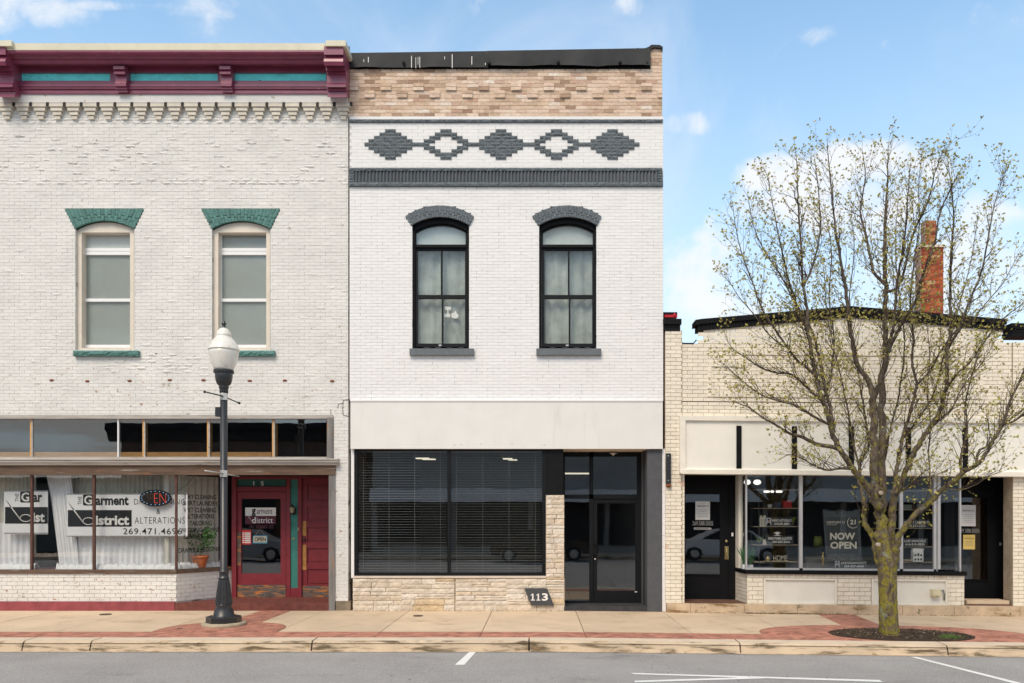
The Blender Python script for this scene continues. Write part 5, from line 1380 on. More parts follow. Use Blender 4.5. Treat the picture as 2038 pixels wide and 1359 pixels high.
# plinth, floors
m = MB()
xs2 = [1325, 1372, 1478, 1583, 1702, 1790, 1893, 2022]
for i, (a, b) in enumerate(zip(xs2[:-1], xs2[1:])):
    m = MB(); a_, b_ = PX(a), PX(b); k = 6
    m.box(a_+.004, b_-.004, -.13-random.uniform(0, .006), .3, -.12, PZ(1200)); m.build('plinth_stone', m_plinth, RB)
m = MB(); m.box(PX(2022)+.004, RR, -.13, .3, -.15, PZ(1200)); m.build('plinth_stone', m_plinth, RB)
YR = .7
m = MB(); m.box(PX(1362), PX(1490), .0, YR+.6, -.1, PZ(1200)+.012); m.box(PX(1905), PX(2016), .0, YR+.6, -.1, PZ(1200)+.03); m.build('entry_floor', M('brown_entry_tile', (.13, .07, .05), .8, .4, 10), RB)
m = MB(); m.box(PX(1925), PX(2010), .02, .4, PZ(1200)+.03, PZ(1190)); m.build('inner_step', m_conc, RB)
# soffit over the recesses and window
m = MB(); m.box(PX(1357), PX(2014), .0, 1.4, PZ(941)-.0, PZ(930)); m.build('soffit', m_black, RB)
# bulkhead
zb0, zb1 = PZ(1200), PZ(1140.5)
bw_ = 7; Hb = (zb1-zb0)/bw_
fx0, fx1 = PX(1487), PX(1919)
panels = [(PX(1519), PX(1666)), (PX(1734), PX(1886))]
sol = holes(fx0, fx1, [(zb0-.01, zb1-.075, *panels[0]), (zb0-.01, zb1-.075, *panels[1])])
brickwall(RB, fx0, fx1, zb0, zb1-.076, Lr, Hb, -.01, sol, m_cream, m_creamback, 120, 'bulkhead_brick', gap=.009, deep=.012, wname='bulkhead', bgrow=.16, stuffname='bulkhead_brickwork')
i = 0; p = fx0
while p < fx1-.02:
    q = min(p+.12, fx1); place_piece('bulkhead_brick', shared_brick(round(q-p-.008, 3), .068, 0, m_cream, 0, .03, 3, 'bulkhead_brick'), RB, ((p+q)/2, -.014, zb1-.072)); p = q
m = MB(); m.box(fx0, fx1, -.0, .16, zb1-.076, zb1); m.build('bulkhead_core', m_creamback, RB)
# slanting cheek at the left door
B0 = Vector((fx0, -.01)); B1 = Vector((PX(1463, YR), YR)); db = B1-B0; BL = db.length; du2 = db/BL; n2_ = Vector((-du2.y, du2.x)) 
def BP(t, z, off=0.): q = B0+du2*t+n2_*off; return (q.x, q.y, z)
def bbox(m, t0, t1, z0, z1, o0, o1):
    n = len(m.v); m.v += [BP(t0, z0, o0), BP(t1, z0, o0), BP(t1, z0, o1), BP(t0, z0, o1), BP(t0, z1, o0), BP(t1, z1, o0), BP(t1, z1, o1), BP(t0, z1, o1)]
    for f in ((0,1,5,4),(1,2,6,5),(2,3,7,6),(3,0,4,7),(4,5,6,7),(3,2,1,0)): m.f.append(tuple(n+i for i in f)); m.m.append(0); m.sm.append(False)
for c in range(bw_+1):
    hh = (zb1-zb0)/(bw_+1)
    p = -.1 if c % 2 else 0
    while p < BL:
        q = min(p+.213, BL)
        if q-max(p, 0) > .03:
            m = MB(); bbox(m, max(p, 0)+.004, q-.004, zb0+c*hh+.0045, zb0+(c+1)*hh-.0045, -.02, .0); m.build('bulkhead_brick', m_cream, RB)
        p += .213
m = MB(); m.v = []; bbox(m, .0, BL, zb0, zb1, -.14, -.011); m.build('cheek_core', m_creamback, RB)
for k, (a, b) in enumerate(panels):
    zt_ = zb1-.078; w = m_beige
    m = MB(); m.box(a, b, .02, .1, zb0, zt_); m.build('bulkhead_panel', M('off_white_panel', (.76, .73, .67), .7, .06, 2), RB) if k == 0 else m.build('bulkhead_panel', bpy.data.materials['off_white_panel'], RB)
    m = MB(); m.box(a+.005, b-.005, -.015, .05, zt_-.04, zt_-.002); m.box(a+.005, a+.045, -.015, .05, zb0+.03, zt_-.041); m.box(b-.045, b-.005, -.015, .05, zb0+.03, zt_-.041); m.box(a+.005, b-.005, -.012, .05, zb0, zb0+.028); m.build('panel_frame', bpy.data.materials['cream_trim'], RB)
# window of the right shop
rw = thing('shop_window', (PX(1690), 0, zb1), None, None); rw.parent = RB; rw.location -= RB.location
m = MB(); m.zprism([(PX(1463, YR), YR), (PX(1482), -.06), (PX(1921), -.06), (PX(1921), .14), (PX(1490), .14), (PX(1467, YR), YR)], PZ(1140.5), PZ(1132.5)); m.build('black_sill', m_black, rw)
zf0, zf1 = PZ(1132.4), PZ(942)
m_alum = M('silver_aluminium', (.55, .55, .56), .35, .08, 6, metal=.3)
for a, b in ((1484, 1487), (1591, 1597.5), (1791, 1797.5), (1858.5, 1864), (1866, 1872), (1910, 1913)):
    m = MB(); m.pbox(a, b, 942, 1132.4, .0, .06); m.build('mullion', m_alum, rw)
m = MB(); m.pbox(1487, 1872, 1128.5, 1132.4, .0, .06); m.build('bottom_rail', m_alum, rw)
for a, b in ((1487, 1591), (1597.5, 1791), (1797.5, 1858.5), (1872, 1910)):
    m = MB(); m.pbox(a, b, 942, 1129, .025, .031); m.build('pane', m_gl_shop, rw)
m = MB(); bbox(m, .12, BL-.22, zf0, zf1, -.05, -.044); m.build('slanting_pane', m_gl_shop, rw)
m = MB(); bbox(m, BL-.21, BL, zf0, zf1, -.08, .0); m.build('cream_post', bpy.data.materials['cream_trim'], rw)
m = MB(); m.box(PX(1486), PX(1915), .1, 1.5, .735, .77); m.build('display_shelf', m_room, rw)
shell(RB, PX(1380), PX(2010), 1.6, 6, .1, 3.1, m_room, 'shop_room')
# doors
def rdoor(a, b, c, d, ga, gb, gc, gd, lab, handle=None, blk=m_black):
    dr_ = thing('door', P((a+b)/2, d, YR), None, None); dr_.parent = RB; dr_.location -= RB.location; dr_['label'] = lab
    m = MB(); m.pbox(a, b, c, gc, YR, YR+.06); m.pbox(a, b, gd, d, YR, YR+.06); m.pbox(a, ga, gc, gd, YR, YR+.06); m.pbox(gb, b, gc, gd, YR, YR+.06); m.build('door_leaf', blk, dr_)
    m = MB(); m.pbox(ga, gb, gc, gd, YR+.02, YR+.026); m.build('glass_pane', m_gl_shop, dr_)
    m = MB(); m.pbox(ga-2, gb+2, gd, gd+2.5, YR-.02, YR); m.build('glazing_bead', blk, dr_)
    return dr_
d3 = rdoor(1352, 1450, 963, 1193, 1364, 1433, 983, 1142, 'black door with a tall glass pane and brass handle')
m = MB(); m.pbox(1442.5, 1450, 1086, 1112, YR-.012, YR); m.tube([P(1446, 1090, YR-.01), P(1446, 1094, YR-.06), P(1446, 1106, YR-.06), P(1446, 1110, YR-.01)], .012, 6); m.build('brass_handle', bpy.data.materials['brass'], d3)
m = MB(); x, y, z = P(1446, 1076, YR); m.lathe(0, 0, [(.03, 0), (.028, .01), (.01, .014)], 12); m.v = [(x+p[0], YR-p[2], z+p[1]) for p in m.v]; m.build('deadbolt', bpy.data.materials['brass'], d3)
m = MB(); m.pbox(1450.5, 1464, 942, 1194, YR-.02, YR+.1); m.pbox(1350, 1450.4, 942, 962.5, YR-.02, YR+.1); m.build('door_surround', m_black, RB)
m = MB(); m.pbox(1456, 1459.5, 1059, 1066, YR-.04, YR-.02); m.build('bell_push', m_whiteink, RB)
d4 = rdoor(1890, 1984, 963, 1193, 1900, 1966, 985, 1148, 'black door with paper notices at the right end')
m = MB(); m.pbox(1880, 1889.5, 942, 1194, YR-.02, YR+.1); m.pbox(1984.5, 2012, 942, 1194, YR-.02, YR+.1); m.pbox(1889.6, 1984.4, 942, 962.5, YR-.02, YR+.1); m.build('door_surround', m_black, RB)
m = MB(); m.pbox(1990, 1993, 1074, 1080, YR-.04, YR-.02); m.build('lock_plate', m_galv, RB)
WARP[0] = False
def notice(a, b, c, d, col, lab, head, lines=5, ink=None, Y=YR+.012):
    WARP[0] = True
    e = thing('paper_notice', P((a+b)/2, d, Y), lab, 'notice'); rect(a, b, c, d, Y, col, e, 'sheet', .002); ink = ink or m_ink; w = b-a; h = d-c
    for k, s_ in enumerate((-3, 0, 3)): text('*', (a+b)/2+s_-.8, (a+b)/2+s_+.8, c+h*.10, c+h*.14, Y-.002, ink, e)
    text(head, a+w*.12, b-w*.12, c+h*.22, c+h*.30, Y-.002, ink, e, .02)
    for k in range(lines):
        ww = w*random.Random(k+int(a)).uniform(.25, .42); yy = c+h*(.45+.09*k); rect((a+b)/2-ww, (a+b)/2+ww, yy, yy+.5, Y-.002, M('print_grey', (.22, .22, .22), .8) if 'print_grey' not in bpy.data.materials else bpy.data.materials['print_grey'], e, 'print_line', .001)
    WARP[0] = False
notice(1384, 1413, 997, 1034, m_whiteink, 'white paper notice on the black door left of the shop display', 'CENTURY 21')
notice(1911.5, 1942, 1000, 1042, m_whiteink, 'white paper notice on the rightmost black door, above the yellow one', 'CENTURY 21')
notice(1917, 1940.5, 1059, 1088, M('yellow_paper', (.75, .55, .18), .7), 'yellow paper notice on the rightmost black door', 'NOTICE TO', 4)
WARP[0] = True
m_greyink = M('pale_grey_ink', (.42, .42, .42), .6)
e = thing('door_lettering', P(1399, 1054, YR), 'phone number and arrow lettering on the left black door', 'lettering')
text('269.588.5055', 1378, 1419, 1036.5, 1045, YR+.012, m_greyink, e, .0)
m = MB(); m.prism([P(px, py, YR+.012)[::2] for px, py in ((1381, 1049), (1413, 1049), (1417, 1051.3), (1413, 1053.5), (1381, 1053.5))], YR+.012, YR+.014); m.build('arrow', m_greyink, e)
text('COMMERCIAL ENTRANCE', 1383, 1411, 1050, 1052.6, YR+.010, m_ink, e, .0)
e = thing('door_lettering', P(1930, 1054, YR), 'partly hidden phone number lettering between the notices on the right door', 'lettering')
text('269.588.5055', 1907, 1949, 1047, 1055, YR+.012, m_greyink, e, -.005)
WARP[0] = False
e = thing('utility_box', (PX(1868), -.05, PZ(1182)-.04), 'small cream electrical box mounted on the right bulkhead panel', 'electrical box')
WARP[0] = True
m = MB(); m.pbox(1857, 1873, 1169, 1181, -.10, .03); m.pbox(1858.5, 1864, 1181.2, 1183.5, -.08, .0); m.pbox(1867, 1871.5, 1181.2, 1183.5, -.08, .0); m.build('cream_box', M('ivory_plastic', (.68, .62, .42), .5), e); m = MB(); m.tube([P(1873, 1172, -.03), P(1877, 1169, -.03), P(1879.5, 1178, -.03), P(1879, 1190, -.0)], .012, 6); m.build('conduit', m_dark, e)
e = thing('wall_bracket', P(1332, 960, -.06), 'dark steel plate bolted to the cream brick pier', 'bracket')
m = MB(); m.pbox(1325.5, 1335.5, 902, 962, -.09, -.03); m.build('plate', m_pole, e)
m = MB(); x, y, z = P(1331, 966, -.07); m.lathe(x, -.06, [(.02, z-.04), (.06, z-.01), (.04, z+.03)], 8, smooth=False); m.build('rusty_foot', bpy.data.materials['rust'], e)
for py in (907, 956):
    m = MB(); x, y, z = P(1330, py, -.1); m.box(x-.01, x+.01, -.1, -.09, z-.01, z+.01); m.build('bolt', m_galv, e)
WARP[0] = False
# ================================================================== DISPLAY IN THE RIGHT SHOP WINDOW
m_gold = M('gold', (.60, .42, .12), .3, .1, 8, metal=.9); m_shelf = M('pale_shelf_edge', (.42, .36, .26), .5, .1, 6); m_post2 = M('dark_metal_post', (.05, .05, .055), .4, .1, 8)
def shelf_unit(a, b, rows, Y, lab, zbot=.77):
    e = thing('shelf_unit', (PX((a+b)/2, Y), Y, zbot), lab, 'shelf')
    x0, x1 = PX(a, Y), PX(b, Y); zt = PZ(rows[0], Y)+.02
    for X in (x0+.12, x1-.03, x0+.03, x1-.14):
        yy = Y+.02 if X in (x0+.12, x1-.03) else Y+.3
        m = MB(); m.box(X-.012, X+.012, yy, yy+.024, zbot, zt); m.build('post', m_post2, e)
    for py in rows:
        m = MB(); z = PZ(py, Y); m.box(x0, x1, Y-.012, Y+.33, z-.012, z); m.build('shelf_board', m_shelf, e)
    return e
Ys = .62
shelf_unit(1500, 1592, (974, 1011, 1047.5, 1084, 1118), Ys, 'open display shelf of five boards left of the now open sign')
shelf_unit(1768, 1864, (976, 1014, 1051, 1088, 1119), Ys, 'open display shelf partly hidden by the tree trunk')
def nameboard(a, b, c, d, lines, lab, Y=Ys, photo=None):
    e = thing('name_board', P((a+b)/2, d, Y), lab, 'sign'); rect(a, b, c, d, Y-.02, m_charc, e, 'board', .01)
    if photo:
        pa, pb = photo; rect(pa, pb, c+.5, d, Y-.024, M('pale_blue_card', (.45, .5, .55), .7) if 'pale_blue_card' not in bpy.data.materials else bpy.data.materials['pale_blue_card'], e, 'portrait_card', .002)
        cx = (pa+pb)/2; w = pb-pa; m = MB(); Z = Y-.027
        m.prism([P(cx+w*.2*math.cos(t*.524), c+(d-c)*.36+(d-c)*.2*math.sin(t*.524), Z)[::2] for t in range(12)], Z, Z+.002); m.build('portrait_face', M('skin_print', (.42, .24, .16), .8) if 'skin_print' not in bpy.data.materials else bpy.data.materials['skin_print'], e)
        m = MB(); m.prism([P(px, py, Z)[::2] for px, py in ((pa+w*.08, d-.3), (pa+w*.2, c+(d-c)*.66), (cx, c+(d-c)*.58), (pb-w*.2, c+(d-c)*.66), (pb-w*.08, d-.3))], Z, Z+.002); m.build('portrait_coat', m_ink, e)
        m = MB(); m.prism([P(px, py, Z-.002)[::2] for px, py in ((cx-w*.2, c+(d-c)*.34), (cx-w*.18, c+(d-c)*.14), (cx+w*.16, c+(d-c)*.12), (cx+w*.2, c+(d-c)*.34), (cx, c+(d-c)*.22))], Z-.002, Z); m.build('portrait_hair', m_ink, e)
    for s_, x0, x1, y0, y1 in lines: text(s_, x0, x1, y0, y1, Y-.024, m_whiteink, e, .02)
nameboard(1524, 1577, 1030, 1047, [('MARIO ASTUDILLO', 1536.5, 1575, 1033, 1038), ('314.591.0881', 1541, 1571, 1040, 1045)], 'dark agent name board with portrait on the third shelf board', photo=(1525, 1535))
nameboard(1526, 1579, 1066, 1083.5, [('HEATHER LLOYD', 1529, 1576, 1069, 1074), ('269-363-3616', 1537, 1572, 1076, 1080.5)], 'dark agent name board lettered below the small palm emblem')
nameboard(1796, 1850, 1034, 1051, [('CATHY LAMPERT', 1799, 1848, 1037, 1042), ('616-853-9252', 1805, 1842, 1044, 1048.5)], 'dark agent name board beside the slanting branch')
nameboard(1798, 1846, 1071, 1087.5, [('LUIS SANCHEZ', 1800, 1843, 1074, 1079), ('616-915-9855', 1802, 1840, 1081, 1085.5)], 'dark agent name board on the shelf above the model house')
nameboard(1661, 1726, 1115.5, 1130.5, [('JULIE DALSON SCOTT', 1673.5, 1724, 1118.5, 1123), ('269-357-6060', 1680, 1719, 1124.8, 1129)], 'dark agent name board with portrait at the foot of the window', Y=.2, photo=(1662, 1671))
# palm emblem
e = thing('palm_ornament', P(1547, 1066, Ys), 'small pale palm ornament above the second name board', 'ornament')
m = MB(); x, y, z = P(1547, 1066, Ys); 
for k in range(7):
    a = math.radians(20+23*k); m.tube([(x, Ys, z+.01), (x+.05*math.cos(a), Ys, z+.05+.03*math.sin(a)), (x+.09*math.cos(a), Ys, z+.045+.02*math.sin(a))], [.008, .009, .002], 5)
m.box(x-.06, x+.06, Ys-.02, Ys+.02, z-.0, z+.012); m.build('palm', m_whiteink, e)
# objects on the boards
def solo(name, mb, mat, lab, cat): return mset(mb.build(name, mat), lab, cat)
x, y, z = P(1568, 1011, Ys); m = MB(); m.box(x-.095, x+.075, Ys-.02, Ys+.12, z, z+.155); solo('red_box', m, M('red_card_box', (.40, .015, .02), .4, .2, 12), 'small red box on the second shelf board', 'box')
m = MB(); x, y, z = P(1549, 1011, Ys); m.box(x-.07, x+.07, Ys+.03, Ys+.12, z, z+.12); solo('navy_box', m, M('navy_card_box', (.02, .04, .09), .5), 'navy box beside the red box on the second shelf board', 'box')
x, y, z = P(1535, 1011, Ys); m = MB(); m.lathe(x, Ys+.1, [(.03, z), (.045, z+.03), (.048, z+.07), (.04, z+.075)], 14); solo('candle_glass', m, m_whiteink, 'small white candle glass on the second shelf board', 'candle')
for px, lab in ((1515, 'left white tower ornament standing on the third shelf board'), (1522, 'right white tower ornament standing on the third shelf board')):
    x, y, z = P(px, 1047.5, Ys); m = MB(); m.prism([(x-.028, z), (x+.028, z), (x+.033, z+.17), (x+.02, z+.22), (x-.012, z+.23), (x-.03, z+.18)], Ys, Ys+.05); o = solo('tower_ornament', m, M('ivory_ceramic', (.6, .57, .45), .5) if px == 1515 else bpy.data.materials['ivory_ceramic'], lab, 'ornament')
    for k in range(3):
        mm = MB(); mm.box(x-.008, x+.008, Ys-.003, Ys, z+.03+.045*k, z+.05+.045*k); mm.build('window_slot', m_ink, o)
x, y, z = P(1523, 1084, Ys); m = MB(); m.prism([(x-.045, z), (x+.03, z), (x+.01, z+.11), (x-.035, z+.11)], Ys, Ys+.06); solo('bell_ornament', m, bpy.data.materials['ivory_ceramic'], 'cream bell-shaped ornament on the fourth shelf board', 'ornament')
def tuft(x, y, z, n, h, spread, mat, name, lab, cat, potr=0, poth=0, potmat=None, w=.006, seed=1):
    rnd = random.Random(seed); e = thing(name, (x, y, z), lab, cat)
    if potr: m = MB(); m.box(x-potr, x+potr, y-potr, y+potr, z, z+poth); m.build('pot', potmat, e)
    m = MB()
    for _ in range(n):
        a = rnd.uniform(0, 6.28); r = rnd.uniform(.2, 1)*spread; p0 = Vector((x+math.cos(a)*r*.15, y+math.sin(a)*r*.15, z+poth)); hh = h*rnd.uniform(.6, 1.)
        p1 = p0+Vector((math.cos(a)*r*.4, math.sin(a)*r*.4, hh*.6)); p2 = p0+Vector((math.cos(a)*r, math.sin(a)*r, hh)); m.tube([p0, p1, p2], [w*.6, w, .001], 3, cap=False)
    m.build('leaves', mat, e, kind='stuff')
m_gl1 = M('grass_blade', (.07, .20, .09), .6, .3, 10); m_gl2 = M('lime_leaf', (.22, .30, .04), .6, .3, 10)
z = .77
tuft(PX(1482, .3), .3, z, 60, .42, .16, m_gl1, 'potted_grass', 'tall ornamental grass in a square white pot, left one by the black door', 'plant', .05, .13, m_white, seed=1)
tuft(PX(1494, .2), .22, z, 60, .40, .16, m_gl1, 'potted_grass', 'tall ornamental grass in a square white pot, right one beside the shelf', 'plant', .045, .13, m_white, seed=2)
x, y, zz_ = P(1512, 1084, Ys); tuft(x, Ys+.05, zz_, 22, .15, .09, m_gl2, 'small_plant', 'small lime green plant on the fourth shelf board', 'plant', .02, .03, m_ink, .01, 3)
x, y, zz_ = P(1578, 1047, Ys); tuft(x, Ys+.05, zz_, 26, .18, .10, m_gl2, 'small_plant', 'small lime green plant right of the portrait name board', 'plant', .02, .03, m_ink, .01, 4)
x, y, z = P(1529.5, 1117, Ys); m = MB(); m.lathe(x, Ys+.05, [(.02, z), (.045, z+.02), (.05, z+.05), (.035, z+.085), (.012, z+.11)], 16); solo('golden_ornament', m, m_gold, 'rounded golden ornament on the lowest shelf board', 'ornament')
e = thing('home_letters', P(1553, 1117, Ys), 'pale standing letters reading home on the lowest shelf board', 'letters')
text('HOME', 1539, 1567, 1105, 1116, Ys-.02, m_creamink, e, -.01); m = MB(); m.pbox(1519, 1570, 1116.2, 1118, Ys-.03, Ys+.05); m.build('base', m_shelf, e)
# A-frame sign
Ya = .35
e = thing('sandwich_board', P(1678, 1131, Ya), 'charcoal sandwich board lettered now open behind the shop window', 'sign')
m = MB(); m.prism([P(px, py, Ya)[::2] for px, py in ((1638, 1017), (1711, 1017), (1716, 1131), (1646, 1131))], Ya, Ya+.03)
m.prism([P(px, py, Ya)[::2] for px, py in ((1638, 1016.5), (1638, 1014), (1649, 1014), (1649, 1016.5))], Ya, Ya+.03)
m.prism([P(px, py, Ya)[::2] for px, py in ((1699, 1016.5), (1699, 1014), (1710, 1014), (1710, 1016.5))], Ya, Ya+.03)
m.tube([P(1666, 1024, Ya-.005), P(1666, 1015.5, Ya-.005), P(1680, 1015.5, Ya-.005), P(1680, 1024, Ya-.005)], .012, 6)
m.build('board', M('sign_grey', (.075, .088, .10), .55, .08, 3), e)
m = MB(); m.prism([P(px, py, Ya-.006)[::2] for px, py in ((1642, 1029), (1706, 1029), (1710.5, 1127), (1648.5, 1127))], Ya-.006, Ya); m.build('poster', m_charc, e)
Z = Ya-.009
text('CENTURY 21', 1645, 1681, 1037, 1041.5, Z, m_creamink, e, .012); text('AFFILIATED', 1646, 1665, 1043, 1045, Z, m_creamink, e, .0)
text('21', 1692, 1703, 1034, 1043.5, Z, m_creamink, e, .03)
m = MB(); pts = []
for i in range(22):
    a = math.radians(120+i*9.3); r0, r1 = .098, .088
    x, y, z = P(1698, 1039.5, Z); pts.append((x+.13*math.cos(a)*.9, Z, z+.115*math.sin(a)))
m.tube(pts, [.003+.006*math.sin(math.pi*i/21) for i in range(22)], 5); m.build('ring_mark', m_creamink, e)
text('NOW', 1652, 1702, 1060, 1074, Z, m_creamink, e, .035); text('OPEN', 1652.5, 1705, 1078, 1092, Z, m_creamink, e, .035)
rnd = random.Random(8); m = MB()
for i in range(34):
    for k in range(7):
        px = 1649+i*1.82+rnd.uniform(-.3, .3); py = 1102.5+k*2.1+rnd.uniform(-.3, .3)
        if rnd.random() < .8: m.pbox(px, px+.9, py, py+.9, Z, Z+.002)
m.build('speckled_band', M('grey_speckle', (.35, .35, .34), .7), e)
# lamp, trophy, armchair, track lights
x, y, z = P(1628, 1087, 1.0)
e = thing('table_lamp', (x, 1.0, z-.35), 'table lamp with yellow-green shade behind the shop window', 'lamp')
m = MB(); m.lathe(x, 1.0, [(.10, z), (.075, z+.21)], 20); m.build('lamp_shade', M('yellow_green_shade', (.22, .25, .06), .8, .1, 5), e); m = MB(); m.lathe(x, 1.0, [(.06, z-.34), (.06, z-.32), (.015, z-.3), (.03, z-.15), (.012, z-.05), (.01, z+.02)], 14); m.build('lamp_base', m_ink, e)
x, y, z = P(1638, 1130, .25)
e = thing('trophy', (x, .25, .77), 'slim golden figure trophy left of the sandwich board', 'trophy')
m = MB(); m.lathe(x, .25, [(.045, .77), (.045, .83), (.03, .835)], 14); m.build('base', m_ink, e)
m = MB(); m.tube([(x, .25, .83), (x-.01, .25, .92), (x+.012, .25, 1.0), (x-.01, .25, 1.06), (x+.0, .25, 1.10)], [.02, .022, .016, .022, .012], 8); m.tube([(x, .25, 1.09), (x, .25, 1.125), (x, .25, 1.15)], [.008, .022, .008], 8); m.tube([(x-.01, .25, 1.05), (x-.035, .25, 1.0), (x-.005, .25, .96)], .007, 6); m.build('figure', m_gold, e)
x, y, z = P(1624, 1131, .9)
m = MB(); m.box(x-.22, x+.28, .9, 1.0, .77, 1.02); m.box(x-.24, x-.16, .8, 1.3, .77, .93); o = m.build('armchair_back', M('grey_upholstery', (.16, .155, .15), .9, .1, 4)); o.name = 'armchair'; mset(o, 'grey upholstered armchair back beside the table lamp', 'armchair')
e = thing('model_house', P(1827, 1118, Ys-.1), 'white model house with cut-out windows on the lowest shelf board', 'model house')
x0, x1 = PX(1818, Ys-.1), PX(1837, Ys-.1); z0, z1 = PZ(1118, Ys-.1), PZ(1098, Ys-.1)
m = MB(); m.box(x0, x1, Ys-.1, Ys+.02, z0, z1); m.prism([(x0, z1), (x1, z1), (x1+.05, z1+.06), (x0+.02, z1+.07)], Ys-.06, Ys+.02); m.zprism([(x1, Ys-.1), (x1+.07, Ys+.02), (x1, Ys+.02)], z0, z1+.05); m.build('walls', m_whiteink, e)
for i in range(3):
    m = MB(); X = x0+(x1-x0)*(.2+.3*i); m.box(X-.018, X+.018, Ys-.103, Ys-.1, z0+.03, z0+.07); m.box(X-.018, X+.018, Ys-.103, Ys-.1, z0+.12, z0+(.175 if i == 1 else .155)); m.build('window_cutout', m_ink, e)
x, y, z = P(1797, 1117, Ys); m = MB(); m.lathe(x-.08, Ys+.1, [(.03, z), (.09, z+.02), (.10, z+.06), (.05, z+.13), (.02, z+.14)], 16); solo('white_vase', m, m_whiteink, 'rounded white vase left of the model house', 'vase')
x, y, z = P(1809, 1117, Ys); m = MB(); m.box(x-.09, x+.09, Ys, Ys+.14, z, z+.018); m.box(x-.08, x+.085, Ys+.01, Ys+.13, z+.019, z+.036); solo('book_stack', m, m_shelf, 'two thin pale books lying beside the white vase', 'books')
m = MB(); x, y, z = P(1808, 1014, Ys); m.box(x-.11, x+.08, Ys+.02, Ys+.1, z, z+.10); solo('grey_box', m, M('grey_green_box', (.20, .24, .21), .7), 'grey-green box on the second board of the right shelf', 'box')
m = MB(); x, y, z = P(1834, 1014, Ys); m.lathe(x, Ys+.1, [(.03, z), (.075, z+.05), (.06, z+.12), (.02, z+.14)], 16); solo('glass_jar', m, M('jar_grey', (.25, .27, .27), .2), 'rounded grey jar on the second board of the right shelf', 'jar')
m_led = emit('warm_spot', (1., .96, .88), 1.6)
for k, (px, py, Y, r) in enumerate(((1487, 960, 1.3, .075), (1507, 960, 1.5, .085))):
    x = PX(px, Y); z = PZ(py, Y); e = thing('spot_lamp', (x, Y, z), ('left lit ceiling spot' if k == 0 else 'right lit ceiling spot')+' above the display shelf', 'light')
    m = MB(); m.lathe(x, Y, [(r*.3, z-.05), (r*.8, z-.03), (r, z), (r*.7, z+.05), (r*.2, z+.06)], 16); m.build('bulb', m_led, e); m = MB(); m.box(x-.01, x+.01, Y-.01, Y+.01, z+.06, z+.2); m.build('stem', m_post2, e)
for k, px in enumerate((1523, 1528.5, 1537, 1547.5, 1553.5)):
    Y = 4.5; x = PX(px, Y); z = PZ(978, Y); m = MB(); m.lathe(x, Y, [(.03, z-.03), (.05, z), (.03, z+.03)], 10); o = m.build('ceiling_spot', m_led); o['group'] = 'small far ceiling spots seen through the display shelf'; mset(o, ('leftmost', 'second from left', 'middle', 'fourth from left', 'rightmost')[k]+' of the five tiny lit ceiling spots seen through the display shelf', 'light')

# ================================================================== STREET LAMP
Yl = -2.2; s_ = (16+Yl)/1600
lx = PX(445.5, Yl)
def LZ(py): return PZ(py, Yl)
LP = thing('street_lamp', (lx, Yl, .0), 'black cast iron street lamp with white acorn globe on the red paving', 'street lamp')
m = MB(); m.lathe(lx, Yl, [(42*s_, -.02), (42*s_, .05), (40.5*s_, .062), (.0, .063)][:3], 40); m.build('concrete_footing', m_kerb and M('footing_concrete', (.42, .36, .26), .85, .2, 8, .5, 60), LP)
m = MB(); m.lathe(lx, Yl, [(33.5*s_, .06), (33.5*s_, .155), (32*s_, .165), (24*s_, .17)], 8, smooth=False, phase=.5); m.build('octagonal_plinth', m_pole, LP)
m = MB(); m.lathe(lx, Yl, [(r*s_, LZ(py)) for r, py in ((22.5, 1230), (23, 1226), (20, 1223), (18, 1214), (14.5, 1207), (15.5, 1204), (15, 1201))], 24); m.build('base_ogee', m_pole, LP)
m = MB(); m.lathe(lx, Yl, [(r*s_, LZ(py)) for r, py in ((16.8, 1201), (15.5, 1192), (12.8, 1170), (10.6, 1155), (9.8, 1152))], 28, flute=.12, smooth=False); m.build('fluted_base', m_pole, LP)
m = MB(); m.lathe(lx, Yl, [(r*s_, LZ(py)) for r, py in ((10.5, 1152), (10.5, 1149.5), (8.8, 1148.5), (8.8, 1140), (9.6, 1139), (9.6, 1136), (7, 1135), (7, 778), (6.8, 777))], 24); m.build('shaft', m_pole, LP)
m = MB(); m.lathe(lx, Yl, [(r*s_, LZ(py)) for r, py in ((8, 782), (8.6, 778), (8.2, 775), (9.5, 772), (9.8, 769.5), (9, 768), (12.6, 765), (15.2, 759), (16.6, 751), (16.9, 745), (15.8, 741), (18.5, 739), (18.5, 736.5), (15, 736))], 28); m.build('capital', m_pole, LP)
m = MB()
for i in range(28):
    a = i*2*math.pi/28; m.box(lx+17.8*s_*math.cos(a)-.012, lx+17.8*s_*math.cos(a)+.012, Yl+17.8*s_*math.sin(a)-.012, Yl+17.8*s_*math.sin(a)+.012, LZ(742.5), LZ(737))
m.build('beaded_rim', m_pole, LP)
mg, nt_, b_ = new_mat('acorn_acrylic'); 
g_ = pos(nt_); n_ = nnoise(nt_, g_.outputs['Position'], 5, 4, .6); c_ = nmix(nt_, maprange(nt_, n_, .5, .8), (.76, .75, .70, 1), (.50, .45, .33, 1)); nt_.links.new(c_, b_.inputs['Base Color']); b_.inputs['Roughness'].default_value = .2; b_.inputs['Transmission Weight'].default_value = .0; b_.inputs['Coat Weight'].default_value = .3
b_.inputs['Subsurface Weight'].default_value = .0
m = MB(); m.lathe(lx, Yl, [(r*s_, LZ(py)) for r, py in ((17, 738), (20, 732), (24, 722), (27, 710), (28.3, 703), (28.6, 697))], 32); m.build('globe', [mg], LP)
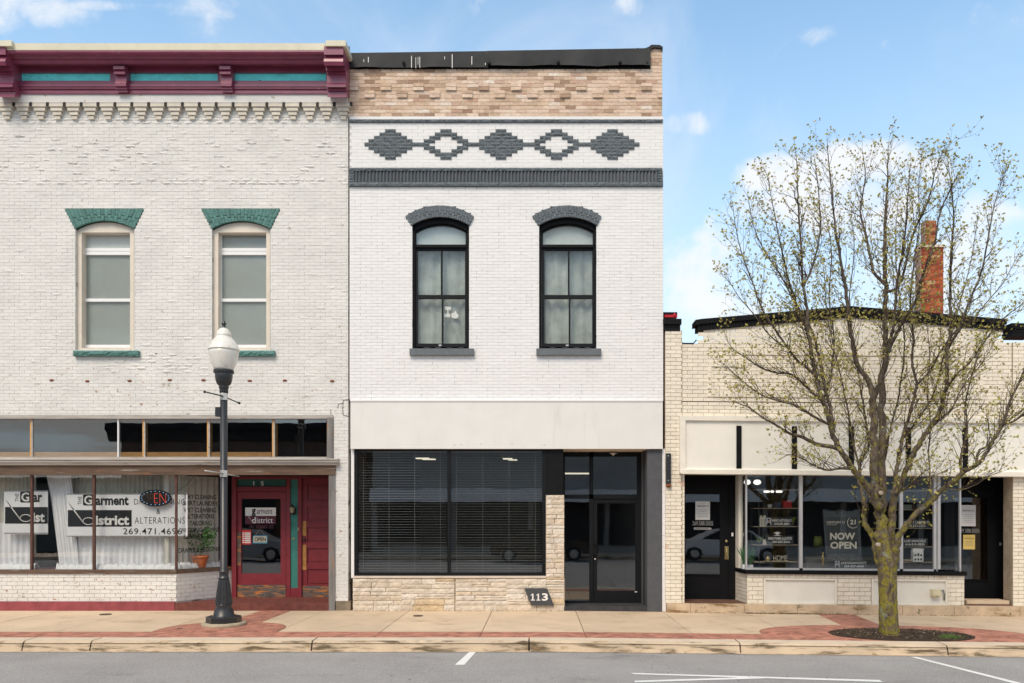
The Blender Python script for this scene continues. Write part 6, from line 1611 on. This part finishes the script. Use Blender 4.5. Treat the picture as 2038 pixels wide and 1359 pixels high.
m = MB(); m.lathe(lx, Yl, [(r*s_, LZ(py)) for r, py in ((29.6, 698), (29.9, 695.5), (28.5, 693.5), (26.5, 687), (22, 679), (16.5, 673), (14.2, 669), (15.2, 667.5), (14.2, 665.5), (12.6, 660), (11, 658.5), (8.5, 655), (6.2, 653))], 32); m.build('globe_top', [mg], LP)
m = MB(); m.lathe(lx, Yl, [(r*s_, LZ(py)) for r, py in ((6.6, 654), (6, 652), (3.2, 651), (3.6, 649.5), (2.3, 648), (4.6, 646), (4.3, 643.5), (2.6, 640), (1, 637), (.3, 635.5))], 14); m.build('finial', m_pole, LP)
for (yc, ya, yb) in ((789, 779.5, 802), (942.5, 936.5, 948)):
    m = MB(); m.pbox(439, 452, yc-6.5, yc+6.5, Yl-.075, Yl-.055); 
    for py in (yc-5, yc+5): m.lathe(lx, Yl, [(7.6*s_, LZ(py)-.012), (7.6*s_, LZ(py)+.012)], 18)
    m.build('clamp', m_galv, LP)
    m = MB(); m.tube([P(407.5, ya, Yl-.35), P(444, yc-.5, Yl-.07)], .012, 6); m.tube([P(447, yc+.5, Yl-.07), P(475.5, yb, Yl+.3)], .011, 6); m.build('banner_arm', m_pole if yc < 800 else m_galv, LP)
    if yc < 800: m = MB(); m.tube([P(405, ya-.5, Yl-.37), P(409, ya+.5, Yl-.35)], .022, 8); m.tube([P(474, yb-.5, Yl+.29), P(478, yb+.5, Yl+.31)], .022, 8); m.build('arm_knob', m_pole, LP)
m = MB(); m.pbox(428, 438.5, 810, 828, Yl-.05, Yl+.05); m.build('outlet_box', m_pole, LP)

# ================================================================== TREE
Yt = -2.9
m_bark, nt, b = new_mat('mossy_bark')
g = pos(nt); mp = nt.nodes.new('ShaderNodeMapping'); mp.inputs['Scale'].default_value = (1, 1, .35); nt.links.new(g.outputs['Position'], mp.inputs[0])
na = nnoise(nt, mp.outputs[0], 22, 6, .7); nb = nnoise(nt, g.outputs['Position'], 9, 7, .75, .4); ncc = nnoise(nt, mp.outputs[0], 70, 4, .7)
bark = nramp(nt, na, [(.3, (.020, .014, .010)), (.48, (.10, .075, .056)), (.7, (.22, .175, .135))])
sx = nt.nodes.new('ShaderNodeSeparateXYZ'); nt.links.new(g.outputs['Position'], sx.inputs[0])
hh = maprange(nt, sx.outputs[2], .3, 5.0, .10, -.08, False)
mo = maprange(nt, nmath(nt, 'ADD', nb, hh), .50, .66)
moss = nramp(nt, ncc, [(.3, (.08, .075, .010)), (.55, (.29, .25, .022)), (.75, (.42, .37, .07))])
c = nmix(nt, nmath(nt, 'MULTIPLY', mo, .92), bark, moss)
lich = maprange(nt, nnoise(nt, g.outputs['Position'], 6, 4, .6), .60, .68); c = nmix(nt, nmath(nt, 'MULTIPLY', lich, .5), c, (.26, .30, .27, 1))
nt.links.new(c, b.inputs['Base Color']); b.inputs['Roughness'].default_value = .95
bp = nt.nodes.new('ShaderNodeBump'); bp.inputs['Strength'].default_value = 1; bp.inputs['Distance'].default_value = .03; nt.links.new(nmath(nt, 'ADD', na, nmath(nt, 'MULTIPLY', ncc, .4)), bp.inputs['Height']); nt.links.new(bp.outputs[0], b.inputs['Normal'])
m_twig = M('twig_bark', (.06, .04, .03), .9, .35, 6)
m_bud = M('opening_leaf_bud', (.40, .38, .13), .6, .2, 8, ramp=[(0, (.22, .22, .03)), (.4, (.42, .39, .08)), (.75, (.50, .45, .13)), (.9, (.42, .27, .10)), (1, (.60, .54, .28))])
TR = thing('street_tree', (PX(1770, Yt), Yt, gnd(5.7)), 'mossy street tree breaking into leaf in the oval mulch bed', 'tree')
rt = random.Random(77)
def TP(px, py, dy): return Vector(P(px, py, Yt+dy))
def cat(pts, n=5):
    out = []
    for i in range(len(pts)-1):
        p0, p1, p2, p3 = pts[max(i-1, 0)], pts[i], pts[i+1], pts[min(i+2, len(pts)-1)]
        for k in range(n):
            t = k/n; out.append(tuple(.5*((2*b_)+(-a_+c_)*t+(2*a_-5*b_+4*c_-d_)*t*t+(-a_+3*b_-3*c_+d_)*t**3) for a_, b_, c_, d_ in zip(p0, p1, p2, p3)))
    out.append(pts[-1]); return out
px2m = (16+Yt)/1600
limbs = {
 'trunk': [(1771, 1272, 0, 25), (1770, 1258, 0, 20.5), (1768, 1225, 0, 18.6), (1767, 1180, 0, 17.8), (1766, 1140, 0, 18.6), (1765, 1112, 0, 19.5), (1760, 1085, 0, 16), (1756, 1060, 0, 12), (1754, 1035, 0, 10)],
 'A0': [(1762, 1120, 0, 15), (1756, 1085, 0, 14), (1753, 1050, 0, 12), (1752, 1015, 0, 11), (1751, 985, .02, 10.5), (1752, 955, .04, 8)],
 'A': [(1749, 1000, -.02, 12), (1743, 970, -.04, 9.5), (1739, 920, -.06, 8.6), (1739, 833, -.1, 8.2), (1736, 790, -.12, 7.5), (1723, 750, -.15, 5.5), (1704, 718, -.2, 5), (1697, 681, -.25, 4.4), (1690, 645, -.3, 4), (1683, 576, -.35, 3.4), (1673, 524, -.4, 2.8), (1664, 460, -.5, 2.2), (1657, 400, -.5, 1.7), (1650, 330, -.55, 1.1), (1647, 290, -.55, .6)],
 'B': [(1752, 1000, .08, 11), (1756, 950, .12, 9), (1755, 833, .2, 8), (1756, 760, .2, 7.6), (1764, 705, .2, 6.5), (1762, 660, .2, 5.8), (1762, 600, .25, 5.2), (1763, 562, .25, 4.8), (1761, 500, .3, 4.2), (1762, 437, .3, 3.4), (1766, 379, .35, 2.4), (1767, 320, .35, 1.2), (1768, 285, .3, .6)],
 'B2': [(1763, 566, .25, 4), (1740, 541, .3, 3.2), (1728, 489, .45, 2.8), (1713, 420, .6, 2), (1722, 350, .7, 1.2), (1716, 300, .7, .6)],
 'B3': [(1763, 580, .25, 4), (1784, 574, .1, 3.3), (1799, 541, 0, 3), (1815, 472, -.1, 2.4), (1846, 403, -.3, 1.8), (1862, 340, -.3, 1.1), (1880, 292, -.3, .6)],
 'B4': [(1762, 712, .2, 5), (1781, 672, 0, 4.2), (1793, 645, -.1, 3.8), (1821, 600, -.3, 3.2), (1838, 545, -.45, 2.7), (1858, 490, -.55, 2.1), (1872, 420, -.6, 1.5), (1905, 350, -.7, .8)],
 'B5': [(1740, 790, -.1, 5), (1757, 740, -.3, 4), (1768, 690, -.45, 3.6), (1779, 640, -.6, 3), (1786, 560, -.7, 2.5), (1800, 480, -.8, 1.9), (1806, 400, -.9, 1.3), (1812, 330, -.9, .6)],
 'C': [(1750, 1012, -.05, 11), (1738, 984, -.12, 8.2), (1720, 960, -.2, 7.2), (1701, 938, -.28, 6.6), (1686, 915, -.35, 6.4), (1670, 893, -.42, 6), (1658, 866, -.45, 5.6), (1648, 826, -.5, 5.2), (1637, 797, -.5, 5), (1628, 761, -.5, 4.6), (1619, 725, -.5, 4.2), (1613, 689, -.52, 3.8), (1608, 652, -.55, 3.6), (1605, 605, -.55, 3.1), (1597, 558, -.6, 2.8), (1594, 489, -.6, 2.3), (1589, 420, -.6, 1.9), (1587, 368, -.6, 1.3), (1585, 312, -.6, .6)],
 'C1': [(1657, 860, -.45, 4.6), (1653, 812, -.3, 4), (1641, 768, -.15, 3.7), (1635, 732, -.05, 3.5), (1625, 690, .05, 3.1), (1612, 650, .1, 2.8), (1588, 610, .1, 2.4), (1570, 560, .1, 2), (1552, 480, .1, 1.5), (1540, 420, .1, 1), (1528, 352, .1, .6)],
 'C2': [(1671, 893, -.42, 5), (1650, 888, -.5, 4.6), (1626, 884, -.6, 4.2), (1597, 870, -.7, 3.6), (1570, 862, -.8, 2.8), (1545, 846, -.85, 2.2), (1520, 832, -.9, 1.7), (1492, 812, -.95, 1.2), (1462, 800, -1, .7)],
 'C3': [(1692, 932, -.3, 4), (1672, 932, -.5, 2.8), (1645, 935, -.7, 2.3), (1618, 925, -.8, 1.8), (1595, 912, -.9, 1.4), (1570, 905, -.95, 1), (1552, 915, -1, .6)],
 'C4': [(1626, 752, -.5, 3.4), (1605, 730, -.6, 3), (1588, 718, -.65, 2.7), (1566, 690, -.7, 2.4), (1540, 652, -.75, 2), (1515, 610, -.8, 1.7), (1497, 560, -.8, 1.4), (1478, 510, -.85, 1.1), (1465, 455, -.85, .8), (1458, 405, -.85, .5)],
 'C5': [(1640, 803, -.5, 3.2), (1618, 782, -.5, 2.7), (1577, 746, -.6, 2.3), (1546, 742, -.65, 1.9), (1515, 732, -.7, 1.6), (1485, 712, -.75, 1.2), (1455, 690, -.8, .7), (1442, 662, -.8, .4)],
 'C6': [(1652, 845, -.48, 3.2), (1625, 832, -.55, 2.8), (1582, 806, -.7, 2.3), (1544, 796, -.8, 2), (1515, 785, -.85, 1.6), (1490, 768, -.9, 1.2), (1460, 742, -.95, .8), (1441, 725, -1, .4)],
 'C7': [(1612, 680, -.52, 2.9), (1598, 640, -.3, 2.5), (1575, 590, -.1, 2.1), (1552, 545, 0, 1.8), (1522, 500, .1, 1.4), (1500, 450, .15, 1), (1488, 385, .15, .5)],
 'C8': [(1600, 570, -.6, 2.4), (1620, 520, -.5, 2), (1632, 460, -.5, 1.6), (1630, 390, -.5, 1.1), (1622, 320, -.5, .6)],
 'C9': [(1560, 690, -.7, 1.8), (1530, 665, -.5, 1.4), (1500, 625, -.4, 1.1), (1470, 590, -.3, .8), (1445, 548, -.3, .4)],
 'D': [(1752, 1125, .05, 10), (1744, 1090, .12, 7.2), (1734, 1062, .2, 6.4), (1719, 1036, .3, 6), (1721, 1010, .34, 5.2), (1717, 980, .4, 4.8), (1710, 950, .5, 4.2), (1714, 915, .6, 3.4), (1729, 890, .7, 2.8), (1724, 840, .8, 2.3), (1712, 770, .9, 2), (1700, 690, 1, 1.7), (1690, 600, 1.05, 1.4), (1700, 500, 1.1, 1), (1694, 420, 1.1, .5)],
 'D2': [(1712, 935, .5, 3), (1700, 890, .75, 2.3), (1690, 830, .85, 1.9), (1678, 770, .95, 1.7), (1662, 700, 1, 1.4), (1645, 620, 1.05, 1.1), (1640, 540, 1.1, .7), (1625, 480, 1.1, .4)],
 'E': [(1770, 1115, 0, 13), (1773, 1065, .0, 9.5), (1776, 1020, 0, 8.5), (1780, 978, 0, 8.5)],
 'E1': [(1780, 985, 0, 6.5), (1784, 945, .1, 5), (1789, 908, .2, 4.4), (1796, 872, .25, 4), (1804, 845, .3, 3.7), (1818, 797, .3, 3.3), (1824, 762, .3, 3), (1815, 722, .35, 2.7), (1818, 670, .4, 2.4), (1812, 600, .5, 2.1), (1820, 520, .6, 1.7), (1830, 440, .7, 1.3), (1828, 370, .7, .8), (1834, 310, .7, .4)],
 'E2': [(1782, 985, -.02, 7), (1793, 960, -.05, 6.4), (1803, 935, -.1, 6.2), (1815, 910, -.15, 6), (1828, 884, -.2, 5.8), (1850, 852, -.25, 5.2), (1872, 815, -.3, 4.8), (1880, 780, -.3, 4.4), (1886, 750, -.3, 4), (1884, 715, -.3, 3.8), (1889, 685, -.3, 3.5), (1892, 645, -.3, 3.1), (1891, 576, -.35, 2.8), (1893, 507, -.4, 2.3), (1898, 437, -.4, 1.8), (1894, 380, -.4, 1.2), (1887, 325, -.4, .5)],
 'E3': [(1888, 690, -.3, 3.1), (1908, 655, -.4, 2.8), (1932, 593, -.5, 2.3), (1953, 541, -.55, 1.9), (1967, 472, -.6, 1.5), (1981, 400, -.6, 1), (2003, 338, -.6, .5)],
 'E4': [(1825, 765, .3, 2.6), (1850, 739, .3, 2.3), (1868, 707, .3, 2), (1900, 660, .35, 1.7), (1930, 640, .4, 1.5), (1965, 600, .45, 1.2), (1998, 560, .5, .9), (2030, 500, .5, .5)],
 'E5': [(1880, 780, -.3, 2.8), (1905, 745, -.5, 2.4), (1935, 715, -.6, 2), (1965, 672, -.7, 1.6), (1990, 640, -.8, 1.3), (2025, 612, -.9, .9), (2060, 590, -.9, .5)],
 'E6': [(1850, 852, -.25, 2.6), (1868, 838, -.5, 2.1), (1895, 812, -.7, 1.8), (1915, 770, -.8, 1.4), (1945, 735, -.9, 1), (1975, 690, -1, .5)],
 'F': [(1774, 1128, -.05, 13), (1783, 1096, -.12, 8.4), (1790, 1068, -.18, 7), (1806, 1043, -.28, 6.3), (1828, 1018, -.38, 6), (1854, 995, -.48, 5.7), (1879, 972, -.58, 5.4), (1905, 951, -.68, 5.4), (1922, 935, -.74, 5)],
 'F1': [(1914, 944, -.72, 4), (1912, 914, -.7, 2.8), (1919, 885, -.68, 2.3), (1925, 850, -.65, 2), (1922, 800, -.6, 1.6), (1935, 745, -.6, 1.2), (1948, 700, -.6, .6)],
 'F2': [(1918, 938, -.74, 4.8), (1944, 925, -.8, 4.2), (1961, 903, -.85, 3.8), (1978, 876, -.9, 3.5), (1991, 850, -.92, 3.2), (2000, 830, -.95, 3), (2011, 796, -1, 2.6), (2024, 770, -1, 2.2), (2040, 730, -1, 1.8), (2052, 670, -1, 1.3), (2062, 600, -1, .7)],
 'F3': [(1942, 927, -.8, 3), (1948, 898, -.65, 2.6), (1964, 888, -.55, 2.3), (1984, 866, -.5, 2), (2004, 840, -.4, 1.6), (2035, 815, -.3, 1.2), (2065, 780, -.3, .7)],
 'F4': [(1854, 996, -.48, 2.6), (1852, 960, -.3, 1.7), (1848, 900, -.2, 1.5), (1852, 840, -.1, 1.3), (1846, 780, 0, 1.1), (1850, 700, .1, .9), (1842, 630, .2, .5)],
 'F5': [(1995, 845, -.92, 2.2), (2018, 838, -1.1, 1.8), (2045, 820, -1.2, 1.4), (2080, 800, -1.3, .8)],
 'F6': [(1880, 972, -.58, 2.2), (1910, 975, -.8, 1.6), (1940, 965, -.95, 1.2), (1968, 948, -1.05, .9), (1990, 940, -1.1, .5)],
 'G1': [(1781, 985, 0, 3.2), (1800, 972, -.3, 2), (1825, 958, -.5, 1.6), (1850, 950, -.7, 1.2), (1885, 935, -.85, .6)],
 'H1': [(1755, 950, .1, 3), (1770, 860, .6, 2.4), (1790, 780, .9, 2), (1800, 680, 1.1, 1.7), (1790, 590, 1.2, 1.4), (1782, 480, 1.3, 1), (1790, 380, 1.3, .5)],
 'H2': [(1800, 870, .25, 2.8), (1830, 830, .6, 2.3), (1860, 780, .8, 1.9), (1880, 700, 1, 1.6), (1905, 620, 1.1, 1.3), (1930, 530, 1.2, 1), (1945, 440, 1.2, .6)],
 'H3': [(1640, 800, -.4, 2.6), (1655, 740, .1, 2.2), (1660, 670, .4, 1.8), (1650, 590, .6, 1.5), (1655, 500, .7, 1.1), (1640, 410, .8, .6)],
}
tb = MB(); cr = MB(); buds = MB()
order = list(limbs.items())
sampled = []
for name, L_ in order:
    pp = cat(L_, 5); pts = [TP(p[0], p[1], p[2]) for p in pp]; rad = [max(.3, p[3])*px2m*(.97 if name == 'trunk' else .88) for p in pp]
    wob = [Vector((rt.gauss(0, .25), rt.gauss(0, .25), 0))*rad[i] for i in range(len(pts))] if name != 'trunk' else [Vector()]*len(pts)
    pts = [p+w for p, w in zip(pts, wob)]
    if name == 'trunk': rad = [r*(1+rt.uniform(-.03, .03)) for r in rad]
    (tb if rad[0] > .012 else cr).tube(pts, rad, 14 if rad[0] > .08 else (9 if rad[0] > .03 else 6)); sampled.append((name, pts, rad))
# twigs
def bud(p, d, s=1.):
    n = rt.choice((2, 3, 4, 5))
    for _ in range(n):
        v = (d+Vector((rt.gauss(0, .7), rt.gauss(0, .7), rt.gauss(.15, .6)))).normalized()*rt.uniform(.018, .040)*s; w = v.orthogonal().normalized(); w.rotate(Matrix.Rotation(rt.uniform(0, 6.28), 3, v.normalized())); w *= v.length*.33
        q = p+v*rt.uniform(0, .3); buds.face([q, q+v*.55+w, q+v, q+v*.5-w])
def grow(p, d, L, r, level):
    n = max(3, int(L/.07)); pts = [p.copy()]; rad = [r]; st = L/n
    dd = d.normalized()
    for i in range(n):
        dd = (dd+Vector((rt.gauss(0, .17), rt.gauss(0, .17), rt.gauss(.05, .12)))).normalized(); pts.append(pts[-1]+dd*st); rad.append(r*(1-.72*(i+1)/n))
    cr.tube(pts, rad, 4 if level == 1 else 3, cap=False)
    if level >= 3:
        bud(pts[-1], dd); return
    stp = .115 if level == 1 else .095
    k = stp; side = rt.choice((-1, 1))
    while k < L-.02:
        i = min(n-1, int(k/st)); q = pts[i].lerp(pts[i+1], (k/st)-i if i < n else 0); t = (pts[i+1]-pts[i]).normalized()
        s = t.orthogonal().normalized(); s.rotate(Matrix.Rotation(rt.uniform(0, 6.28), 3, t)); s = (s+Vector((0, 0, .45))).normalized()
        if level == 1: 
            if rt.random() < .8: grow(q, (t*.75+s*.75), rt.uniform(.16, .52)*(1.1-.5*k/L), max(.0022, rad[i]*.55), 2)
        else:
            if rt.random() < .62: grow(q, (t*.4+s), rt.uniform(.03, .11), .0022, 3)
            else: bud(q, s, .8)
        k += stp*rt.uniform(.6, 1.4)
    bud(pts[-1], dd, 1.1); bud(pts[-1], dd, 1.)
cx0 = TP(1765, 900, 0)
for name, pts, rad in sampled:
    if name in ('trunk', 'A0', 'E'): continue
    acc_ = 0; nxt = .25 if rad[0] > .03 else .1
    tot = sum((pts[i+1]-pts[i]).length for i in range(len(pts)-1))
    for i in range(len(pts)-1):
        seg = (pts[i+1]-pts[i]); acc_ += seg.length
        while acc_ > nxt:
            t = seg.normalized(); f = nxt/tot; thick = rad[i]
            if not (thick > .045 and rt.random() < .75) and rt.random() < .9 and not (thick > .03 and pts[i].z < 3.6 and rt.random() < .5):
                out = (pts[i]-cx0); out.z = 0; out = out.normalized() if out.length > .05 else Vector((rt.gauss(0, 1), rt.gauss(0, 1), 0)).normalized()
                s = Vector((rt.gauss(0, 1), rt.gauss(0, 1), 0)).normalized(); d = (t*.75+(s*.8+out*.35)*.8+Vector((0, 0, .25))).normalized()
                Lb = rt.uniform(.25, .76)*(1-.40*f)
                grow(pts[i], d, Lb, min(.0075, max(.0035, thick*.5)), 1)
            nxt += rt.uniform(.042, .09)
    # leading tip
    grow(pts[-1], (pts[-1]-pts[-3]), rt.uniform(.12, .3), .003, 2); bud(pts[-1], Vector((0, 0, 1)), 1)
tb.build('trunk', m_bark, TR, label='mossy trunk with its main limbs'); cr.build('twigs', m_twig, TR, kind='stuff'); buds.build('leaves', m_bud, TR, kind='stuff')
# pruning scars
for px, py, r, dy in ((1754, 981, 5, -.17), (1749, 1084, 5, -.2), (1672, 894, 3.4, -.53), (1811, 887, 2.5, -.2)):
    c = TP(px, py, dy); m = MB(); m.lathe(0, 0, [(r*px2m*.9, -.06), (r*px2m*.85, -.004), (r*px2m*.6, .0), (r*px2m*.2, .001)], 12); m.v = [(c.x+p[0], c.y-p[2], c.z+p[1]) for p in m.v]; m.build('pruning_scar', M('cut_wood', (.36, .30, .23), .8, .1, 12) if 'cut_wood' not in bpy.data.materials else bpy.data.materials['cut_wood'], TR)

# ================================================================== ACROSS THE ROAD (what the panes mirror)
OB = thing('opposite_shop_row', (2, -25.5, 0), 'low grey shop row with pale awning band across the road behind the camera', 'building')
m_ograyw = M('grey_cladding', (.38, .36, .335), .9, .1, .8); m_oband = M('pale_awning_band', (.85, .85, .85), .7, .05, 1); m_obr = M('brown_brick_far', (.10, .055, .035), .9, .3, 3)
m = MB(); m.box(-8.5, 30, -34, -25.2, -.3, 5.9); m.build('wall', m_ograyw, OB)
m = MB(); m.box(-8.4, 30.1, -25.5, -24.2, 2.6, 3.25); m.build('awning_band', m_oband, OB)
m = MB(); m.box(-8.6, 30.1, -34, -25.0, 5.9, 6.15); m.build('roof_edge', m_black, OB)
for i in range(9):
    m = MB(); m.box(-8.2+i*4, -4.5+i*4, -25.18, -25.1, .35, 2.6); m.build('window', m_ink, OB)
OB2 = thing('opposite_corner_building', (-20, -25.5, 0), 'brown brick building with heavy dark cornice across the road behind the camera', 'building')
m = MB(); m.box(-21.4, -8.8, -36, -25.2, -.3, 6.4); m.build('wall', m_obr, OB2)
m = MB(); m.extr([(-25.2, 5.7), (-25.0, 5.75), (-24.8, 6.1), (-24.6, 6.3), (-24.6, 6.6), (-26, 6.6)], -21.9, -8.5); m.build('cornice', m_black, OB2)
for i in range(3):
    m = MB(); m.box(-13.4-i*4, -10.2-i*4, -25.18, -25.1, .5, 2.9); m.build('window', m_ink, OB2)
OB3 = thing('added_sky_screen', (-40, -50, 0), 'unseen long grey block added behind the camera to keep bright sky out of the left panes', 'building')
m = MB(); m.box(-90, -10, -60, -50, -1, 4.6); m.build('wall', M('sky_screen_grey', (.16, .15, .14), .9, .2, .5), OB3); m = MB(); m.box(-91, -9, -61, -49.6, 4.6, 5.0); m.build('roof', m_black, OB3)  # added block, unseen, so the lower left panes do not mirror horizon sky
def car(x, y, mat, lab, s=1):
    e = thing('parked_car', (x, y, -.15), lab, 'car')
    z = -.15
    body = [(-2.2, .35), (-2.25, .62), (-2.15, .86), (-1.5, .95), (-.85, 1.0), (.9, 1.0), (1.6, .96), (2.15, .82), (2.25, .6), (2.2, .35), (1.85, .3), (1.75, .55), (1.45, .66), (1.15, .55), (1.05, .3), (-1.05, .3), (-1.15, .55), (-1.45, .66), (-1.75, .55), (-1.85, .3)]
    m = MB(); m.prism([(x+a*s, z+b) for a, b in body], y-.88, y+.88); m.build('body', mat, e)
    m = MB(); m.prism([(x+a*s, z+b) for a, b in ((-1.45, .96), (-.85, 1.38), (-.2, 1.46), (.5, 1.42), (1.35, .98))], y-.74, y+.74); m.build('roof', mat, e)
    for q in (-.745, .745):
        m = MB(); m.prism([(x+a*s, z+b) for a, b in ((-1.2, 1.0), (-.78, 1.33), (-.2, 1.4), (.42, 1.36), (1.1, 1.0))], y+min(q, q*1.01), y+max(q, q*1.01)); m.build('side_window', m_ink, e)
    for a in (-1.45, 1.45):
        for q in (-.8, .8):
            w = MB(); w.lathe(0, 0, [(.31, -.11), (.33, -.08), (.33, .08), (.31, .11)], 24); w.v = [(x+a*s+p[0], y+q+p[2], z+.33+p[1]) for p in w.v]; w.build('wheel', m_ink, e)
            w = MB(); w.lathe(0, 0, [(.2, -.115), (.2, .115)], 16); w.v = [(x+a*s+p[0], y+q+p[2], z+.33+p[1]) for p in w.v]; w.build('rim', m_galv, e)
car(-13.2, -18.0, M('grey_car_paint', (.30, .31, .33), .3, .02, 1, coat=.6), 'grey car parked across the road behind the camera, on the left')
car(.2, -19.6, M('black_car_paint', (.02, .02, .022), .25, .02, 1, coat=.8), 'black car parked across the road behind the camera')
car(8.5, -19.6, M('white_car_paint', (.7, .7, .7), .3, .02, 1, coat=.6), 'white car parked across the road behind the camera', -1)

# the sun and the sky do the lighting; render settings
S.cycles.use_adaptive_sampling = True if hasattr(S, 'cycles') else None
